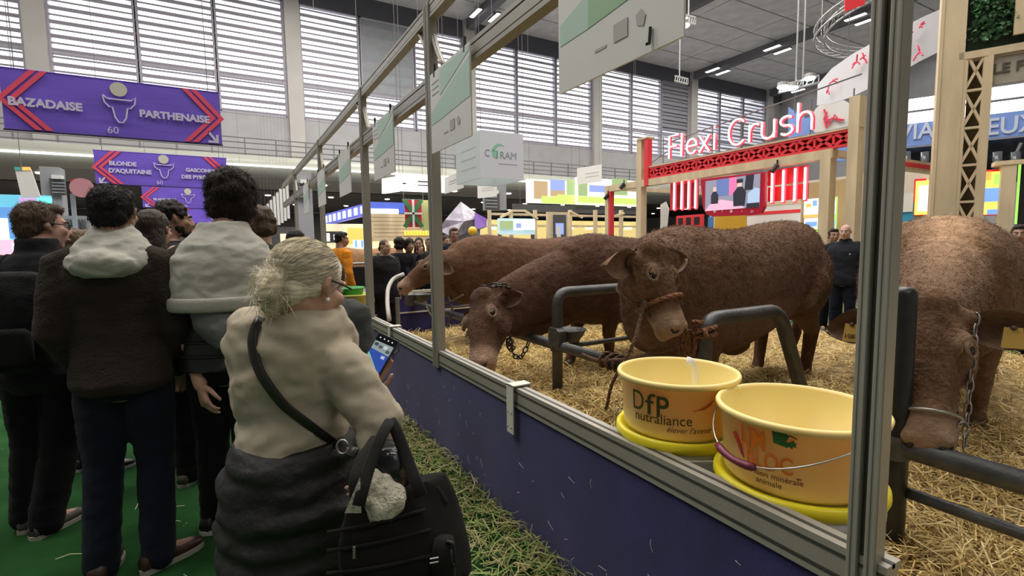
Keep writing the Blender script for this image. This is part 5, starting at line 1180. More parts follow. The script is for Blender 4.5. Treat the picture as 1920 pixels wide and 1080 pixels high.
# ================================================================== hanging banners
M_pur = mat('purple_fabric', (.17, .095, .62), .6, var=.12, vscale=2.5, bump=.25, bscale=3, stretch=(.35, 1, 2.5)); M_redp = mat('coral_print', (.82, .08, .15), .6); M_wp = mat('white_print', (.66, .60, .80), .6); M_hem = mat('purple_hem', (.015, .008, .07), .7)
def banner(x0, x1, Y, z0, z1, label, words, arrow=None, ball=True):
    t = thing('hanging_banner', label, 'banner', ((x0+x1)/2, Y, z1), 'purple breed banners over the aisle'); W, Hh = x1-x0, z1-z0
    n, m = 40, 8; vs = []
    for lay in (0, .012):
        for i in range(n+1):
            for j in range(m+1): u, v = i/n, j/m; vs.append((x0+W*u, Y+lay+.014*W/2.4*math.sin(u*17+v*5)*v*(1-v)*2*.5, z0+Hh*v))
    N = (n+1)*(m+1); fs = []
    for lay in (0, 1):
        for i in range(n):
            for j in range(m): a = lay*N+i*(m+1)+j; q = (a, a+m+1, a+m+2, a+1); fs.append(q if lay == 0 else q[::-1])
    obj('fabric', MB().add(vs, fs), M_pur, t, smooth=True)
    obj('hem_bar', MB().tube([(x0-.01, Y+.004, z0), (x1+.01, Y+.004, z0)], .012*W/2.4, 8), M_hem, t); obj('top_bar', MB().tube([(x0-.01, Y+.004, z1), (x1+.01, Y+.004, z1)], .010*W/2.4, 8), M_pur, t)
    for u in (.06, .94): obj('cable', MB().tube([(x0+W*u, Y, z1), (x0+W*u, Y, ZC-.1)], .006, 5), M_beam, t)
    yf = Y-.020*W/2.4
    def poly(name, pts, m_): obj(name, MB().prism([(a*W, b*Hh) for a, b in pts], (1, 0, 0), (0, 0, 1), (0, 1, 0), (x0, yf, z0), .006), m_, t)
    for o in (0, .045):
        w2 = .030
        poly('chevron', [(.805+o, 1), (.945+o, .5), (.945+o+w2, .5), (.805+o+w2, 1)], M_redp); poly('chevron', [(.80+o, .02), (.80+o+w2, .02), (.945+o+w2, .5), (.945+o, .5)], M_redp)
        poly('chevron', [(.195-o, 1), (.195-o-w2, 1), (.055-o-w2, .5), (.055-o, .5)], M_redp); poly('chevron', [(.055-o, .5), (.055-o-w2, .5), (.20-o-w2, .02), (.20-o, .02)], M_redp)
    for s, u, v, sz in words: text('lettering', s, sz*Hh, (x0+u*W, yf-.004, z0+v*Hh), (1, 0, 0), M_wp, t, bold=.045, ext=.002)
    ol = [(-.075, .72), (-.070, .60), (-.05, .52), (-.035, .52), (-.025, .34), (-.01, .26), (.01, .26), (.025, .34), (.035, .52), (.05, .52), (.070, .60), (.075, .72), (.055, .66), (-.055, .66), (-.075, .72)]
    obj('bull_emblem', MB().tube([(x0+(.5+a)*W, yf, z0+b*Hh) for a, b in ol], .0042*W, 6), M_wp, t)
    obj('ball_emblem', MB().lathe([(.001, 0), (.042*W, 0), (.042*W, .006), (.001, .006)], n=24), M_wp, t) if 0 else None
    obj('ball_emblem', MB().tube([(x0+.5*W, yf-.006, z0+.84*Hh), (x0+.5*W, yf, z0+.84*Hh)], .040*W, 24), mat('cream_print', (.62, .60, .52), .6), t)
    text('lettering', '60', .17*Hh, (x0+.46*W, yf-.004, z0+.06*Hh), (1, 0, 0), M_wp, t, bold=.0, ext=.002)
    if arrow:
        s = 1 if arrow == 'r' else -1; cx = .955 if s > 0 else .05; f = lambda a, b: (cx+s*a*.26*Hh/W*1.0, .12+b*.26)
        A = [f(-.35, .38), f(-.22, .48), f(.18, -.08), f(.18, .25), f(.34, .25), f(.34, -.36), f(-.34, -.36), f(-.34, -.20), f(.06, -.20)]
        poly('arrow', A if s > 0 else A[::-1], M_wp)
    return t
def bx(px, py_, Y): p = ony(px, py_, Y); return p.x, p.z
X0, X1 = bx(-3, 128, 9)[0], bx(410, 170, 9)[0]
banner(X0, X1, 9, bx(0, 241, 9)[1], bx(0, 125, 9)[1], 'nearest and largest purple banner at upper left with coral chevrons', [('BAZADAISE', .178, .40, .185), ('PARTHENAISE', .765, .40, .175)], 'r')
k2 = 15.2
banner(bx(176, 300, k2)[0], bx(424, 300, k2)[0], k2, bx(178, 345, k2)[1], bx(176, 281, k2)[1], 'middle purple banner hanging above the heads of the two men', [('BLONDE', .20, .58, .17), ("D'AQUITAINE", .25, .36, .17), ('GASCONNE', .79, .50, .155), ('DES PYRÉNÉES', .775, .28, .155)], 'l')
k3 = 22.3
banner(bx(266, 360, k3)[0], bx(432, 360, k3)[0], k3, bx(268, 389, k3)[1], bx(266, 350, k3)[1], 'third purple banner, partly hidden by the tall man\'s hair', [('BLANC BLEU', .24, .36, .16), ('V', .68, .36, .16)], 'l')
k4 = 28
banner(bx(330, 400, k4)[0], bx(462, 400, k4)[0], k4, bx(340, 419, k4)[1], bx(340, 391, k4)[1], 'farthest purple banner low behind the curly haired man', [], None)
# ================================================================== white hanging cube
M_cube = mat('cube_fabric', (.72, .76, .85), .6); M_cubes = mat('cube_side', (.62, .68, .68), .6); M_cg = mat('logo_teal', (.10, .42, .27), .5); M_ct = mat('logo_grey', (.34, .42, .44), .5); M_cm = mat('logo_mint', (.30, .62, .47), .5)
Yc = 9.2; a = ony(901, 243, Yc); b = ony(982, 338, Yc); cs = b.x-a.x
t = thing('hanging_cube_sign', 'white cube sign with a teal arch logo hanging over the bulls', 'sign', ((a.x+b.x)/2, Yc, b.z))
obj('front_face', MB().box((a.x, Yc, b.z), (b.x, Yc+.02, a.z)), M_cube, t); obj('left_face', MB().box((a.x, Yc+.02, b.z), (a.x+.02, Yc+cs*1.25, a.z)), M_cubes, t)
obj('right_face', MB().box((b.x-.02, Yc+.02, b.z), (b.x, Yc+cs*1.25, a.z)), M_cubes, t); obj('back_face', MB().box((a.x, Yc+cs*1.25, b.z), (b.x, Yc+cs*1.25+.02, a.z)), M_cubes, t)
for dx in (0, cs): obj('cable', MB().tube([(a.x+dx, Yc, a.z), (a.x+dx, Yc, ZC-.2)], .006, 5), M_beam, t)
text('lettering', 'C', .20*cs, (a.x+.14*cs, Yc-.004, b.z+.44*cs), (1, 0, 0), M_ct, t, ext=.002, sx=.9); text('lettering', 'RAM', .205*cs, (a.x+.63*cs, Yc-.004, b.z+.42*cs), (1, 0, 0), M_ct, t, ext=.002, sx=.98)
obj('arch_logo', MB().prism([(.24, .58), (.30, .66), (.38, .71), (.46, .71), (.54, .67), (.46, .68), (.38, .65), (.33, .59), (.30, .55)], (cs, 0, 0), (0, 0, cs), (0, 1, 0), (a.x, Yc-.004, b.z), .003), M_cm, t)
obj('arch_logo', MB().prism([(.24, .57), (.36, .57), (.345, .47), (.33, .42), (.29, .42), (.25, .50)], (cs, 0, 0), (0, 0, cs), (0, 1, 0), (a.x, Yc-.004, b.z), .003), M_cm, t); obj('arch_logo', MB().prism([(.365, .57), (.385, .57), (.38, .41), (.345, .40)], (cs, 0, 0), (0, 0, cs), (0, 1, 0), (a.x, Yc-.004, b.z), .003), M_cg, t)
obj('tagline', MB().box((a.x+.40*cs, Yc-.003, b.z+.30*cs), (a.x+.84*cs, Yc, b.z+.315*cs)), M_ct, t)
for j in range(3): obj('print_line', MB().box((a.x-.003, Yc+.25*cs, b.z+(.25+.2*j)*cs), (a.x, Yc+1.0*cs, b.z+(.268+.2*j)*cs)), M_ink, t)
def card(label, pts, Y, th=.015, m=None, lines=((.25, .45, .85), (.25, .60, .85)), cat='sign', name='hanging_sign'):
    """flat sign between four photo corners (top left, top right, bottom right, bottom left) whose near side stands at Y[0], far at Y[1]"""
    P_ = [ony(p[0], p[1], y) for p, y in zip(pts, (Y[0], Y[1], Y[1], Y[0]))]; zt, zb = max(P_[0].z, P_[1].z), min(P_[2].z, P_[3].z)
    A, B_ = V((P_[0].x, P_[0].y, zb)), V((P_[1].x, P_[1].y, zb)); tt = (B_-A); Lh = tt.length; tt.normalize(); n = V((tt.y, -tt.x, 0)); n = n if n.dot(EYE-A) > 0 else -n
    r = thing(name, label, cat, (A+B_)/2); obj('board', MB().prism([(0, 0), (Lh, 0), (Lh, zt-zb), (0, zt-zb)], tt, (0, 0, 1), -n, A, th), m or M_pan, r)
    for u0, v0, u1 in lines: obj('print_line', MB().prism([(u0*Lh, v0*(zt-zb)), (u1*Lh, v0*(zt-zb)), (u1*Lh, (v0+.05)*(zt-zb)), (u0*Lh, (v0+.05)*(zt-zb))], tt, (0, 0, 1), -n, A+n*.004, .003), M_ink, r)
    for u in (.1, .9): obj('cable', MB().tube([A+tt*Lh*u+V((0, 0, zt-zb)), A+tt*Lh*u+V((0, 0, ZC-.1-A.z))], .006, 4), M_beam, r)
    return r, A, tt, n, Lh, zt-zb
card('grey sign card hung just left of the red beam stand', [(1082, 316), (1128, 308), (1128, 340), (1082, 343)], (16.0, 14.8), lines=((.35, .35, .9), (.35, .55, .9)))
card('small pale sign card hung under the white cube', [(895, 345), (931, 347), (929, 366), (897, 372)], (15.5, 14.6))
card('pale sign card hung left of the white cube behind the frame post', [(833, 334), (868, 322), (868, 352), (834, 360)], (12.5, 11.0))
# ================================================================== the red and wood stand with the lit sign
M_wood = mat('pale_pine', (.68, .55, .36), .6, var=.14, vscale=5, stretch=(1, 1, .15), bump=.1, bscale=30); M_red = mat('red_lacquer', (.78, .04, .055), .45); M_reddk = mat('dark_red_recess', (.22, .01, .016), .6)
M_neon = mat('neon_white', (1, .82, .80), .4, emit=2.6); M_neonr = mat('neon_red_edge', (.9, .05, .09), .4, emit=.7)
XS = 9.0
def sx(px, py_, X=XS): p = onx(px, py_, X); return p.y, p.z
st_ = thing('market_stand', 'pine and red lattice stand with a glowing neon name and a red screen', 'stand', (XS, 7, 0))
yl, zbm = sx(1207, 330); yr, _ = sx(1600, 266); zb = (sx(1207, 331)[1]+sx(1590, 283)[1])/2; zt = (sx(1207, 308)[1]+sx(1590, 254)[1])/2
def sbox(name, y0, y1, z0, z1, m, d0=0, d1=.12, par=None): return obj(name, MB().box((XS+d0, min(y0, y1), z0), (XS+d1, max(y0, y1), z1)), m, par or st_)
lat = MB(); hh = zt-zb; lat.box((XS, yr, zb), (XS+.08, yl, zb+hh*.16)); lat.box((XS, yr, zt-hh*.16), (XS+.08, yl, zt)); n = 15
for i in range(n):
    y0, y1 = yr+(yl-yr)*i/n, yr+(yl-yr)*(i+1)/n
    for q0, q1 in ((zb+hh*.1, zt-hh*.1), (zt-hh*.1, zb+hh*.1)): lat.bar((XS+.03, y0, q0), (XS+.03, y1, q1), .05, .05, up=(1, 0, 0))
    lat.box((XS+.005, y0-.02, zb), (XS+.07, y0+.02, zt))
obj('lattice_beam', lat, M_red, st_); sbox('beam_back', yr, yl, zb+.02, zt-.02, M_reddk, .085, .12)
sbox('beam_edge', yr-.1, yl, zt, zt+.03, M_wood, -.01, .13)
za, zc_ = (sx(1140, 356)[1]+sx(1560, 302)[1])/2, (sx(1140, 340)[1]+sx(1560, 283)[1])/2
yp0, yp1 = sx(1137, 380)[0], sx(1560, 330)[0]
sbox('pine_beam', yp1, yp0, za, zb, M_wood, -.02, .16)
for px, w2, m, top in ((1139, .14, M_wood, zb), (1199, .16, M_wood, sx(1199, 262)[1]), (1547, .17, M_wood, zb), (1597, .16, M_wood, sx(1597, 182)[1])):
    y = sx(px, 350)[0]; sbox('pine_post', y-w2/2, y+w2/2, 0, top, m, -.03, .17)
for px, w2, top in ((1145, .05, za), (1213, .12, sx(1213, 262)[1])): y = sx(px, 350)[0]; sbox('red_strip', y-w2/2, y+w2/2, 0 if px < 1200 else za, top, M_red, -.04, .10)
yx = sx(1213, 262)[0]; sbox('post_cap', yx-.06, yx+.30, sx(1205, 262)[1], sx(1205, 262)[1]+.04, M_wood, -.05, .2)
# roof frame behind
for yy in (yp0-.1, (yp0+yp1)/2, yp1+.1): obj('roof_joist', MB().box((XS+.16, yy-.06, za+.05), (XS+4.2, yy+.06, zb)), M_wood, st_)
obj('back_wall', MB().box((XS+4.2, yp1-.3, 0), (XS+4.3, yp0, zb)), mat('stand_wall', (.60, .55, .45), .7), st_)
obj('side_beam', MB().box((XS+.1, yp1-.75, za-.25), (XS+4, yp1-.62, za-.08)), M_wood, st_); obj('red_edge', MB().box((XS+.1, yp1-.76, za-.2), (XS+4, yp1-.75, za-.13)), M_red, st_)
for k_ in range(4): obj('back_post', MB().box((XS+4.0, yp1+1.4*k_, 0), (XS+4.14, yp1+1.4*k_+.14, zb)), M_wood, st_)
# neon name
y0, zl = sx(1256, 291); y1, zl2 = sx(1523, 250); zl = zt+.06
def circ(cx, cz, rx, rz, a0, a1, n=10): return [(cx+rx*math.cos(math.radians(a0+(a1-a0)*i/n)), cz+rz*math.sin(math.radians(a0+(a1-a0)*i/n))) for i in range(n+1)]
GL = [('F', .62, [[(0, 0), (0, 1), (.5, 1)], [(0, .52), (.4, .52)]]), ('l', .30, [[(.05, 1.02), (.05, 0)]]), ('e', .66, [[(.03, .36), (.5, .36)]+circ(.27, .34, .25, .32, 0, 320)]), ('x', .62, [[(0, .66), (.46, 0)], [(.46, .66), (0, 0)]]), ('i', .30, [[(.08, .66), (.08, 0)], [(.08, .90), (.08, .96)]]), (' ', .42, []),
      ('C', .86, [circ(.36, .5, .36, .5, 45, 315, 16)]), ('r', .48, [[(0, .66), (0, 0)], [(0, .42)]+circ(.22, .38, .21, .27, 150, 50, 6)]), ('u', .66, [[(0, .66)]+circ(.23, .23, .23, .23, 180, 360)+[(.46, .66)], [(.46, .25), (.46, 0)]]), ('s', .62, [circ(.23, .49, .21, .165, 40, 270)+circ(.23, .165, .22, .165, 90, -140)]), ('h', .5, [[(0, 1.02), (0, 0)], [(0, .38)]+circ(.23, .38, .23, .28, 150, 0, 8)+[(.46, 0)]])]
tot = sum(g[1] for g in GL)-.04; SCX = (y0-y1)/tot; SCZ = .50; cx = 0
for g, adv, strokes in GL:
    for sg in strokes:
        pts = [V((XS-.03, y0-(cx+a)*SCX, zl+.05+b*SCZ)) for a, b in sg]
        obj('neon_letter', MB().tube(pts, .017, 8, side=(1, 0, 0)), M_neon, st_, smooth=True); obj('neon_edge', MB().tube([p+V((.05, 0, 0)) for p in pts], .030, 8, side=(1, 0, 0)), M_neonr, st_, smooth=True)
    cx += adv
sc_ = MB()
for i in range(7): yy = y0+.3-(y0-y1+.9)*i/6; sc_.tube([(XS+.1, yy, zt), (XS+.1, yy, zt+.66)], .012, 6)
sc_.tube([(XS+.1, y0+.3, zt+.5), (XS+.1, y1-.7, zt+.86)], .014, 6); sc_.tube([(XS+.1, y0+.3, zt+.05), (XS+.1, y1-.7, zt+.05)], .014, 6); sc_.tube([(XS+.1, yl-.9, zt+.4), (XS+.1, yl-.1, zt+.1)], .012, 6)
obj('sign_frame', sc_, M_beam, st_)
# red panels and neon tubes
def rq(px0, py0, px1, py1, X, m, name, d=.03, par=None):
    a, b = onx(px0, py0, X), onx(px1, py1, X); return obj(name, MB().box((X, min(a.y, b.y), min(a.z, b.z)), (X+d, max(a.y, b.y), max(a.z, b.z))), m, par or st_)
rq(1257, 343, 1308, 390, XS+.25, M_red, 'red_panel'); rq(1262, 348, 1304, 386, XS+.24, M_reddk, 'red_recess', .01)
for yy in (320, 352): rq(1440, yy, 1514, yy+20, XS+.2, M_red, 'red_slat')
for i, (px, ya_, yb_) in enumerate(((1264, 343, 393), (1278, 341, 392), (1291, 340, 391), (1304, 338, 390), (1448, 322, 379), (1469, 319, 378), (1491, 316, 377), (1510, 314, 374))):
    p, q = onx(px, ya_, XS+.1), onx(px, yb_, XS+.1); q.y = p.y; obj('neon_tube', MB().tube([p, q], .019, 10), M_neon, st_, smooth=True); obj('tube_backing', MB().box((XS+.13, p.y-.035, q.z-.03), (XS+.15, p.y+.035, p.z+.03)), M_neonr, st_)
# spotlights under the beam
for px, py_ in ((1170, 352), (1457, 320), (1140, 372)):
    p = onx(px, py_, XS-.05); s = MB().tube([p+V((0, 0, .1)), p+V((-.08, .05, -.02))], .05, 12); s.tube([p+V((0, 0, .1)), p+V((0, 0, .2))], .015, 6); o = obj('spotlight', s, M_black, org=p); tag(o, 'small black spotlight clamped under the pine beam ' + ('at its left end' if px == 1170 else 'right of the red screen' if px == 1457 else 'beside the left pine post'), 'lamp')
# red framed screen
Xt = XS-.06; t = thing('video_screen', 'red framed video screen with rounded corners hanging under the pine beam', 'screen', onx(1373, 365, Xt))
P_ = [onx(x, y, Xt) for x, y in ((1313, 336), (1434, 322), (1433, 388), (1426, 400), (1410, 403), (1335, 406), (1324, 402), (1318, 390))]
c0_ = P_[0]; poly = [(-(p.y-c0_.y), p.z-c0_.z) for p in P_]; obj('frame', MB().prism(poly[::-1], (0, -1, 0), (0, 0, 1), (1, 0, 0), c0_, .08), mat('crimson_frame', (.50, .004, .035), .4), t, bevel=.006)
S0, S1 = onx(1323, 340, Xt-.004), onx(1424, 388, Xt-.004); W2, H2 = S0.y-S1.y, S0.z-S1.z
def spt(name, m, pts, off=0): obj(name, MB().prism([(a*W2, b*H2) for a, b in pts], (0, -1, 0), (0, 0, 1), (1, 0, 0), (Xt-.006-off, S0.y, S1.z), .003), m, t)
E_ = lambda n, c: mat(n, c, .3, emit=.8)
R4 = lambda a, b, c, d: [(a, b), (c, b), (c, d), (a, d)]
spt('picture', E_('tv_grey', (.20, .20, .26)), R4(0, 0, 1, 1)); spt('picture', E_('tv_blue', (.10, .14, .32)), R4(.22, .45, .46, 1), .003); spt('picture', E_('tv_pink', (.55, .14, .30)), R4(.46, .45, .60, 1), .003); spt('picture', E_('tv_rose', (.62, .33, .45)), [(0, 0), (.75, 0), (.6, .22), (.3, .34), (.1, .22)], .004)
spt('picture', E_('tv_dark', (.02, .02, .03)), [(.12, .22), (.26, .22), (.26, .5), (.22, .62), (.16, .62), (.12, .5)], .006); spt('picture', E_('tv_skin', (.55, .38, .30)), [(.16, .62), (.22, .62), (.22, .76), (.16, .76)], .006)
spt('picture', E_('tv_dark', (.02, .02, .03)), [(.55, .08), (.75, .08), (.77, .5), (.70, .68), (.62, .68), (.54, .5)], .006); spt('picture', E_('tv_skin', (.55, .38, .30)), R4(.61, .68, .69, .82), .006); spt('picture', E_('tv_dark', (.02, .02, .03)), R4(.60, .80, .71, .92), .007)
spt('picture', E_('tv_dark', (.02, .02, .03)), [(.74, .55), (.88, .55), (.90, 1), (.76, 1)], .005); spt('picture', E_('tv_case', (.30, .40, .55)), [(.80, .12), (1, .06), (1, .55), (.92, .6), (.80, .45)], .005); spt('picture', E_('tv_dark', (.02, .02, .03)), R4(.78, .0, 1, .14), .006)
for s, px in (('f', 1354), ('in', 1410)): p = onx(px, 399, Xt-.004); text('lettering', s, .10, p, (0, -1, 0), mat('pale_pink_print', (.75, .45, .5), .5), t, ext=.002)
for px in (1340, 1371, 1391):
    p = onx(px, 396, Xt-.006); obj('icon', MB().tube([p, p+V((.003, 0, 0))], .035 if px != 1391 else .012, 10), mat('pale_pink_print', (.75, .45, .5), .5), t)
# goods and posters inside the stand
def board(label, cat, pts, X, m, name='poster', bits=(), d=.04):
    a, b = onx(*pts[0], X), onx(*pts[1], X); r = thing(name, label, cat, ((X), (a.y+b.y)/2, b.z)); obj('panel', MB().box((X, b.y, b.z), (X+d, a.y, a.z)), m, r)
    for bm_, u0, v0, u1, v1 in bits: obj('picture', MB().box((X-.006, a.y-(a.y-b.y)*u1, b.z+(a.z-b.z)*v0), (X, a.y-(a.y-b.y)*u0, b.z+(a.z-b.z)*v1)), bm_, r)
    return r
Mg = lambda n, c, e=.9: mat(n, c, .4, emit=e)
P_o, P_y, P_g, P_b, P_w = Mg('print_lit_orange', (.85, .35, .08)), Mg('print_lit_yellow', (.85, .65, .12)), Mg('print_lit_green', (.35, .75, .12)), Mg('print_lit_blue', (.15, .3, .75)), Mg('print_lit_white', (.95, .93, .9), 1.1)
board('lit poster with orange foot and white field inside the pine stand, upper left', 'poster', ((1508, 374), (1534, 407)), 11.5, P_w, bits=((P_o, 0, 0, 1, .16), (P_o, .15, .55, .5, .75), (P_b, .6, .6, .9, .9)))
board('lit poster with green foot inside the pine stand, lower left', 'poster', ((1508, 410), (1534, 440)), 11.5, P_w, bits=((P_g, 0, 0, 1, .35), (P_b, .1, .5, .9, .8)))
board('lit green and blue poster right of the right pine post', 'poster', ((1555, 370), (1566, 440)), 11.5, P_g, bits=((P_w, .1, .55, .9, .95), (P_b, .1, .1, .9, .4)))
board('red crate wall with black openings left of the red screen', 'crate', ((1268, 405), (1318, 425)), 10.5, M_red, name='crate', bits=((M_black, .08, .2, .26, .8), (M_black, .38, .2, .56, .8), (M_black, .68, .2, .88, .8)))
board('yellow counter front below the red screen', 'counter', ((1340, 406), (1398, 430)), 10.5, mat('yellow_board', (.75, .48, .04), .5), name='counter', bits=((mat('blue_board', (.08, .25, .6), .5), -.22, .1, -.03, 1.0),))
board('long white shelf unit behind the neon tubes', 'shelf', ((1398, 385), (1500, 425)), 11.8, M_white, name='shelf_unit', bits=((M_red, 0, .55, 1, .68), (M_wood, 0, .9, 1, 1)))
board('tan partition wall at the right end of the pine stand', 'partition', ((1502, 345), (1588, 450)), 12.2, mat('tan_board', (.42, .30, .15), .7), name='partition')
pf = thing('feather_flag', 'narrow white feather flag beside the red lattice post', 'flag', onx(1243, 430, 10)); fl = MB(); p = [onx(x, y, 10) for x, y in ((1238, 430), (1250, 430), (1254, 392), (1248, 378), (1238, 384))]; fl.prism([(-(q.y-p[0].y), q.z-p[0].z) for q in p], (0, -1, 0), (0, 0, 1), (1, 0, 0), p[0], .02); obj('cloth', fl, M_white, pf); obj('pole', MB().tube([(10.01, p[0].y, 0), (10.01, p[0].y, p[4].z)], .012, 6), M_beam, pf)
# ================================================================== right side: lattice tower, hoarding, ring truss
AZ = -1.126; WT = Wall(dep(1800, 200, 7.5), AZ)
def wpoly2(name, px, W_, th, m, par, off=0, bevel=0):
    P_ = [W_.at(x, y, off) for x, y in px]; o = P_[0]; pl = [((p-o).dot(W_.t), p.z-o.z) for p in P_]; n = W_.n if W_.n.dot(EYE-o) > 0 else -W_.n
    return obj(name, MB().prism(pl, W_.t, (0, 0, 1), -n, o, th), m, par, bevel=bevel)
def wrect(name, x0, x1, y0, y1, W_, th, m, par, off=0):
    """upright rectangle seen between photo columns x0..x1, rows y0..y1 at its middle"""
    ym = (y0+y1)/2; a, b = W_.at(x0, ym, off), W_.at(x1, ym, off); xm = (x0+x1)/2; zt, zb = W_.at(xm, y0, off).z, W_.at(xm, y1, off).z; L = (b-a).dot(W_.t)
    o = V((a.x, a.y, zb)); n = W_.n if W_.n.dot(EYE-o) > 0 else -W_.n
    return obj(name, MB().prism([(0, 0), (L, 0), (L, zt-zb), (0, zt-zb)], W_.t, (0, 0, 1), -n, o, th), m, par), o, L, zt-zb, n
tw = thing('lattice_tower', 'tall pine tower with a cross braced lattice side at the right', 'tower', V((WT.at(1800, 300).x, WT.at(1800, 300).y, 0)))
zz_ = lambda px, py_: WT.at(px, py_).z
o_, o, L, hh_, n_ = wrect('main_post', 1758, 1803, -80, 480, WT, .3, M_wood, tw); 
obj('edge_board', MB().prism([(-.02, 0), (.02, 0), (.02, hh_), (-.02, hh_)], WT.t, (0, 0, 1), -n_, o+n_*.02, .3), M_wood, tw)
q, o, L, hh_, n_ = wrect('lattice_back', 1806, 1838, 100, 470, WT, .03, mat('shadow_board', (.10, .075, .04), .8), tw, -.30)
lt = MB(); A = WT.at(1803, 250); A.z = 0; B_ = WT.at(1843, 250); Lw = (B_-A).dot(WT.t); zt_ = zz_(1820, 98); zb_ = .9; npan = int((zt_-zb_)/(Lw*2.3)); hp = (zt_-zb_)/npan
for i in range(npan):
    z0_, z1_ = zb_+hp*i, zb_+hp*(i+1); a0, a1 = A+V((0, 0, z0_)), A+V((0, 0, z1_)); b0, b1 = a0+WT.t*Lw, a1+WT.t*Lw
    off = -n_*.04
    lt.bar(a0+off, b1+off, .035, .05, up=n_); lt.bar(a1+off, b0+off, .035, .05, up=n_); lt.bar(a0+off, b0+off, .035, .05, up=n_)
for u in (0, Lw*.93): p = A+WT.t*u; lt.bar(p+off, p+off+V((0, 0, zt_)), .05, .07, up=n_)
obj('lattice', lt, M_wood, tw)
wrect('side_post', 1842, 1852, 95, 470, WT, .22, M_wood, tw); wrect('cross_rail', 1800, 2000, 82, 96, WT, .22, M_wood, tw)
sg = thing('letter_board', 'grey wooden name board with cut dark letters at the right edge', 'sign', WT.at(1890, 140)); wrect('board', 1853, 2000, 97, 150, WT, .05, mat('grey_wood', (.40, .36, .30), .7, var=.1, vscale=6), sg, -.06)
p = WT.at(1862, 137, .0); s_ = zz_(1880, 118)-zz_(1880, 136); text('lettering', 'LE F', s_*1.42, p-n_*.05, WT.t, mat('cut_letter', (.10, .085, .07), .7), sg, ext=.006, align='LEFT', bold=.02, sx=.98)
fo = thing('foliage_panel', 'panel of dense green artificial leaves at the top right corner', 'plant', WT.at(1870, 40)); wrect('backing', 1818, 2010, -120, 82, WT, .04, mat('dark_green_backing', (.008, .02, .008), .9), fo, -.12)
lf = MB(); random.seed(3); A, B_ = WT.at(1819, 80, -.1), WT.at(1990, -90, -.1)
for i in range(900):
    u = random.uniform(0, (B_-A).dot(WT.t)); z = random.uniform(A.z, B_.z); c = V((A.x, A.y, 0))+WT.t*u+V((0, 0, z))+n_*random.uniform(0, .09); d = V((random.uniform(-1, 1), random.uniform(-1, 1), random.uniform(-1, .6))).normalized(); w2 = d.cross(n_+V((random.uniform(-.6, .6), random.uniform(-.6, .6), random.uniform(-.6, .6)))).normalized(); L2 = random.uniform(.05, .10)
    lf.add([c, c+d*L2*.5+w2*L2*.28+n_*.01, c+d*L2, c+d*L2*.5-w2*L2*.28], [(0, 1, 2, 3)])
o = obj('leaf', lf, mat('leaf_green', (.045, .14, .05), .45, var=.5, vscale=6), fo); o['kind'] = 'stuff'
wrect('frame_batten', 1906, 1926, -80, 62, WT, .05, M_wood, fo, .02)
WB = Wall(dep(1800, 220, 13), AZ)
hb_ = thing('blue_banner', 'long sky blue banner with pale capital letters behind the pine tower', 'banner', WB.at(1800, 245)); q, o, L, hh_, n2 = wrect('fabric', 1650, 2000, 218, 263, WB, .05, mat('sky_blue_print', (.22, .36, .80), .6), hb_)
for s, px, sz in (('VIAND', 1683, 1), ('EUX', 1847, 1)): p = WB.at(px, 264 if px < 1700 else 254, .0); pz = zz_; text('lettering', s, (WB.at(1800, 222).z-WB.at(1800, 252).z)*1.42, p+n2*.03, WB.t, mat('pale_blue_print', (.62, .70, .85), .6), hb_, ext=.006, align='LEFT', bold=.015, sx=.86)
lb_ = thing('light_hoarding', 'row of bright white lit panels above the sky blue banner', 'sign', WB.at(1800, 190))
for a, b in ((170, 194), (196, 218)): wrect('lit_panel', 1640, 2000, a, b, WB, .05, mat('lit_white', (1, 1, 1), .4, emit=1.6), lb_, -.1)
wrect('batten', 1640, 2000, 193, 197, WB, .03, M_beam, lb_, -.02)
dk = thing('dark_stand', 'dark glossy stand front under the sky blue banner', 'stand', V((WB.at(1800, 300).x, WB.at(1800, 300).y, 0))); o_, *_ = wrect('front', 1640, 2010, 266, 345, WB, .3, mat('glossy_black', (.03, .032, .036), .15, var=.9, vscale=4, col2=(.004, .004, .005)), dk, -.5)
for px0, py0, px1, py1 in ((1690, 270, 1722, 332), (1915, 268, 1895, 310)): obj('strut', MB().bar(WB.at(px0, py0, -.1), WB.at(px1, py1, -.1), .06, .06), M_beam, dk)
for i in range(7): 
    px = 1700+i*34; obj('bottle_row', MB().tube([WB.at(px, 330, -.15), WB.at(px, 285, -.15)], .10, 8), mat('dark_bottle_glass', (.10, .11, .12), .1), dk, smooth=True)
def lit(label, px, W_, base, bits, name='poster', cat='poster', frame=None):
    x0, x1, y0, y1 = px; r = thing(name, label, cat, W_.at((x0+x1)/2, y1))
    if frame: wrect('frame', x0-3, x1+3, y0-4, y1+2, W_, .05, frame, r, -.02)
    wrect('panel', x0, x1, y0, y1, W_, .03, base, r, .02)
    for m, a, b, c, d in bits: wrect('picture', x0+(x1-x0)*a, x0+(x1-x0)*c, y1-(y1-y0)*d, y1-(y1-y0)*b, W_, .01, m, r, .05)
    return r
W3 = Wall(dep(1780, 360, 10.5), AZ)
lit('red framed poster with yellow border left of the pine tower', (1716, 1768, 338, 402), W3, P_y, ((P_w, .12, .1, .6, .85), (P_b, .3, .2, .5, .6)), frame=M_red)
lit('bright poster of red, yellow and blue blocks right of the pine tower', (1838, 1880, 322, 402), W3, P_y, ((P_b, .1, .3, .95, .62), (P_g, .6, .7, 1, .95), (P_o, .05, .8, .5, 1), (P_b, .3, 0, .9, .12)), frame=M_red)
lit('pine panel with a dark green edged screen at the right edge', (1906, 1990, 306, 420), W3, M_black, ((P_g, .0, .0, .06, 1),), frame=None, name='screen', cat='screen')
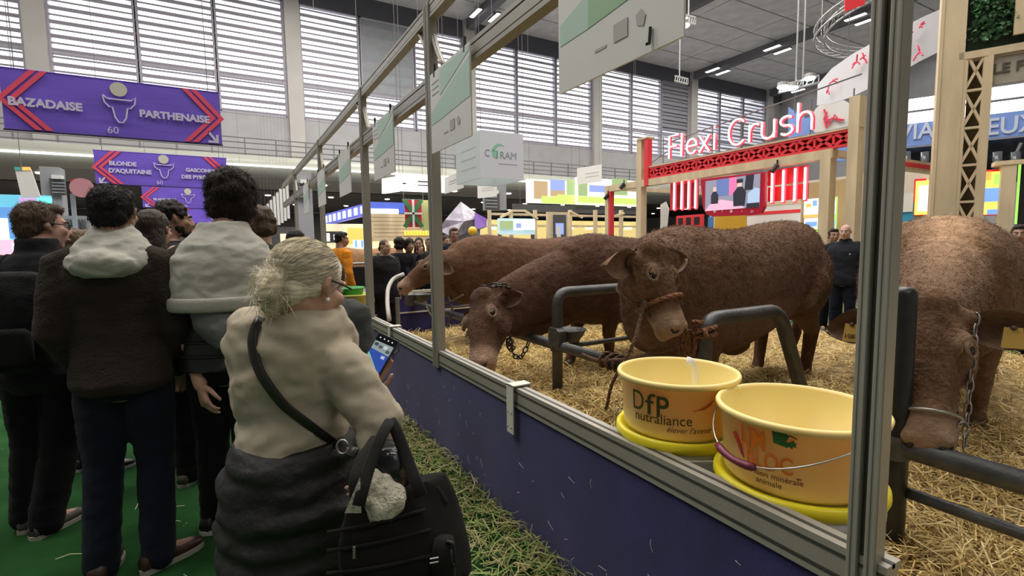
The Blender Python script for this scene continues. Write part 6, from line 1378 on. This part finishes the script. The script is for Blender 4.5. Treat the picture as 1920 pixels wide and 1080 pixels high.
pp = thing('pine_hoarding', 'broad pine board standing right of the block poster', 'panel', V((W3.at(1885, 380, .2).x, W3.at(1885, 380, .2).y, 0))); wrect('board', 1872, 1900, 304, 520, W3, .3, M_wood, pp, .2); wrect('cap', 1866, 1930, 300, 308, W3, .35, M_wood, pp, .22)
lit('turquoise wall panel just right of the near frame post', (1684, 1712, 380, 450), W3, mat('turquoise_board', (.05, .32, .55), .6), ((M_pan, 0, .75, 1, 1.25),), name='panel', cat='panel')
# curved white banner on a ring truss
M_truss = mat('truss_silver', (.5, .5, .5), .35, metal=.5)
rc = dep(1790, 130, 14.0); rg_ = thing('ring_truss', 'round silver truss ring hung from the roof at upper right', 'truss', rc)
cR = rc+V((.4, .2, 0)); Rr = 3.3
def rp(a, z, r=Rr): return V((cR.x+r*math.cos(a), cR.y+r*math.sin(a), cR.z+z))
nz = 48; zT = dep(1620, 30, 12).z-cR.z+1.0
for r_o, z_o in ((0, 0), (.28, 0), (0, .28), (.28, .28)): obj('chord', MB().tube([rp(2*PI*i/nz, zT+z_o, Rr+r_o-.1) for i in range(nz+1)], .03, 6), M_truss, rg_, smooth=True)
br = MB()
for i in range(nz): a0, a1 = 2*PI*i/nz, 2*PI*(i+1)/nz; br.tube([rp(a0, zT, Rr-.1), rp(a1, zT+.28, Rr-.1)], .014, 4); br.tube([rp(a0, zT, Rr+.18), rp(a1, zT+.28, Rr+.18)], .014, 4); br.tube([rp(a0, zT, Rr-.1), rp(a1, zT, Rr+.18)], .014, 4)
obj('brace', br, M_truss, rg_)
for k_ in range(4): obj('cable', MB().tube([rp(k_*PI/2+.4, zT+.28), rp(k_*PI/2+.4, ZC-.3-cR.z)], .012, 5), M_truss, rg_)
# the printed fabric: a curved band between pixel anchors
cb_ = thing('curved_banner', 'curved white fabric banner with small red prints at upper right', 'banner', dep(1650, 110, 12)); pts = [(1534, 158, 196, 13.6), (1560, 128, 193, 12.8), (1600, 100, 180, 12.1), (1640, 78, 160, 11.6), (1690, 52, 135, 11.2), (1730, 32, 112, 11.0), (1790, 5, 82, 10.8)]
vs = []
for px, a, b, d in pts: p0, p1 = dep(px, a, d), dep(px, b, d); p1.x, p1.y = p0.x, p0.y; vs += [p0, p1]
cv = MB(); sp2 = V((.03, .03, 0)); N = len(vs); cv.add(vs+[v+sp2 for v in vs], [(2*i, 2*i+1, 2*i+3, 2*i+2) for i in range(N//2-1)]+[(N+2*i, N+2*i+2, N+2*i+3, N+2*i+1) for i in range(N//2-1)]); obj('fabric', cv, mat('white_fabric', (.66, .66, .70), .7), cb_, smooth=True)
random.seed(8)
for px, y_, d in ((1562, 152, 12.55), (1606, 117, 11.95), (1619, 109, 11.8), (1696, 72, 11.1), (1700, 92, 11.1), (1704, 60, 11.05), (1724, 52, 10.95), (1552, 170, 12.9), (1724, 98, 10.95)):
    c = dep(px, y_, d-.05); mb = MB()
    for j in range(4): e = c+V((random.uniform(-.1, .1), random.uniform(-.1, .1), random.uniform(-.16, .16))); mb.tube([c, (c+e)/2+V((0, 0, .03)), e], .018, 5)
    obj('print_figure', mb, M_redp, cb_)
rf = thing('red_flag', 'piece of a red hanging flag at the top beside the frame post', 'flag', dep(1602, -10, 12)); obj('cloth', MB().quadbox(dep(1584, 22, 12), dep(1622, 8, 12), dep(1622, -60, 12), dep(1586, -60, 12), f_*.02), M_red, rf)
bs = thing('speech_sign', 'sky blue and white cut out sign behind the neon name', 'sign', dep(1530, 260, 15)); WSp = Wall(dep(1530, 260, 15), AZ)
wpoly2('blue_shape', [(1478, 200), (1478, 262), (1520, 272), (1545, 305), (1596, 300), (1596, 205), (1540, 215), (1510, 222)], WSp, .1, mat('sky_blue_print', (.22, .36, .80), .6), bs)
cc = WSp.at(1560, 222, .08); obj('white_disc', MB().tube([cc, cc-WSp.n*.03], .55, 28), M_white, bs); mb = MB()
for pts_ in (((1545, 205), (1555, 235), (1565, 215), (1575, 228)), ((1548, 228), (1560, 222), (1583, 225)), ((1550, 210), (1545, 222), (1550, 240))): mb.tube([WSp.at(x, y, .14) for x, y in pts_], .03, 5)
obj('red_scribble', mb, M_redp, bs)
for x in (1490, 1585): p = WSp.at(x, 212); obj('cable', MB().tube([p, V((p.x, p.y, ZC-.2))], .012, 5), M_beam, bs)
# spot bars hung from the roof
def spotbar(label, pts, d, lamps, hang):
    r = thing('spot_bar', label, 'lamp', dep(*pts[0], d)); a, b = dep(*pts[0], d), dep(*pts[1], d)
    mb = MB(); mb.tube([a, b], .035, 6); mb.tube([a+V((0, 0, .18)), b+V((0, 0, .18))], .035, 6)
    for i in range(7): p = lerp(a, b, i/6); q = lerp(a, b, min(1, (i+.5)/6)); mb.tube([p, q+V((0, 0, .18))], .018, 4)
    obj('bar', mb, M_truss, r)
    for x, y in lamps: c = dep(x, y, d-.1); obj('spot_head', MB().tube([c+V((0, 0, .12)), c], .14, 12), M_truss, r); obj('lens', MB().ell(c, (.15, .15, .06)), mat('spot_lens', (.9, 1, .97), .3, emit=5), r, smooth=True)
    for x, y in hang: c = dep(x, y, d); obj('cable', MB().tube([c, V((c.x, c.y, ZC-.2))], .022, 6), M_truss, r)
spotbar('silver bar with three bright spotlights above the neon name', ((1460, 174), (1535, 155)), 14, ((1468, 163), (1486, 165), (1518, 147)), ((1492, 165), (1505, 160)))
spotbar('short silver bar with one spotlight right of the green striped panel', ((1280, 40), (1304, 46)), 14, ((1283, 48),), ((1291, 38),))
spotbar('small silver bar hanging low in front of the right hand windows', ((1265, 152), (1290, 158)), 18, (), ((1274, 152),))
# ================================================================== stands in the low hall
def yq(name, px, Y, m, par, d=.05, off=0):
    x0, x1, y0, y1 = px; ym = (y0+y1)/2; a, b = ony(x0, ym, Y), ony(x1, ym, Y); xm = (x0+x1)/2; zt, zb = ony(xm, y0, Y).z, ony(xm, y1, Y).z
    return obj(name, MB().box((a.x, Y-off-d, zb), (b.x, Y-off, zt)), m, par)
def yboard(label, cat, px, Y, m, name, bits=(), d=.1, hang=False, leg=False):
    r = thing(name, label, cat, ony((px[0]+px[1])/2, px[3], Y)); yq('panel', px, Y, m, r, d)
    for i, (bm_, *b) in enumerate(bits):
        x0, x1, y0, y1 = px; yq('picture', (x0+(x1-x0)*b[0], x0+(x1-x0)*b[2], y1-(y1-y0)*b[3], y1-(y1-y0)*b[1]), Y, bm_, r, .04, d+.005*i)
    if hang:
        for u in (.06, .94): p = ony(px[0]+(px[1]-px[0])*u, px[2], Y); obj('cable', MB().tube([V((p.x, Y-.05, p.z-.05)), V((p.x, Y-.05, (ZC if Y < 29 else ZM0)-.1))], .008, 4), M_beam, r)
    if leg:
        for u in (.04, .96): p = ony(px[0]+(px[1]-px[0])*u, px[3], Y); obj('leg', MB().box((p.x-.05, Y-.09, 0), (p.x+.05, Y-.01, p.z+.03)), M_conc, r)
    return r
M_gray2 = mat('stand_grey', (.30, .31, .33), .7)
Lw_ = Mg('lightbox_white', (1, .98, .92), 1.5); Lg = Mg('lightbox_green', (.40, .85, .12), .95); Lc = Mg('lightbox_cream', (.72, .74, .62), .75); Lb = Mg('photo_blue', (.22, .28, .62), .8); Lbr = Mg('photo_brown', (.36, .26, .15), .8); Lgr = Mg('photo_green', (.25, .33, .16), .8); Ls = Mg('photo_sky', (.6, .65, .85), .9)
yboard('lightbox of farm photos with a bright green hill, left face', 'sign', (986, 1076, 338, 382), 20, Lc, 'photo_lightbox', ((Lbr, .14, .2, .42, .95), (Lb, .48, .4, .78, 1), (Lbr, .48, .3, .78, .55), (Lgr, .82, .35, 1, 1), (Lg, .3, .0, 1, .28), (Lg, .62, .26, 1, .36)), hang=True)
yboard('lightbox of farm photos with a bright green band, right face', 'sign', (1078, 1196, 336, 386), 19.6, Lc, 'photo_lightbox', ((Lgr, .03, .36, .17, 1), (Ls, .2, .36, .52, 1), (Lb, .2, .5, .52, .75), (Lgr, .56, .4, .80, 1), (Lg, .02, .08, 1, .30)), hang=True)
yboard('dark fascia under the photo lightboxes', 'fascia', (960, 1200, 386, 400), 19.8, M_conc, 'fascia', hang=True)
r = yboard('big glowing white light box hanging behind the left frame posts', 'sign', (742, 834, 330, 360), 14.5, Lw_, 'lightbox', ((M_inkd, .07, .42, .14, .5), (M_inkd, .38, .52, .62, .60), (M_inkd, .38, .30, .62, .36)), d=.3, hang=True)
a = ony(745, 345, 14.2); obj('side_face', MB().hexa([ony(716, 363, 16.5), ony(743, 359, 14.2), ony(743, 359, 14.2)+V((.1, 0, 0)), ony(716, 363, 16.5)+V((.1, 0, 0)), ony(716, 335, 16.5), ony(743, 331, 14.2), ony(743, 331, 14.2)+V((.1, 0, 0)), ony(716, 335, 16.5)+V((.1, 0, 0))]), Lw_, r)
sb = thing('pine_kiosk', 'pine clad kiosk with blue fascia and a lit counter behind the pens', 'kiosk', ony(745, 470, 17)); yq('fascia', (684, 790, 380, 400), 16.9, Mg('fascia_blue', (.06, .11, .50), .5), sb, .1); yq('letter_strip', (686, 745, 392, 401), 16.9, P_w, sb, .03, .11)
for i in range(6): yq('plank', (688, 808, 402+i*7, 408.3+i*7), 16.8, M_wood, sb, .15)
yq('counter_light', (700, 810, 452, 476), 17.2, Mg('warm_glow', (1, .80, .48), .75), sb, .1); yq('lintel', (684, 812, 444, 452), 16.8, M_wood, sb, .2)
for i in range(9): yq('yellow_slat', (758+i*5.6, 761.5+i*5.6, 433, 441), 16.6, Mg('yellow_print', (.9, .68, .08), .6), sb, .04)
for px in (712, 745, 776): yq('shelf_post', (px, px+3, 452, 480), 17.0, M_wood, sb, .05)
text('lettering', 'NTIVIERS', .16, ony(722, 401, 16.5), (1, 0, 0), M_inkd, sb, ext=.003) if 0 else None
yq('base', (690, 806, 476, 540), 17.1, M_wood, sb, .2)
fg = thing('striped_flag', 'red flag with a white cross and green diagonals over the pine kiosk', 'flag', ony(774, 425, 15)); yq('cloth', (759, 790, 375, 426), 15, mat('flag_red', (.60, .03, .05), .6), fg, .02)
a, b = ony(759, 426, 14.96), ony(790, 375, 14.96)
for p, q in (((a.x, a.z), (b.x, b.z)), ((a.x, b.z), (b.x, a.z))): obj('green_diagonal', MB().bar((p[0], 14.955, p[1]), (q[0], 14.955, q[1]), .02, .15, up=(0, 1, 0)) if 0 else MB().bar((p[0], 14.955, p[1]), (q[0], 14.955, q[1]), .14, .012, up=(0, 1, 0)), mat('flag_green', (.05, .18, .06), .6), fg)
obj('pole', MB().tube([(a.x-.05, 14.98, b.z), (b.x+.05, 14.98, b.z)], .015, 6), M_beam, fg); obj('cable', MB().tube([(a.x, 14.98, b.z), (a.x, 14.98, ZC-.1)], .008, 4), M_beam, fg)
obj('white_cross', MB().box(((a.x+b.x)/2-.035, 14.93, a.z), ((a.x+b.x)/2+.035, 14.95, b.z)).box((a.x, 14.93, (a.z+b.z)/2-.03), (b.x, 14.95, (a.z+b.z)/2+.03)), M_white, fg)
yboard('pale green banner with a red mark beside the striped flag', 'banner', (791, 812, 376, 432), 15.2, mat('lime_print', (.55, .60, .25), .6), 'banner', ((M_red, .5, .5, .9, .72),), hang=True)
bl = thing('blue_gantry_sign', 'long blue lit sign receding above the far shops', 'sign', ony(650, 400, 22)); 
A, B_ = ony(602, 424, 28), ony(693, 401, 18); hA, hB = ony(602, 404, 28).z-A.z, ony(693, 379, 18).z-B_.z; nn = V((B_.y-A.y, -(B_.x-A.x), 0)).normalized(); nn = nn if nn.dot(EYE-A) > 0 else -nn
def gq(u0, u1, v0, v1, off, th, name, m): P_ = [lerp(A, B_, u)+V((0, 0, lerp(hA, hB, u)*v))+nn*off for u, v in ((u0, v0), (u1, v0), (u1, v1), (u0, v1))]; obj(name, MB().hexa([p-nn*th for p in P_]+P_), m, bl)
gq(0, 1, 0, 1, 0, .2, 'panel', Mg('sign_violet', (.10, .12, .55), .6))
for i in range(9): gq(.05+i*.105, .05+i*.105+.05, .15, .8, .06, .03, 'glyph', Ls)
for u in (.08, .92): p = lerp(A, B_, u)+V((0, 0, hA*.9)); obj('cable', MB().tube([p, V((p.x, p.y, ZC-.1))], .01, 4), M_beam, bl)
yboard('lit shop front with cream shelves under the blue sign', 'shop', (606, 700, 420, 470), 24, Mg('shop_cream', (.75, .66, .42), .6), 'shop_front', ((M_inkd, .05, .3, .35, .72), (Lw_, .06, .35, .12, .65), (Lw_, .2, .4, .3, .6), (Mg('shop_orange', (.85, .45, .10), .8), .48, .25, 1, .85), (Ls, .58, .1, .95, .4), (P_b, .62, .12, .66, .38), (P_b, .74, .12, .78, .38), (P_b, .86, .12, .9, .38)), leg=True)
# purple wrapped sculpture
pw = thing('wrapped_sculpture', 'tent shaped sculpture wrapped in grey purple film', 'sculpture', ony(870, 440, 13)); P_ = lambda x, y, Y: ony(x, y, Y)
mb = MB(); vs = [P_(822, 432, 13), P_(850, 445, 12.4), P_(914, 425, 13), P_(864, 378, 13), P_(835, 412, 12.8), P_(905, 408, 12.8), P_(870, 415, 12.3), P_(875, 440, 13.8)]; mb.add(vs, [(0, 1, 6, 4), (4, 6, 3), (1, 2, 5, 6), (6, 5, 3), (0, 4, 3, 7), (3, 5, 2, 7), (0, 7, 2, 1)]); obj('film', mb, mat('grey_film', (.34, .31, .38), .3, var=.5, vscale=3, bump=.5, bscale=8), pw); mb = MB(); mb.add([P_(890, 398, 12.6), P_(913, 410, 12.7), P_(912, 425, 12.6), P_(890, 430, 12.3), P_(900, 412, 13.1)], [(0, 3, 2, 1), (0, 1, 4), (1, 2, 4), (2, 3, 4), (3, 0, 4)]); obj('purple_side', mb, mat('violet_film', (.20, .08, .45), .4), pw); p = P_(868, 440, 13.2); obj('plinth', MB().loft([((p.x, p.y, 0), (.7, 0, 0), (0, .5, 0)), ((p.x, p.y, p.z+.15), (.5, 0, 0), (0, .4, 0))], 12), M_gray2, pw)
tag(obj('yellow_ball', MB().ell(P_(886, 433, 12), (.12, .12, .12)).tube([P_(886, 433, 12)-V((0, 0, .1)), V((P_(886, 433, 12).x, 12, 0))], .01, 5), mat('ball_yellow', (.85, .55, .03), .4), org=P_(886, 433, 12), smooth=True), 'yellow ball showing above the back of the reddish bull', 'ball')
# rustic fence, posters, kiosk
fn_ = thing('rustic_fence', 'pale wooden rail fence with diagonal braces behind the bulls', 'fence', ony(1060, 440, 15)); yf = 15
for z in (402, 412, 430): pass
for y_ in (404, 424): yq('rail', (915, 1200, y_-2, y_+2), yf, M_wood, fn_, .08)
for px in (915, 955, 1000, 1065, 1112, 1160, 1192): yq('post', (px, px+5, 394, 545), yf-.1, M_wood, fn_, .1)
for a, b in (((938, 408), (960, 396)), ((985, 396), (1008, 410)), ((1068, 396), (1092, 408)), ((1140, 408), (1170, 400)), ((960, 395), (985, 395))): p, q = ony(*a, yf-.2), ony(*b, yf-.2); obj('brace', MB().bar(p, q, .07, .07, up=(0, 1, 0)), M_wood, fn_)
yboard('glowing straw yellow backdrop behind the rustic fence', 'backdrop', (900, 1200, 414, 450), 16.5, Mg('straw_glow', (.62, .50, .20), .55), 'backdrop', tuple((Lw_, .05+i*.12, .55, .09+i*.12, .72) for i in range(8)), leg=True)
yboard('pale blue information poster on the rustic fence', 'poster', (933, 1000, 410, 440), 14.6, Mg('poster_aqua', (.45, .62, .68), .5), 'poster', ((Lgr, .02, .35, .38, .85), (Lw_, .42, .3, .62, .85), (Lb, .45, .4, .6, .7), (Lc, .66, .3, .98, .9)), leg=True)
yboard('pine kiosk post with a dark picture panel', 'kiosk', (1024, 1062, 398, 450), 14.2, M_wood, 'info_kiosk', ((M_conc, .26, .0, .88, .9), (Lb, .35, .2, .75, .6), (M_pan, .4, .1, .6, .5)), leg=True)
# grey service towers
for px, lb_ in (((553, 583, 326, 470), 'blue grey service column with a white box behind the aisle crowd'), ((92, 128, 318, 470), 'dark grey service column left of the middle purple banner'), ((905, 938, 345, 395), 'grey service column under the white cube')):
    r = thing('service_column', lb_, 'column', ony((px[0]+px[1])/2, 470, 21)); yq('shaft', px, 21, M_gray2, r, .6); yq('louvre_box', (px[0]+4, px[1]-4, px[2]+18, px[2]+48), 20.4, M_conc, r, .15); yq('white_box', (px[0]+9, px[1]-8, px[2]+12, px[2]+19), 20.4, M_white, r, .25)
    for j in range(4): yq('slat', (px[0]+6, px[1]-6, px[2]+24+j*6, px[2]+26+j*6), 20.25, M_gray2, r, .03)
# row of hanging white cards at the centre left
random.seed(2)
for i in range(9):
    px = 489+i*6; y0 = 396-i*7; r = thing('hanging_card', '%s white hanging card of the receding row, counted from its near end' % ORD[8-i], 'sign', ony(px, y0, 24-i*.9), 'receding row of white hanging cards'); yq('card', (px, px+5, y0, y0+46+i*3), 24-i*.9, M_white, r, .03); yq('clip', (px+1.5, px+3, y0-4, y0), 24-i*.9, M_beam, r, .04); p = ony(px+2, y0, 24-i*.9); obj('cable', MB().tube([V((p.x, 24-i*.9-.02, p.z)), V((p.x, 24-i*.9-.02, ZC-.1))], .0025, 4), M_beam, r)
# left edge display
r = yboard('glowing turquoise and pink display wall at the left edge', 'display', (-30, 102, 366, 482), 17, Mg('display_teal', (.12, .42, .55), .7), 'display_wall', ((Mg('display_blue', (.10, .25, .55), .7), .2, .3, .55, .8), (Mg('display_mauve', (.45, .32, .55), .7), .55, .35, .8, .95), (Mg('display_cyan', (.15, .75, .72), .8), .8, .55, 1, .95), (Mg('display_pink', (.75, .42, .55), .8), .1, .02, .7, .28), (Lw_, .24, .28, .38, .62), (Mg('display_sky', (.35, .6, .8), .8), .05, .45, .2, .9), (Lw_, .45, .1, .6, .22)))
lb2 = thing('leaning_board', 'white leaning board with a coloured top strip at the far left', 'board', ony(55, 370, 16)); mb = MB(); P_ = [ony(x, y, 16) for x, y in ((40, 370), (76, 370), (58, 318), (28, 318))]; mb.quadbox(*P_, (0, .05, 0)); obj('board', mb, M_white, lb2); mb = MB()
obj('strip', MB().quadbox(*[ony(x, y, 15.98) for x, y in ((28, 319), (42, 319), (41, 313), (26, 313))], (0, .05, 0)), mat('strip_teal', (.1, .45, .45), .5), lb2); obj('strip', MB().quadbox(*[ony(x, y, 15.98) for x, y in ((42, 319), (58, 319), (55, 313), (41, 313))], (0, .05, 0)), P_o, lb2)
p = ony(40, 318, 15.98); obj('cable', MB().tube([p, V((p.x, p.y, ZC-.1))], .008, 4), M_beam, lb2)
rb = thing('red_clock_box', 'red box with a pale round face on a grey post left of the second banner', 'sign', ony(155, 352, 18)); yq('box', (138, 170, 338, 364), 18, mat('faded_red', (.28, .02, .03), .6), rb, .3); c = ony(153, 352, 17.65); obj('face', MB().tube([c, c+V((0, .05, 0))], .26, 20), mat('pink_face', (.5, .22, .24), .5), rb); yq('post', (142, 150, 364, 568), 18, M_gray2, rb, .1)
yboard('pale grey slatted barrier wall behind the heads at left', 'wall', (118, 172, 405, 470), 19, M_gray2, 'partition', tuple((M_conc, .1+.1*i, .55, .14+.1*i, .9) for i in range(8)))
yboard('long dark back counter with small lights behind the aisle crowd', 'counter', (170, 560, 425, 470), 23, M_conc, 'counter', tuple((Mg('counter_glow', (.9, .75, .5), .6), .03+.11*i, .35, .08+.11*i, .7) for i in range(9)), leg=True)
# ================================================================== far end of the pen
fe = thing('pen_barrier', 'blue cloth barrier with a white top edge across the far end of the pen', 'barrier', (4, 7.3, 0)); obj('cloth', MB().box((XB+.07, 7.28, 0), (8.5, 7.31, .74)), M_blue, fe); obj('top_edge', MB().box((XB+.07, 7.26, .74), (8.5, 7.33, .78)), M_clamp, fe); obj('seam', MB().box((XB+.07, 7.265, .44), (8.5, 7.28, .46)), M_clamp, fe)
cg = thing('crowd_barrier', 'grey tube crowd barrier with a black sign beyond the far pen end', 'barrier', (1.6, 9.2, 0)); a = onx(655, 495, 1.7) if 0 else None
p0, p1 = ony(648, 492, 9.2), ony(706, 500, 9.2); zt_ = ony(680, 494, 9.2).z
obj('tube_frame', MB().tube(round_path([V((p0.x, 9.2, 0)), V((p0.x, 9.2, zt_)), V((p1.x, 9.2, zt_)), V((p1.x, 9.2, 0))], .12), .022, 8), M_pipel, cg, smooth=True); obj('mid_bar', MB().tube([V((p0.x, 9.2, .35)), V((p1.x, 9.2, .35))], .016, 8), M_pipel, cg); obj('sign_panel', MB().box((p0.x+.08, 9.19, zt_-.42), (p1.x-.08, 9.21, zt_-.06)), M_black, cg)
for px, py_, c, lb_ in ((650, 550, (.03, .28, .06), 'green tub on the ground between the left frame posts'), (664, 562, (.72, .62, .16), 'yellow tub beside the green tub between the left frame posts')):
    p = dep(px, py_, 5.4); r = thing('feed_tub', lb_, 'tub', p); obj('shell', MB().lathe([(.001, -.10), (.15, -.10), (.18, .05), (.19, .05), (.19, .065), (.17, .065), (.145, -.085), (.001, -.085)], p, 24), mat('tub_%s' % ('green' if c[1] > c[0] else 'yellow'), c, .5), r, smooth=True); obj('stand', MB().lathe([(.12, -p.z), (.14, -.10)], p, 16), M_tub, r)
